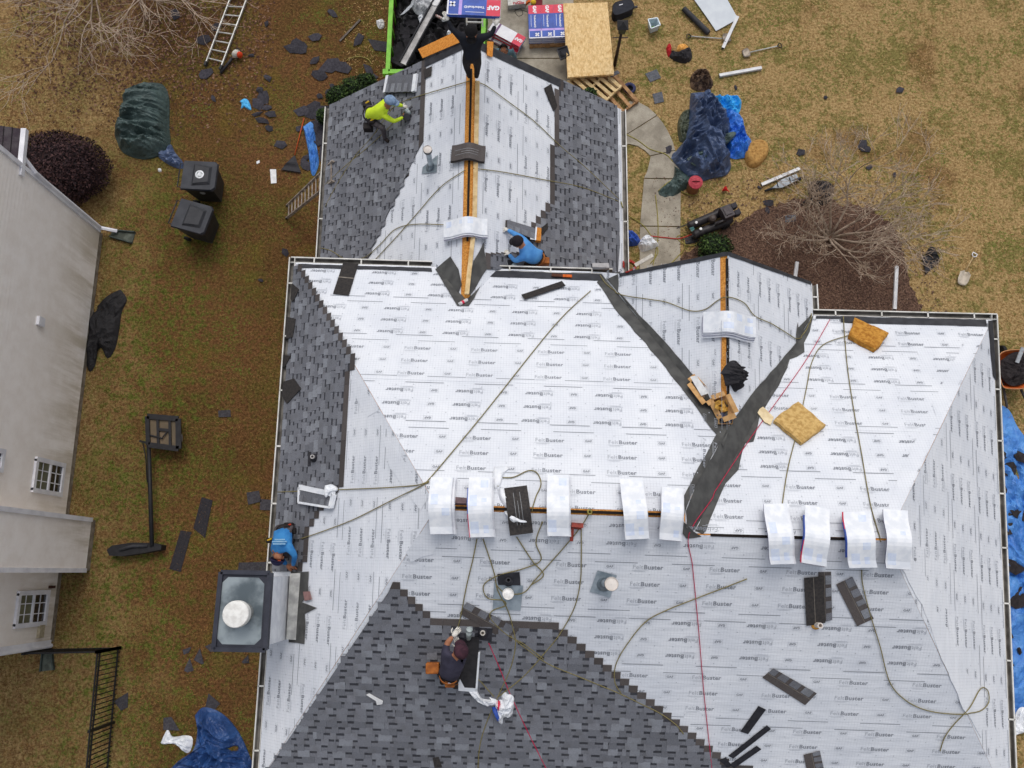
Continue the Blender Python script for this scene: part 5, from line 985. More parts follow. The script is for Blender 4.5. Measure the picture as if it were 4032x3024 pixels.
drape('refuse_bag', 'black refuse bag behind the bare tree branches', 'bag', GR, [(3180, 740), (3195, 716), (3240, 712), (3278, 730), (3280, 770), (3260, 800), (3215, 812), (3170, 800), (3150, 812), (3160, 796), (3182, 780)], .2, tarp_mat('bag_black', (52, 44, 46), (38, 33, 36), .5), 90, .14, 4, 12, 80)
for q, lb in (([(2540, 292), (2585, 274), (2602, 308), (2560, 325)], 'upper square of new shingle on the lawn by the pallets'), ([(2568, 372), (2606, 362), (2614, 402), (2578, 410)], 'lower square of new shingle on the lawn by the pallets'), ([(3090, 850), (3132, 846), (3134, 872), (3092, 876)], 'grey shingle square between mulch and tree branches'), ([(2400, 292), (2432, 278), (2440, 290), (2405, 306)], 'grey shingle corner poking from under the strand boards')):
    pslab('shingle_square', lb, 'shingle', GR if 'boards' not in lb else HZ(.4), q, .012, M('square_grey', (104, 106, 112), (84, 86, 92), 20, .95), .012)
wb = thing('wheelbarrow', 'orange wheelbarrow loaded with black shingle scraps at the right edge', 'wheelbarrow', at(3985, 1460)); WO = M('barrow_orange', (196, 96, 40), (168, 76, 32), 6, .5); wz = .58
wo_ = crsp([(3930, 1410), (3945, 1388), (3985, 1378), (4040, 1382), (4060, 1420), (4062, 1500), (4035, 1528), (3970, 1530), (3946, 1515), (3932, 1450), (3930, 1410)], 4)[:-1]; wt = [at(x, y, wz) for x, y in wo_]; wc_ = sum(wt, V())/len(wt); wbm = [V((wc_.x+(p.x-wc_.x)*.62, wc_.y+(p.y-wc_.y)*.62, wz-.3)) for p in wt]
mb = MB(); n = len(wt); mb.v += wt+wbm
for i in range(n): mb.f.append((i, (i+1) % n, n+(i+1) % n, n+i)); mb.m.append(0)
mb.f.append(tuple(range(n, 2*n))); mb.m.append(0); mb.build('tub', WO, wb, True); MB().tube(wt+[wt[0]], .014, 6).build('rim', M('barrow_rim', (196, 140, 96)), wb, True)
for a_, b_ in (((3946, 1500), (3966, 1606)), ((4006, 1500), (4050, 1600))): MB().bar(at(*a_, .4), at(*b_, .42), .04, .05).build('handle', M('barrow_handle', (70, 66, 66)), wb)
for k in (-1, 1): MB().tube([wc_+V((.18*k, -.2, -.3)), wc_+V((.2*k, -.25, -wz+.02))], .016, 6).build('leg', M('barrow_handle', (70, 66, 66)), wb)
MB().lathe(wc_+V((0, .5, -wz+.18)), V((1, 0, 0)), [(.001, -.04), (.18, -.04), (.18, .04), (.001, .04)], 20).build('wheel', M('tyre', (30, 30, 32)), wb)
drape('shingle_load', 'black shingle pieces piled in the orange wheelbarrow', 'debris', HZ(wz-.06), [(3940, 1420), (3990, 1388), (4040, 1400), (4050, 1490), (3990, 1520), (3946, 1490)], .05, M('black_scrap', (38, 34, 36)), 92, .1, 4, 9, 60)
tag(MB().bar(at(4004, 1428, wz+.1), at(4028, 1368, wz+.2), .09, .03).build('metal_strip', M('strip_pale', (176, 180, 184))), 'bent pale metal strip standing in the wheelbarrow', 'metal strip')
YR, RR_, BR_ = M('hose_yellow', (160, 150, 76), (132, 122, 60), 20, .6), M('hose_red', (186, 58, 48), (166, 44, 38), 20, .5), M('rope_drab', (142, 131, 88), (112, 104, 68), 40, .8)
def ghose(label, pts, mat, r=.013, cat='hose'): return rope('air_hose', label, cat, pts, r, mat)
ghose('yellow hose crossing the garden path up to the navy tarp', [(2452, 525), (2510, 555), (2560, 590), (2620, 610), (2650, 640)], YR); ghose('yellow hose looped around the red cooler', [(2590, 755), (2640, 715), (2660, 740), (2700, 765), (2745, 770), (2752, 730), (2735, 695)], YR)
ghose('yellow hose running down along the path edge', [(2580, 770), (2588, 850), (2590, 930), (2580, 1000), (2570, 1045)], YR); ghose('yellow hose coiled at the end of the compressor', [(2770, 945), (2730, 968), (2690, 962), (2665, 940), (2672, 930), (2690, 935), (2694, 980), (2670, 1010), (2640, 1040)], YR); ghose('yellow hose from the garage gutter across the grass strip', [(2440, 795), (2460, 840), (2520, 880), (2556, 920), (2590, 990), (2560, 1040)], YR)
ghose('red hose from the compressor over the path', [(2740, 915), (2710, 930), (2670, 942), (2620, 938), (2560, 932)], RR_, .016)
for k in range(4): ghose(['outer red hose coil under the garage eave', 'second red hose coil under the garage eave', 'third red hose coil under the garage eave', 'inner red hose coil under the garage eave'][k], [(2448, 1030+6*k), (2470, 1062+4*k), (2500, 1060-3*k), (2496-3*k, 1035), (2465, 1020+4*k)], RR_, .016)
drape('torn_wrapper', 'blue and red printed wrapper hanging by the garage corner', 'wrapper', GR, [(2440, 930), (2470, 905), (2510, 930), (2520, 960), (2480, 970), (2450, 955)], .2, BLU, 94, .1, 5, 9, 50); drape('torn_wrapper', 'crumpled white wrapper on the garden path', 'wrapper', GR, [(2510, 960), (2545, 925), (2575, 945), (2592, 970), (2560, 985), (2525, 992)], .16, WPLAS, 95, .12, 5, 9, 56); drape('torn_wrapper', 'white wrapper draped down over the garage gutter', 'wrapper', HZ(2.0), [(2428, 945), (2470, 945), (2462, 975), (2452, 1000), (2446, 1030), (2428, 1005)], .06, WPLAS, 96, .08, 5, 9, 50)
drape('torn_wrapper', 'small blue and white wrapper caught at the garage gutter', 'wrapper', HZ(1.8), [(2442, 775), (2460, 766), (2472, 772), (2456, 795), (2444, 798)], .04, WPLAS, 97, .05, 7, 6, 30)
stick('white_batten', 'white batten leaning at the corner between garage and gable', 'batten', at(2500, 1045, 1.0), at(2570, 1005, 1.0), .09, .04, WOODW)
# ---------------------------------------------------------------- shingle bundles draped over the ridges
FB = M('wrap_faint_blue', (222, 230, 243), (208, 218, 238), 9, .5); NVP = M('wrap_navy_print', (54, 56, 104), (96, 84, 140), 30, .5, lo=.45, hi=.55)
def draped(label, a, b, width, pa, pb, tilt=0., red=False, dark=False, nl=5, group='bundles draped over the ridges', lay=.026, offs=0.):
    """bundle lying across a ridge: a and b are its two ends in photo pixels on planes pa and pb"""
    A_, B_ = pa.on(*a, nl*lay), pb.on(*b, nl*lay); K = 16; rn = random.Random(int(a[0])); d = V((B_.x-A_.x, B_.y-A_.y, 0)); sd2 = V((-d.y, d.x, 0)).normalized(); zs = []
    Pt = [V((A_.x, A_.y, 0)).lerp(V((B_.x, B_.y, 0)), i/K) for i in range(K+1)]; zr = [min(pa.z(p.x, p.y), pb.z(p.x, p.y)) for p in Pt]
    sm = [sum(zr[max(0, i-2):i+3])/len(zr[max(0, i-2):i+3]) for i in range(K+1)]; sm[0:4] = [zr[i]*.6+sm[i]*.4 for i in range(4)]; of = max(z-s for z, s in zip(zr, sm)); base = [s+of+.03 for s in sm]
    root = thing('shingle_bundle', label, 'shingle bundle', Pt[K//2]+V((0, 0, base[K//2])), group)
    def strip(nm, mat, w0, w1, h, th, i0=0, i1=K, sh=0., mside=None):
        mb = MB(); idx = list(range(i0, i1+1)); ms = [mat] if mside is None else [mat, mside]
        for i in idx:
            j = (i/K-.5); bend = tilt*(j*j*4-.5)
            for w_, z in ((w0, h), (w1, h), (w1, h-th), (w0, h-th)): mb.v.append(Pt[i]+sd2*(w_+bend+sh)+V((0, 0, base[i]+z)))
        n = len(idx)
        for k in range(n-1):
            for q in range(4): q2 = (q+1) % 4; mb.f.append((k*4+q, (k+1)*4+q, (k+1)*4+q2, k*4+q2)); mb.m.append(0 if q == 0 or mside is None else 1)
        mb.f.append((0, 1, 2, 3)); mb.f.append(tuple((n-1)*4+q for q in (3, 2, 1, 0))); mb.m += [0 if mside is None else 1]*2
        return mb.build(nm, ms, root)
    W_ = width/2
    for k in range(nl):
        j = rn.uniform(-.018, .018)+offs*(nl-k)*.01
        if dark: strip('layer', [NEWS, SH[4]][k % 2], -W_, W_, lay*(k+1), lay*.9, sh=j*.5)
        else: strip('layer', WPLAS, -W_, W_, lay*(k+1), lay*.9, sh=j, mside=[NVP, WHT, NVP, WHT][(k+1) % 4])
    top = lay*nl
    if not dark:
        strip('wrapper', WPLAS, -W_, W_, top+.004, .004); N = K
        for i0, i1, w0, w1 in ((1, 3, .02, .14), (5, 8, -.14, -.03), (9, 11, .03, .15), (12, 15, -.15, -.02), (6, 7, .04, .12), (13, 15, .05, .13)):
            if rn.random() < .6: strip('printed_panel', FB, w0, w1, top+.0065, .002, i0, i1)
        if red: strip('red_edge', RED, -W_-.012, -W_+.025, top-.002, .03, 10, K) if red == 1 else strip('red_edge', RED, -W_-.012, -W_+.03, top-.002, .03, 0, 5); strip('blue_edge', BLU, -W_-.014, -W_+.006, top-.008, .05, 3, 13) if red else None
    else:
        for s in (-.05, 0, .05): strip('chalk_line', M('chalk_mark', (150, 152, 154)), s-.004, s+.004, top+.003, .002, 2 if s else 5, 13)
    return root
for a, b, w_, lb, rd in (((1740, 1880), (1738, 2104), .34, 'white wrapped bundle on the main ridge nearest the left hip', 0), ((1888, 1880), (1893, 2116), .34, 'white wrapped bundle with a blue edge second from the left hip', 1), ((2194, 1870), (2194, 2112), .33, 'white wrapped bundle on the main ridge left of the red nail gun', 0), ((2478, 1886), (2500, 2124), .34, 'white wrapped bundle leaning right on the main ridge, fourth from the left hip', 0), ((2642, 1922), (2632, 2128), .32, 'white wrapped bundle on the main ridge next to the black valley strip', 0)):
    draped(lb, a, b, w_, MBp, Fp, .02, rd, offs=1, lay=.034)
for a, b, w_, lb, rd, tl in (((3040, 1985), (3066, 2222), .36, 'white wrapped bundle first on the lower ridge from the black valley strip', 0, .05), ((3205, 1996), (3188, 2222), .36, 'white wrapped bundle on the lower ridge with a red corner below', 1, .04), ((3358, 2016), (3380, 2236), .42, 'bundle on the lower ridge with a red top edge and blue side', 2, .06), ((3508, 2008), (3518, 2240), .36, 'white wrapped bundle on the lower ridge nearest the right hip', 0, .05)):
    draped(lb, a, b, w_, RBp, Fp, tl, rd, offs=1.6, lay=.044)
draped('white wrapped bundle across the small gable ridge', (2764, 1276), (2968, 1296), .34, GLp, Ep, .04, 1, offs=-2)
draped('grey white wrapped bundle across the garage ridge, beside the person in blue', (1748, 914), (1920, 906), .34, WLp, WRp, .03, 0, offs=-1)
draped('unwrapped dark shingles bent across the garage ridge by the round vent', (1778, 614), (1910, 618), .34, WLp, WRp, .03, dark=True, nl=4)
draped('unwrapped black shingles hanging over the main ridge between white bundles', (2030, 1918), (2054, 2104), .36, MBp, Fp, .0, dark=True, nl=3)
for pl, q, lb, h in ((MBp, [(1945, 1840), (2005, 1842), (1985, 1870), (1970, 1915), (1945, 1925), (1938, 1890)], 'torn white wrapper above the unwrapped black shingles', .03), (MBp, [(1962, 1925), (1992, 1920), (2000, 1960), (2006, 2005), (1985, 1995), (1965, 1960)], 'white wrapper peeled to the left of the black shingles', .06), (Fp, [(1985, 2012), (2020, 2010), (2090, 2045), (2050, 2050), (2010, 2046)], 'white wrapper tail folded over the black shingles', .12)):
    drape('torn_wrapper', lb, 'wrapper', pl, q, h, WPLAS, int(q[0][0]), .04, 4, 8, 50)
# ---------------------------------------------------------------- loose shingles and boards on the roof
loose_shingle(Fp, [(3162, 2270), (3172, 2458), (3246, 2446), (3240, 2262)], 'dark upturned shingle above the small white pipe', None, False, .05, NEWS)
loose_shingle(Fp, [(3222, 2450), (3220, 2250), (3270, 2248), (3274, 2436)], 'grey shingle lying under the dark upturned one', tabs=True)
loose_shingle(Fp, [(3290, 2298), (3372, 2462), (3438, 2432), (3354, 2268)], 'slanted shingle with tabs right of the dark upturned pair')
loose_shingle(Fp, [(3000, 2664), (3168, 2772), (3214, 2726), (3044, 2628)], 'slanted shingle with tabs in the middle of the lower right slope')
loose_shingle(Fp, [(3162, 2968), (3182, 3060), (3250, 3060), (3226, 2952)], 'shingle with tabs cut by the bottom edge of the photo')
loose_shingle(Fp, [(1810, 2412), (2010, 2530), (2042, 2472), (1838, 2368)], 'slanted shingle with tabs on the stair stepped courses')
for q, lb in (([(2914, 2876), (2985, 2776), (3014, 2790), (2944, 2886)], 'short black shingle strip above the pair of long strips'), ([(2866, 2972), (3018, 2852), (3034, 2866), (2886, 2982)], 'upper long black shingle strip near the bottom edge'), ([(2872, 3006), (2978, 2932), (2996, 2946), (2890, 3020)], 'lower long black shingle strip near the bottom edge'), ([(2832, 2990), (2856, 2978), (2880, 3010), (2862, 3018)], 'small black shingle tip touching the lower long strip')): pslab('shingle_strip', lb, 'shingle', Fp, q, .006, M('strip_black', (46, 46, 52), (36, 36, 42), 14, .9), .024)
loose_shingle(MBp, [(1352, 1038), (1412, 1042), (1374, 1168), (1312, 1160)], 'dark shingle lying on the felt under the left gutter', None, False, .03, NEWS)
for q, lb, pl in (([(2052, 1168), (2212, 1114), (2226, 1132), (2066, 1186)], 'narrow dark shingle strip on the felt below the right gutter', MBp), ([(1158, 1118), (1186, 1142), (1160, 1192), (1152, 1180)], 'dark shingle flap at the left eave, uppermost', Lp), ([(1134, 1248), (1172, 1258), (1160, 1330), (1130, 1336)], 'dark shingle flap at the left eave, second from above', Lp), ([(1122, 1400), (1154, 1402), (1130, 1445), (1116, 1450)], 'dark shingle flap at the left eave, third from above', Lp), ([(1124, 1505), (1166, 1492), (1194, 1532), (1138, 1592), (1118, 1560)], 'brown cut shingle lying on the left shingled hip', Lp), ([(2120, 905), (2150, 880), (2152, 902), (2130, 930)], 'brown shingle corner left of the garage valley', WRp)): pslab('shingle_strip', lb, 'shingle', pl, q, .008, NEWS, .045)
def opened(label, pl, quad, wrap, seed):
    root = thing('open_bundle', label, 'shingle bundle', pl.on(*quad[0])); q = [pl.on(x, y) for x, y in quad]; n = pl.n; c = sum(q, V())/4
    for k in range(3): MB().prism([p+n*(.04+.022*(k+1))+V((.004*k, -.004*k, 0)) for p in q], n*-.018).build('shingle_layer', [NEWS, SH[4], SH[2]][k], root)
    rn = random.Random(seed); u = 0.
    while u < .95:
        a, b = u, min(1, u+rn.uniform(.12, .2)); L = lambda s, t: q[0].lerp(q[1], s).lerp(q[3].lerp(q[2], s), t)+n*.113; MB().prism([L(a, .5), L(b, .5), L(b, 1), L(a, 1)], n*-.006).build('tab', SH[rn.choice([1, 2, 3])], root); u = b+.08
    for i, ww3, m in wrap:
        a_, b_ = q[i], q[(i+1) % 4]; MB().bar(a_+n*.085, b_+n*.085, ww3, .06, 0, n).build('wrapper_edge', m, root)
    return root
opened('open bundle of shingles on the garage roof above the person in yellow', WLp, [(1538, 305), (1648, 300), (1640, 368), (1526, 372)], [(1, .1, WPLAS), (3, .07, WPLAS)], 3)
stick('cedar_batten', 'pale batten holding the open bundle above the person in yellow', 'batten', WLp.on(1530, 315, .04), WLp.on(1520, 365, .04), .05, .05, PAL)
opened('open bundle of shingles in torn white wrapper on the left hip', Lp, [(1196, 1920), (1330, 1948), (1318, 2000), (1194, 1980)], [(0, .09, WPLAS), (1, .09, WPLAS), (2, .04, WPLAS), (3, .05, WPLAS)], 4)
stick('cedar_batten', 'orange batten under the open bundle on the left hip', 'batten', Lp.on(1190, 1918, .03), Lp.on(1186, 1966, .03), .06, .05, ORB)
drape('torn_wrapper', 'white wrapper flap on the open bundle of the left hip', 'wrapper', HZ(Lp.on(1300, 1940).z+.16), [(1280, 1912), (1310, 1908), (1334, 1930), (1300, 1942), (1284, 1960), (1276, 1940)], .03, WPLAS, 99, .04, 5, 7, 40)
opened('open bundle of shingles in the reach of the person in blue on the garage', WRp, [(1985, 870), (2110, 908), (2100, 950), (1985, 905)], [(1, .07, WPLAS)], 5)
bx_ = thing('cedar_box', 'orange cardboard box end behind the person in blue', 'box', WRp.on(2125, 920)); b4 = [WRp.on(x, y, .16) for x, y in ((2112, 894), (2132, 898), (2130, 948), (2108, 946))]; MB().prism(b4, (0, 0, -.16)).build('case', ORB, bx_); MB().bar(b4[0]+V((0, 0, .005)), b4[3]+V((0, 0, .005)), .03, .02).build('white_edge', WPLAS, bx_)
pslab('torn_wrapper', 'white wrapper piece by the shoulder of the person in blue', 'wrapper', WRp, [(2072, 928), (2094, 932), (2108, 952), (2076, 948)], .01, WPLAS, .1)
stick('lumber', 'long pale two by four lying along the garage ridge', 'lumber', WRp.on(1880, 320, .05), WRp.on(1868, 900, .05), .09, .04, PAL); stick('lumber', 'pale two by four end reaching over the garage valley', 'lumber', WRp.on(1866, 905, .06), MBp.on(1838, 1158, .2), .085, .04, PAL)
pslab('shingle_strip', 'cut shingle lying high on the garage felt near the person in black', 'shingle', WLp, [(1672, 278), (1704, 264), (1702, 300), (1676, 312)], .008, NEWS, .03)
pslab('shingle_strip', 'slanted shingle on the right garage slope below the rake', 'shingle', WRp, [(2138, 350), (2166, 332), (2190, 420), (2176, 440)], .01, NEWS, .03)
for pl, q, th, lb in ((RBp, [(3362, 1264), (3494, 1326), (3444, 1390), (3338, 1336)], .13, 'brown foam pad with deep grain on the upper right slope'), (RBp, [(3140, 1590), (3246, 1686), (3152, 1754), (3042, 1664)], .1, 'tan foam pad crossed by a rope on the right slope')):
    qq = [pl.on(x, y, .02) for x, y in q]; N = 18; mb = MB(); n = pl.n; rn = random.Random(int(q[0][0]))
    for i in range(N+1):
        for j in range(N+1):
            p = qq[0].lerp(qq[1], i/N).lerp(qq[3].lerp(qq[2], i/N), j/N); e = min(i, j, N-i, N-j); edge = 0 if e == 0 else 1; jit = V((noise.noise(p*5)*.025, noise.noise(p*5+V((7, 0, 0)))*.025, 0))
            mb.v.append(p+jit+n*(th*(.75 if e == 0 else 1)-(.028*max(0, noise.noise(V((p.x*7, p.y*16, 3))))+.012*abs(noise.noise(p*24)))*edge))
    for i in range(N):
        for j in range(N): b = i*(N+1)+j; mb.f.append((b, b+1, b+N+2, b+N+1)); mb.m.append(0)
    rim = [i*(N+1) for i in range(N+1)]+[N*(N+1)+j for j in range(1, N+1)]+[i*(N+1)+N for i in range(N-1, -1, -1)]+[j for j in range(N-1, 0, -1)]; b = len(mb.v); mb.v += [mb.v[i]-n*(th*.75) for i in rim]; k = len(rim)
    for i in range(k): mb.f.append((rim[i], rim[(i+1) % k], b+(i+1) % k, b+i)); mb.m.append(0)
    o = tag(mb.build('foam_pad', M('foam_brown', (196, 142, 62), (158, 104, 36), 13, .95, .5) if 'deep' in lb else M('foam_tan2', (208, 174, 112), (176, 140, 82), 13, .95, .5)), lb, 'foam pad'); bm = bmesh.new(); bm.from_mesh(o.data); bmesh.ops.recalc_face_normals(bm, faces=bm.faces); bm.to_mesh(o.data); bm.free()
pslab('wood_shim', 'pale wooden offcut beside the tan foam pad', 'wood offcut', RBp, [(2976, 1626), (3002, 1608), (3044, 1650), (3032, 1680), (3008, 1668)], .02, M('offcut_pale', (232, 214, 176), (214, 192, 150), 8), .03)
# cardboard nail boxes, black shirt, tools
CARD = M('cardboard', (206, 164, 112), (184, 142, 92), 8, .9)
def carton(label, pl, quad, h, flaps=True, inner=None, n=0):
    root = thing('cardboard_box', label, 'box', pl.on(*quad[0])); q = [pl.on(x, y, .01) for x, y in quad]; t = [p+V((0, 0, h)) for p in q]; c = sum(q, V())/4
    for i in range(4): j = (i+1) % 4; MB().prism([q[i], q[j], t[j], t[i]], (c-(q[i]+q[j])/2).normalized()*.006).build('side', CARD, root)
    MB().prism([p+V((0, 0, .012)) for p in q], (0, 0, -.01)).build('base', CARD, root)
    if flaps:
        for i in (0, 1, 2, 3): j = (i+1) % 4; o_ = ((q[i]+q[j])/2-c).normalized()*.09; MB().prism([t[i], t[j], t[j]+o_-V((0, 0, .02)), t[i]+o_-V((0, 0, .02))], (0, 0, .004)).build('flap', CARD, root)
    if inner:
        rn = random.Random(n)
        for k in range(9): p = c+V((rn.uniform(-.1, .1), rn.uniform(-.1, .1), h*.5)); a = rn.random()*3; MB().lathe(p, V((math.cos(a), math.sin(a), .3)), [(.001, -.03), (.05, -.03), (.05, .03), (.001, .03)], 12).build('coil', inner, root)
    return root
carton('open cardboard nail box with a white lid in the left valley', MBp, [(2712, 1512), (2738, 1492), (2808, 1566), (2772, 1590)], .16, True, M('nail_coil', (150, 130, 112), (96, 84, 76), 20, .5), 1)
pslab('box_lid', 'bright white carton panel leaning on the valley nail box', 'panel', GLp, [(2740, 1492), (2764, 1486), (2812, 1556), (2784, 1566)], .012, PAPER, .18)
carton('open cardboard box of coiled nails where the two valleys meet', GLp, [(2800, 1580), (2850, 1562), (2884, 1632), (2836, 1650)], .14, True, M('nail_coil_brass', (214, 168, 76), (160, 116, 50), 20, .4), 2)
carton('small blue and brown carton at the valley meeting point', MBp, [(2826, 1634), (2884, 1630), (2880, 1672), (2826, 1672)], .08, False, M('coil_blue', (70, 78, 108)), 3)
drape('dropped_shirt', 'black shirt dropped on the small gable ridge', 'shirt', Ep, [(2836, 1470), (2870, 1424), (2900, 1426), (2918, 1470), (2914, 1505), (2890, 1512), (2900, 1538), (2888, 1542), (2872, 1515), (2858, 1520), (2848, 1480)], .12, tarp_mat('shirt_black', (28, 27, 32), (38, 36, 42), .85), 101, .12, 4.5, 12, 80)
tn = thing('spray_can', 'small white and red aerosol can in the garage valley', 'can', MBp.on(1822, 1190)); ca_, cb_ = MBp.on(1808, 1198, .06), MBp.on(1840, 1180, .06); MB().tube([ca_, cb_], .033, 12).build('body', M('can_white', (226, 226, 224)), tn, True); MB().tube([ca_.lerp(cb_, .3), ca_.lerp(cb_, .55)], .0345, 12).build('red_band', RED, tn, True); MB().tube([cb_, cb_+(cb_-ca_)*.15], .026, 10).build('cap', BLKP, tn, True)
ng = thing('nail_gun', 'rusty red nail gun lying on the front slope under the ridge', 'nail gun', Fp.on(2255, 2090)); NR = M('gun_red', (150, 62, 50), (110, 44, 38), 9, .5); MB().bar(Fp.on(2254, 2070, .06), Fp.on(2250, 2128, .06), .05, .06).build('grip', NR, ng); MB().bar(Fp.on(2250, 2066, .07), Fp.on(2296, 2070, .07), .07, .07).build('body', NR, ng); MB().bar(Fp.on(2256, 2078, .05), Fp.on(2290, 2082, .05), .03, .03).build('magazine', NR, ng)
pslab('chalk_box', 'dull red brick like block on the ridge between the first two bundles', 'block', MBp, [(1786, 1966), (1838, 1970), (1836, 1992), (1784, 1990)], .05, M('block_mauve', (112, 92, 94)), .02)
cg = thing('chalk_reel', 'orange handled pry tool resting along the right gutter lip', 'tool', MBp.on(2200, 1080)); MB().bar(MBp.on(2172, 1083, .06), MBp.on(2215, 1086, .06), .06, .05).build('dark_handle', M('tool_brown', (92, 56, 40)), cg); MB().bar(MBp.on(2216, 1086, .06), MBp.on(2252, 1088, .06), .05, .05).build('orange_part', M('tool_orange', (226, 108, 40)), cg)
pslab('grey_pad', 'small grey foam pad on the right end of the main gutter', 'pad', MBp, [(2330, 1058), (2394, 1058), (2396, 1076), (2330, 1074)], .05, M('pad_grey', (170, 168, 168), (148, 146, 146), 9), .1)
for q, lb in (([(1204, 2330), (1228, 2328), (1236, 2360), (1210, 2366)], 'mauve cardboard scrap near the chimney flashing'),): pslab('card_scrap', lb, 'card', Lp, q, .02, M('card_mauve', (150, 116, 112)), .04)
tag(MB().box(Lp.on(1160, 2396, .05), V((.03, .0, 0)), V((0, .1, 0)), V((0, 0, .03))).build('orange_knife', M('tool_orange', (226, 108, 40))), 'orange knife tucked at the chimney flashing', 'knife')
pslab('paper_strip', 'torn white strip with a red edge lying on the finished shingles', 'paper', Fp, [(1444, 2728), (1456, 2722), (1510, 2752), (1508, 2764), (1486, 2768), (1482, 2752)], .006, PAPER, .05)
pslab('shingle_strip', 'brown shingle scrap near the bottom edge on finished shingles', 'shingle', Fp, [(1705, 2976), (1728, 2972), (1742, 3012), (1712, 3014)], .008, NEWS, .05)
# ---------------------------------------------------------------- vents and pipes
GALV = M('galvanised', (176, 186, 192), (140, 152, 160), 5, .35, 0, .55); CAPW = M('vent_cap', (224, 216, 208), (206, 198, 190), 6, .4)
def vent(label, pl, quad, c, tip, r, capmat=CAPW):
    root = thing('flue_vent', label, 'vent', pl.on(*c)); MB().prism([pl.on(x, y)+pl.n*.03 for x, y in quad], pl.n*-.004).build('flashing', GALV, root)
    b = pl.on(*c); zt_ = lift(b, y=tip[1]) if abs(tip[1]-c[1]) > abs(tip[0]-c[0]) else lift(b, x=tip[0]); h = max(.25, min(1.0, zt_-b.z))
    MB().lathe(b, (0, 0, 1), [(r*2.1, -.06), (r*1.9, .02), (r*1.15, .13), (r*1.1, .16)], 20).build('storm_collar', M('collar_dull', (130, 142, 150), (104, 114, 122), 8, .4, 0, .4), root, True)
    MB().lathe(b, (0, 0, 1), [(r, -.05), (r, h)], 18).build('pipe', GALV, root, True); MB().lathe(b, (0, 0, 1), [(r, h), (r*1.55, h+.01), (r*1.6, h+.09), (r*1.5, h+.1), (r*1.45, h+.08), (.001, h+.095)], 24).build('cap', capmat, root); MB().lathe(b, (0, 0, 1), [(r*1.62, h+.02), (r*1.62, h+.085)], 24).build('cap_band', M('band_dark', (96, 98, 102)), root)
    return root
vent('round capped flue vent on the left garage slope', WLp, [(1668, 660), (1728, 612), (1722, 680), (1664, 686)], (1698, 660), (1672, 596), .055)
vent('squat flue vent with a bright white cap on the front slope', Fp, [(1946, 2288), (2060, 2302), (2050, 2400), (1940, 2396)], (2002, 2332), (2010, 2366), .055, M('cap_bright', (244, 242, 238)))
vent('flue vent with a round pinkish cap and skewed flashing on the front slope', Fp, [(2352, 2242), (2428, 2262), (2402, 2350), (2322, 2326)], (2378, 2296), (2444, 2306), .065)
def boot(label, pl, quad, c, r, mat, h=.1, ring=None):
    root = thing('pipe_boot', label, 'pipe boot', pl.on(*c)); MB().prism([pl.on(x, y)+pl.n*.04 for x, y in quad], pl.n*-.006).build('flange', BLKP, root); b = pl.on(*c)
    MB().lathe(b, (0, 0, 1), [(r*2, .0), (r*1.7, h*.5), (r*1.1, h), (r*.9, h)], 18).build('cone', BLKP, root, True); MB().lathe(b, (0, 0, 1), [(r*.85, 0), (r*.85, h+.06), (r*.5, h+.06), (r*.5, h-.04), (.001, h-.05)], 16).build('pipe', mat, root); return root
boot('black pipe boot with a thin pipe on the left shingled hip', Lp, [(1220, 1780), (1232, 1780), (1230, 1836), (1218, 1838)], (1240, 1804), .045, M('pipe_grey', (190, 186, 184)), .16)
boot('black square vent base above the squat white flue', Fp, [(1958, 2256), (2046, 2248), (2050, 2300), (1962, 2298)], (2002, 2284), .05, BLKP, .05)
boot('black pipe boot with a pale ring at the top course', Fp, [(1872, 2465), (1940, 2470), (1936, 2520), (1870, 2512)], (1902, 2490), .05, M('pipe_ring', (206, 200, 190)), .1)
pv = thing('plastic_pipe', 'short white plastic vent pipe below the dark upturned shingle', 'pipe', Fp.on(3212, 2462)); b = Fp.on(3212, 2460); MB().lathe(b, (0, 0, 1), [(.045, -.05), (.045, .22), (.03, .22), (.03, .1), (.001, .1)], 16).build('pipe', M('pvc', (236, 226, 216)), pv); MB().lathe(b, (0, 0, 1), [(.08, -.02), (.07, .03), (.046, .05)], 14).build('collar', M('collar_amber', (214, 154, 70)), pv)
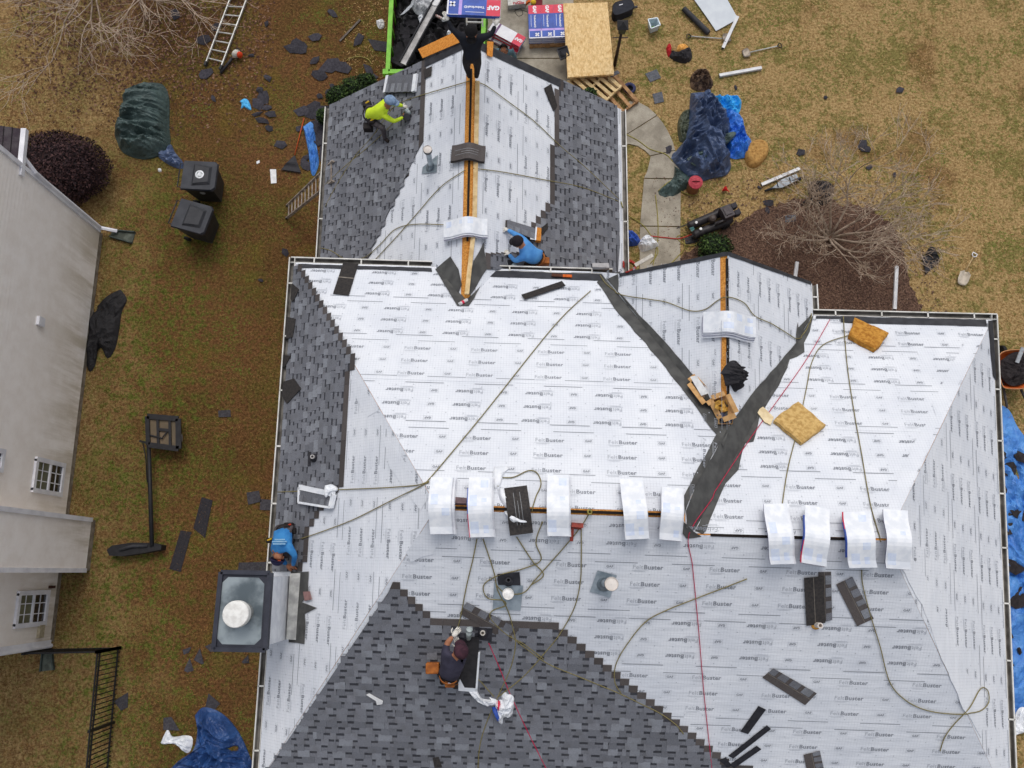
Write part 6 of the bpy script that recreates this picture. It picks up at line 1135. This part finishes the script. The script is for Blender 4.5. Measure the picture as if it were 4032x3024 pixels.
# ---------------------------------------------------------------- ropes and strings over the roof
RP = [('rope from the person in black down past the person in yellow', [(1852, 322), (1640, 385), (1560, 420), (1520, 470), (1470, 540), (1400, 620), (1330, 730), (1285, 815)]), ('rope crossing the left garage slope under the ladder', [(1600, 440), (1520, 520), (1450, 585), (1370, 650), (1285, 728)]), ('rope from the garage ridge down the upper right slope', [(1866, 325), (1910, 340), (2000, 405), (2100, 480), (2200, 575), (2300, 660), (2432, 785)]), ('rope across the right garage slope below the bent shingles', [(1860, 665), (1980, 680), (2150, 712), (2290, 740), (2432, 795)]), ('rope falling to the left over the garage felt', [(1836, 672), (1740, 738), (1640, 850), (1560, 940), (1476, 1030)]), ('rope curling from the grey bundle to the left gutter', [(1768, 888), (1640, 885), (1560, 905), (1500, 965), (1440, 1015), (1370, 1024), (1310, 990), (1258, 976)]),
      ('long rope from the left valley over the small gable', [(2362, 1088), (2392, 1128), (2450, 1162), (2560, 1180), (2630, 1192), (2720, 1225), (2780, 1220), (2830, 1185), (2866, 1172), (2925, 1195), (2965, 1245), (3030, 1275), (3080, 1305), (3135, 1335), (3175, 1300), (3190, 1235)]), ('thin rope running diagonally over the white back slope', [(2325, 1150), (2180, 1290), (1900, 1640), (1700, 1880), (1672, 1906)]), ('rope running level from the left eave to the left hip', [(1100, 1938), (1300, 1930), (1500, 1922), (1640, 1912), (1690, 1900)]), ('rope from the hip end to the person in blue at the chimney', [(1690, 1902), (1560, 1965), (1400, 2045), (1270, 2095), (1190, 2122)]),
      ('rope from the right gutter down to the last ridge bundle', [(3318, 1230), (3324, 1330), (3336, 1460), (3360, 1620), (3390, 1790), (3425, 1990), (3465, 2130)]), ('rope bending from the brown foam pad to the lower ridge', [(3340, 1325), (3240, 1362), (3195, 1430), (3172, 1540), (3140, 1690), (3100, 1850), (3078, 1990)]), ('long rope looping at the lower right of the front slope', [(3390, 2240), (3394, 2300), (3425, 2420), (3462, 2540), (3500, 2680), (3560, 2750), (3640, 2790), (3740, 2806), (3840, 2802), (3882, 2770), (3884, 2725), (3866, 2706), (3846, 2720), (3810, 2785), (3750, 2850), (3715, 2900), (3698, 2952)]),
      ('rope from the first bundles down to the gloved hand', [(1878, 2118), (1862, 2200), (1838, 2300), (1815, 2420), (1800, 2480)]), ('rope snaking from the bundles to the bottom edge', [(1902, 2118), (1930, 2200), (1948, 2260), (1960, 2320), (2000, 2400), (2020, 2470), (2030, 2530), (2012, 2620), (1960, 2740), (1920, 2830), (1890, 2930), (1880, 3060)]), ('rope looping around the squat white vent', [(2136, 2050), (2110, 2130), (2130, 2200), (2060, 2235), (1960, 2262), (1905, 2300), (1920, 2350), (1980, 2360), (1990, 2380), (1940, 2400), (1932, 2430), (1990, 2490), (2060, 2530), (2140, 2590)]), ('rope from the ridge knot past the vent', [(2320, 2015), (2290, 2065), (2230, 2140), (2110, 2275), (2060, 2330), (1990, 2330), (1955, 2300)]), ('rope falling straight from the ridge knot over the shingles', [(2288, 2080), (2288, 2200), (2284, 2290), (2260, 2390), (2205, 2490), (2150, 2560), (2060, 2660), (1960, 2740)]), ('rope sagging from the lower ridge to the stair stepped courses', [(2940, 2275), (2850, 2310), (2740, 2352), (2620, 2400), (2540, 2445), (2470, 2530), (2425, 2610), (2420, 2680), (2445, 2725)]), ('rope lying down the stair stepped edge of the courses', [(2010, 2500), (2080, 2555), (2160, 2610), (2280, 2660), (2430, 2722), (2530, 2770), (2600, 2805), (2660, 2848), (2690, 2885)]), ('short rope end from the person in dark grey to the white wrapper', [(1822, 2616), (1880, 2665), (1945, 2738)]), ('rope loop between the black shingles and third bundle', [(1962, 1920), (1940, 1895), (1960, 1885), (2020, 1884), (2080, 1858), (2115, 1868), (2130, 1910), (2110, 1960), (2095, 2010)]), ('rope ends hanging below the unwrapped black shingles', [(2034, 2110), (2060, 2150), (2100, 2210), (2140, 2260), (2090, 2300)])]
for lb, p in RP: rope('rope', lb, 'rope', p, .0095, BR_)
STR = M('string_red', (196, 44, 84), (178, 36, 72), 30, .7)
rope('chalk_string', 'taut red string from the right gutter along the valley and down the front slope', 'string', [(3266, 1262), (3160, 1440), (2960, 1720), (2800, 1960), (2712, 2098), (2726, 2230), (2748, 2460), (2772, 2740), (2806, 3060)], .007, STR, k=10); rope('chalk_string', 'red string crossing the finished shingles to the bottom edge', 'string', [(1925, 2528), (1965, 2620), (2010, 2730), (2080, 2880), (2170, 3060)], .008, STR)
tag(MB().tube([at(1410+10*math.cos(t)*5, 250-90*math.sin(t)*.3, .03) for t in [i*.3 for i in range(10)]], .012, 5).build('rope', YR), 'yellow rope arc lying on the grass by the dumpster', 'rope')
knot = MB()
for k in range(3): knot.lathe(Fp.on(2322, 2016, .05+.02*k), V((.3*k, .2, 1)), [(.03, -.012), (.045, 0), (.03, .012), (.02, 0), (.03, -.012)], 12)
tag(knot.build('rope_knot', YR, None, True), 'yellow rope knot tied at the main ridge slot', 'knot')
# strips of wrapper around the person in dark grey
pslab('membrane_sheet', 'black membrane strip in white backing beside the person in dark grey', 'membrane', Fp, [(1832, 2500), (1888, 2502), (1878, 2700), (1828, 2698), (1806, 2650)], .012, M('membrane_black', (44, 43, 45), (54, 52, 54), 10, .85), .05)
for q, lb in (([(1884, 2560), (1892, 2556), (1880, 2716), (1872, 2716)], 'narrow white backing edge right of the black membrane'), ([(1806, 2652), (1830, 2698), (1880, 2702), (1876, 2716), (1806, 2710)], 'white backing corner under the black membrane')): pslab('backing_strip', lb, 'backing', Fp, q, .01, WPLAS, .055)
drape('torn_wrapper', 'long white wrapper twisted down from the black membrane', 'wrapper', Fp, [(1836, 2706), (1875, 2712), (1900, 2745), (1950, 2752), (1975, 2765), (1940, 2775), (1890, 2764), (1860, 2740)], .04, WPLAS, 105, .06, 5, 9, 60)
wr_ = drape('torn_wrapper', 'large white wrapper with blue print on the finished shingles', 'wrapper', Fp, [(1925, 2740), (1965, 2745), (1985, 2720), (2020, 2726), (2026, 2760), (2014, 2820), (1985, 2822), (1978, 2850), (1962, 2840), (1945, 2790), (1950, 2765)], .06, WPLAS, 106, .08, 4.5, 12, 80)
drape('blue_print', None, None, Fp, [(1938, 2778), (1960, 2780), (1972, 2820), (1962, 2828), (1950, 2800)], .09, BLU, 107, .03, 5, 6, 30, parent=wr_, h0=.06); drape('red_print', None, None, Fp, [(1962, 2752), (1970, 2756), (1964, 2782), (1958, 2780)], .1, RED, 108, .02, 5, 5, 20, parent=wr_, h0=.06)
# ---------------------------------------------------------------- the roofing crew
SKIN = M('skin_tan', (172, 118, 88), (150, 98, 72), 6, .6); GLOVE = M('glove_white', (230, 226, 216), (206, 202, 192), 14, .8); HAIR = M('hair_black', (30, 26, 26), None, 20, .8)
def hand(mb, w_, d, pn, mi, sc=1., curl=.5):
    d = d.normalized(); pn = (pn-d*pn.dot(d)).normalized(); s = d.cross(pn)
    mb.ell(w_+d*.05*sc, s*.042*sc, pn*.018*sc, d*.055*sc, 8, 6, mi)
    for k, (off, ln) in enumerate(((-.032, .062), (-.011, .074), (.011, .07), (.031, .055))):
        b = w_+d*.092*sc+s*off*sc; f1 = (d*math.cos(curl*.6)-pn*math.sin(curl*.6)).normalized(); f2 = (d*math.cos(curl*1.8)-pn*math.sin(curl*1.8)).normalized()
        mb.tube([b-d*.02*sc, b+f1*ln*.55*sc, b+(f1*.55+f2*.5)*ln*sc], [.0105*sc, .0095*sc, .007*sc], 6, mi)
    b = w_+d*.03*sc+s*-.038*sc; mb.tube([b, b+(d*.5-s*.8)*.035*sc, b+(d*.9-s*.7-pn*.3)*.06*sc], [.013*sc, .011*sc, .008*sc], 6, mi)
SEG = [('pelvis', 'spine', 'shirt'), ('spine', 'chest', 'shirt'), ('chest', 'neck', 'shirt'), ('neck', 'head', 'skin'), ('head', 'crown', 'skin')]
for s_ in 'LR': SEG += [('chest', 'sh'+s_, 'shirt'), ('sh'+s_, 'el'+s_, 'shirt'), ('el'+s_, 'wr'+s_, 'sleeve'), ('pelvis', 'hip'+s_, 'pants'), ('hip'+s_, 'kn'+s_, 'pants'), ('kn'+s_, 'an'+s_, 'pants'), ('an'+s_, 'toe'+s_, 'shoe')]
RAD = {'pelvis': .145, 'spine': .14, 'chest': .155, 'neck': .062, 'head': .098, 'crown': .07, 'sh': .075, 'el': .05, 'wr': .036, 'hip': .105, 'kn': .066, 'an': .048, 'toe': .042}
def person(label, pl, J, shirt, pants, sleeve=None, gl=(None, None), shoe=None, loc=None, face=None, bulk=1.):
    P = {k: (v if isinstance(v, V) else pl.on(v[0], v[1], v[2])) for k, v in J.items()}; names = list(P)
    me = bpy.data.meshes.new('sk'); me.from_pydata([P[n] for n in names], [(names.index(a), names.index(b)) for a, b, m in SEG], []); o = bpy.data.objects.new('sk', me); C.objects.link(o)
    o.modifiers.new('skin', 'SKIN'); sv = me.skin_vertices[0].data
    for i, n in enumerate(names):
        r = RAD[n[:-1]] if n[-1] in 'LR' and n[:-1] in RAD else RAD[n]; r *= bulk if n not in ('head', 'crown', 'neck') else 1; sv[i].radius = (r, r); sv[i].use_root = (n == 'pelvis')
    ss = o.modifiers.new('sub', 'SUBSURF'); ss.levels = 2; ss.render_levels = 2; bpy.context.view_layer.update()
    ev = bpy.data.meshes.new_from_object(o.evaluated_get(bpy.context.evaluated_depsgraph_get())); mb = MB(); idx = {'shirt': 0, 'sleeve': 1, 'skin': 2, 'pants': 3, 'shoe': 4}
    mb.v = [v.co.copy() for v in ev.vertices]
    for p in ev.polygons:
        c = p.center; best = None
        for a, b, m in SEG:
            A_, B_ = P[a], P[b]; d = B_-A_; t = max(0, min(1, (c-A_).dot(d)/d.length_squared)); q = (c-(A_+d*t)).length
            if a == 'head': q -= .03
            if best is None or q < best[0]: best = (q, m, t, a)
        m = best[1]
        if best[3] == 'pelvis' and m == 'shirt' and best[2] < .35: m = 'pants'
        if best[3] == 'chest' and m == 'shirt' and best[2] > .85 and (c-P['neck']).length < .07: m = 'skin'
        mb.f.append(tuple(p.vertices)); mb.m.append(idx[m])
    bpy.data.objects.remove(o); bpy.data.meshes.remove(me); bpy.data.meshes.remove(ev)
    mats = [shirt, sleeve or shirt, SKIN, pants, shoe or M('boot_dark', (48, 38, 34), (36, 30, 28), 9, .7)]
    for k, s_ in enumerate('LR'):
        g = gl[k]; mi = 2
        if g is not None:
            if g not in mats: mats.append(g)
            mi = mats.index(g)
        hand(mb, P['wr'+s_], P['wr'+s_]-P['el'+s_], V((0, 0, 1)), mi, 1.12)
    # ears and nose on the same skin
    up = (P['crown']-P['neck']).normalized(); fw = (face if face is not None else (P['head']-P['spine'])); fw = (fw-up*fw.dot(up)).normalized(); sd2 = up.cross(fw); h = P['head']
    mb.ell(h+fw*.1-up*.005, sd2*.016, up*.024, fw*.02, 6, 5, 2)
    for e in (-1, 1): mb.ell(h+sd2*.098*e, fw*.022, sd2*.012, up*.032, 6, 5, 2)
    root = thing('person', label, 'person', loc if loc is not None else P['pelvis']); mb.build('body', mats, root, True)
    for e in (-1, 1): MB().ell(h+fw*.088+sd2*.034*e+up*.022, sd2*.011, up*.008, fw*.01, 6, 5).build('eye', M('eye_dark', (40, 30, 28)), root, True)
    MB().tube([h+fw*.09-up*.048-sd2*.024, h+fw*.098-up*.05, h+fw*.09-up*.048+sd2*.024], .006, 5).build('mouth', M('lips', (128, 70, 62)), root, True)
    return root, P, up, fw, sd2
def cap(root, P, up, fw, sd2, mat, brim=True, back=False, hood=False, knit=False):
    h = P['head']+up*.03-(fw*.035 if hood else fw*0); f = -fw if back else fw; mb = MB(); NU, NV_ = 16, 6; lo = -.05 if hood else (.0 if knit else .02)
    for i in range(NV_+1):
        th = math.pi/2*i/NV_
        for j in range(NU): a = 2*math.pi*j/NU; mb.v.append(h+up*(lo+(.135-lo)*math.cos(th))+(sd2*math.cos(a)*.116+fw*math.sin(a)*.128)*math.sin(th))
    for i in range(NV_):
        for j in range(NU):
            if hood and i >= 2 and math.sin(2*math.pi*(j+.5)/NU) > .35: continue
            mb.f.append((i*NU+j, (i+1)*NU+j, (i+1)*NU+(j+1) % NU, i*NU+(j+1) % NU)); mb.m.append(0)
    c = mb.build('hood' if hood else ('knit_cap' if knit else 'cap'), mat, root, True); md = c.modifiers.new('t', 'SOLIDIFY'); md.thickness = .008
    if brim:
        b = MB(); n = 8
        for i in range(n+1):
            a = -1.1+2.2*i/n; b.v.append(h+up*.02+sd2*math.sin(a)*.11+f*math.cos(a)*.115); b.v.append(h+up*.005+sd2*math.sin(a)*.105+f*(.115+.085*max(0, math.cos(a*1.2))))
        for i in range(n): b.f.append((2*i, 2*i+1, 2*i+3, 2*i+2)); b.m.append(0)
        q = b.build('brim', mat, c, True); md = q.modifiers.new('t', 'SOLIDIFY'); md.thickness = .006
    return c
def belt(root, P, mat, pouches, trim=None):
    ax = (P['spine']-P['pelvis']).normalized(); x = ax.orthogonal().normalized(); y = ax.cross(x); c = P['pelvis'].lerp(P['spine'], .25)
    MB().lathe(c, ax, [(.158, -.03), (.165, -.03), (.165, .03), (.158, .03)], 20).build('tool_belt', mat, root, True)
    for k, (p, sz, m2) in enumerate(pouches):
        pb = MB().box(p, V((sz, 0, 0)), V((0, sz*.8, 0)), V((0, 0, sz*.9))).build('tool_pouch', mat, root)
        bv = pb.modifiers.new('b', 'BEVEL'); bv.width = .02; bv.segments = 2
        if m2 is not None: MB().tube([p+V((-.03, 0, sz*.7)), p+V((.05, .03, sz*1.2))], .018, 6).build('tool_handle', m2, root)
LEA = M('belt_black', (34, 28, 28), None, 10, .7); YTL = M('tool_yellow', (232, 188, 46)); ORL = M('leather_orange', (176, 104, 44), (140, 78, 30), 10, .7)
YEL = M('shirt_hiviz', (214, 240, 60), (200, 226, 44), 5, .8); BLS = M('shirt_blue', (88, 152, 214), (70, 132, 198), 5, .85); BL2 = M('shirt_azure', (60, 132, 190), (40, 108, 170), 5, .85); DKS = M('shirt_charcoal', (62, 60, 76), (50, 48, 62), 6, .85); BKS = M('shirt_black_blue', (26, 29, 38), (20, 22, 30), 6, .85); BKP = M('trousers_black', (24, 21, 23), (30, 26, 28), 6, .85); GYP = M('trousers_grey', (84, 78, 80), (66, 61, 64), 6, .85); TEAL = M('shirt_teal', (86, 112, 124), (70, 94, 106), 6, .85); BRP = M('trousers_brown', (70, 54, 44), (54, 42, 36), 6, .85)
r_, P, u_, f_, s_ = person('person in a bright yellow shirt and pale blue cap crouching with a nail gun', WLp, dict(pelvis=(1450, 452, .52), spine=(1476, 447, .62), chest=(1506, 432, .66), neck=(1524, 417, .72), head=(1535, 404, .78), crown=(1530, 388, .88), shL=(1514, 402, .64), elL=(1560, 410, .44), wrL=(1586, 417, .22), shR=(1512, 456, .6), elR=(1552, 478, .42), wrR=(1588, 462, .2), hipL=(1452, 430, .5), knL=(1492, 424, .24), anL=(1452, 430, .1), toeL=(1446, 440, .07), hipR=(1458, 474, .48), knR=(1508, 504, .42), anR=(1516, 546, .12), toeR=(1532, 560, .05)), YEL, GYP, gl=(GLOVE, None), face=V((.9, -.1, -.3)))
cap(r_, P, u_, f_, s_, M('cap_denim', (136, 158, 184), (112, 134, 162), 16, .9)); belt(r_, P, LEA, [(WLp.on(1446, 414, .5), .09, YTL), (WLp.on(1450, 502, .42), .1, None), (WLp.on(1466, 480, .55), .07, YTL)])
def nailgun(label, pl, a, b, m1):
    g = thing('nail_gun', label, 'nail gun', pl.on(a[0], a[1], .1)); A_, B_ = pl.on(a[0], a[1], .2), pl.on(b[0], b[1], .06); MB().tube([A_, A_.lerp(B_, .7)], [.05, .045], 12).build('cylinder', m1, g, True); MB().lathe(A_, (A_-B_), [(.052, -.01), (.052, .03), (.001, .04)], 12).build('cap', m1, g); MB().tube([A_.lerp(B_, .7), B_], .022, 8).build('nose', BLKP, g); s2 = (B_-A_).cross(V((0, 0, 1))).normalized()
    MB().lathe(A_.lerp(B_, .75)+s2*.09, s2.cross(B_-A_), [(.001, -.045), (.075, -.045), (.075, .045), (.001, .045)], 16).build('coil_magazine', BLKP, g); MB().bar(A_, A_-s2*.14, .035, .04).build('handle', BLKP, g)
GN = M('gun_grey', (176, 186, 186), (140, 150, 150), 8, .4)
nailgun('grey and black nail gun in the hands of the person in yellow', WLp, (1602, 434), (1618, 458), GN); nailgun('pale and black nail gun lying above the black membrane strip', Fp, (1848, 2482), (1842, 2526), GN); nailgun('grey nail gun lying by the knees of the person in blue on the garage', WRp, (2024, 1046), (2012, 1056), GN)
hr_ = HZ(hw); r_, P, u_, f_, s_ = person('person in black standing on the garage ridge lifting a bundle', hr_, dict(pelvis=(1857, 222, .93), spine=(1857, 196, 1.12), chest=(1857, 162, 1.34), neck=(1856, 142, 1.49), head=(1855, 127, 1.6), crown=(1855, 114, 1.71), shL=(1818, 148, 1.4), elL=(1778, 112, 1.42), wrL=(1764, 80, 1.5), shR=(1896, 150, 1.4), elR=(1936, 134, 1.42), wrR=(1950, 100, 1.5), hipL=(1837, 230, .9), knL=(1838, 264, .48), anL=(1850, 302, .1), toeL=(1842, 292, .05), hipR=(1878, 230, .9), knR=(1880, 266, .48), anR=(1876, 302, .1), toeR=(1880, 290, .05)), BKS, BKP, gl=(GLOVE, GLOVE), face=V((0, 1, 0)), bulk=1.08)
cap(r_, P, u_, f_, s_, M('hood_black', (22, 20, 22), None, 8, .9), False, knit=True); MB().ell(P['neck']-f_*.07-u_*.02, s_*.1, u_*.12, f_*.05, 10, 7).build('hood', M('hood_black', (22, 20, 22)), r_, True)
bundle(HZ(hw+1.52).on(1866, 40), V((1, -.05, 0)), V((-.05, -1, 0)), 'printed blue and red bundle held up by the person in black', None)
tl = at(1983, 200, 1.56); gb0 = V((tl.x+.0, tl.y+.02, 0)); G3 = lambda x, y, z: gb0+V((x, y, z))
r_, P, u_, f_, s_ = person('person in a black hood looking up from below the gable', GR, dict(pelvis=G3(0, .12, .93), spine=G3(0, .12, 1.12), chest=G3(0, .1, 1.32), neck=G3(0, .01, 1.44), head=G3(0, -.02, 1.56), crown=G3(0, .09, 1.63), shL=G3(.19, .1, 1.36), elL=G3(.3, .1, 1.1), wrL=G3(.25, -.05, .9), shR=G3(-.19, .1, 1.36), elR=G3(-.34, .08, 1.25), wrR=G3(-.5, .02, 1.35), hipL=G3(.1, .12, .9), knL=G3(.11, .1, .48), anL=G3(.11, .14, .1), toeL=G3(.12, -.02, .05), hipR=G3(-.1, .12, .9), knR=G3(-.11, .1, .48), anR=G3(-.11, .14, .1), toeR=G3(-.12, -.02, .05)), TEAL, BKP, loc=gb0, face=V((0, -.75, .66)))
cap(r_, P, u_, f_, s_, M('hood_black', (22, 20, 22), None, 8, .9), False, hood=True)
r_, P, u_, f_, s_ = person('person in a light blue shirt and dark cap crouching on the right garage slope', WRp, dict(pelvis=(2122, 1022, .38), spine=(2100, 1008, .5), chest=(2074, 985, .56), neck=(2054, 966, .6), head=(2042, 955, .64), crown=(2034, 944, .73), shL=(2056, 1014, .5), elL=(2028, 1028, .32), wrL=(2004, 1002, .14), shR=(2060, 942, .52), elR=(2024, 920, .34), wrR=(2000, 906, .14), hipL=(2114, 1040, .36), knL=(2066, 1042, .16), anL=(2120, 1044, .1), toeL=(2142, 1046, .08), hipR=(2128, 1004, .36), knR=(2086, 996, .14), anR=(2134, 1010, .1), toeR=(2152, 1014, .08)), BLS, BRP, gl=(GLOVE, GLOVE), face=V((-.8, .3, -.4)), bulk=1.1)
cap(r_, P, u_, f_, s_, M('cap_dark', (36, 30, 36), None, 14, .9)); belt(r_, P, ORL, [(WRp.on(2146, 1030, .35), .09, None), (WRp.on(2128, 1000, .3), .07, ORL)])
r_, P, u_, f_, s_ = person('person in an azure shirt bent over at the left eave behind the chimney', Lp, dict(pelvis=(1122, 2092, .42), spine=(1115, 2114, .55), chest=(1108, 2148, .58), neck=(1100, 2172, .57), head=(1096, 2190, .55), crown=(1092, 2206, .56), shL=(1080, 2160, .52), elL=(1100, 2196, .34), wrL=(1130, 2224, .16), shR=(1140, 2156, .52), elR=(1161, 2188, .36), wrR=(1154, 2226, .15), hipL=(1104, 2086, .38), knL=(1092, 2190, .16), anL=(1098, 2110, .1), toeL=(1096, 2092, .08), hipR=(1140, 2086, .38), knR=(1122, 2196, .16), anR=(1136, 2112, .1), toeR=(1138, 2094, .08)), BL2, GYP, face=V((-.1, -.7, -.6)), bulk=1.12)
cap(r_, P, u_, f_, s_, M('cap_navy_orange', (34, 34, 64), (44, 42, 74), 10, .9), True, back=True); MB().ell(P['crown']-f_*.02+s_*.05, s_*.03, f_*.05, u_*.02, 8, 5).build('cap_panel', M('cap_orange', (226, 96, 50)), r_, True); belt(r_, P, LEA, [(Lp.on(1138, 2072, .35), .08, M('tool_red', (190, 66, 40))), (Lp.on(1062, 2128, .3), .06, YTL), (Lp.on(1150, 2090, .3), .07, None)])
bo_ = P['chest'].lerp(P['spine'], .35)+V((0, 0, .185))
for k, (yy, ww4) in enumerate(((-.03, .11), (.01, .13), (.045, .09))): MB().bar(bo_+V((-ww4, yy, -.012*k)), bo_+V((ww4, yy, -.012*k)), .022, .008).build('faded_back_print', M('print_cream', (150, 182, 200), (110, 160, 196), 60), r_)
r_, P, u_, f_, s_ = person('person in a charcoal shirt and maroon cap kneeling on the front slope', Fp, dict(pelvis=(1768, 2662, .42), spine=(1770, 2642, .54), chest=(1780, 2606, .62), neck=(1798, 2582, .66), head=(1811, 2569, .7), crown=(1817, 2560, .8), shL=(1752, 2568, .58), elL=(1758, 2536, .5), wrL=(1783, 2506, .46), shR=(1812, 2618, .56), elR=(1826, 2584, .42), wrR=(1810, 2548, .4), hipL=(1746, 2652, .4), knL=(1756, 2604, .14), anL=(1744, 2672, .1), toeL=(1740, 2694, .08), hipR=(1790, 2672, .4), knR=(1808, 2622, .14), anR=(1792, 2690, .1), toeR=(1792, 2710, .08)), DKS, BKP, sleeve=SKIN, gl=(GLOVE, GLOVE), face=V((-.1, .8, -.5)), bulk=1.1)
cap(r_, P, u_, f_, s_, M('cap_maroon', (70, 42, 52), (54, 32, 42), 14, .9)); belt(r_, P, ORL, [(Fp.on(1772, 2690, .3), .08, WHT), (Fp.on(1704, 2630, .25), .11, None), (Fp.on(1790, 2684, .3), .06, ORL)])
ladder('aluminium ladder raised to the gable peak behind the person in black', at(1836, -150, .1), hr_.on(1838, 96, -.1), at(1898, -150, .1), hr_.on(1900, 98, -.1), 18, ALU)
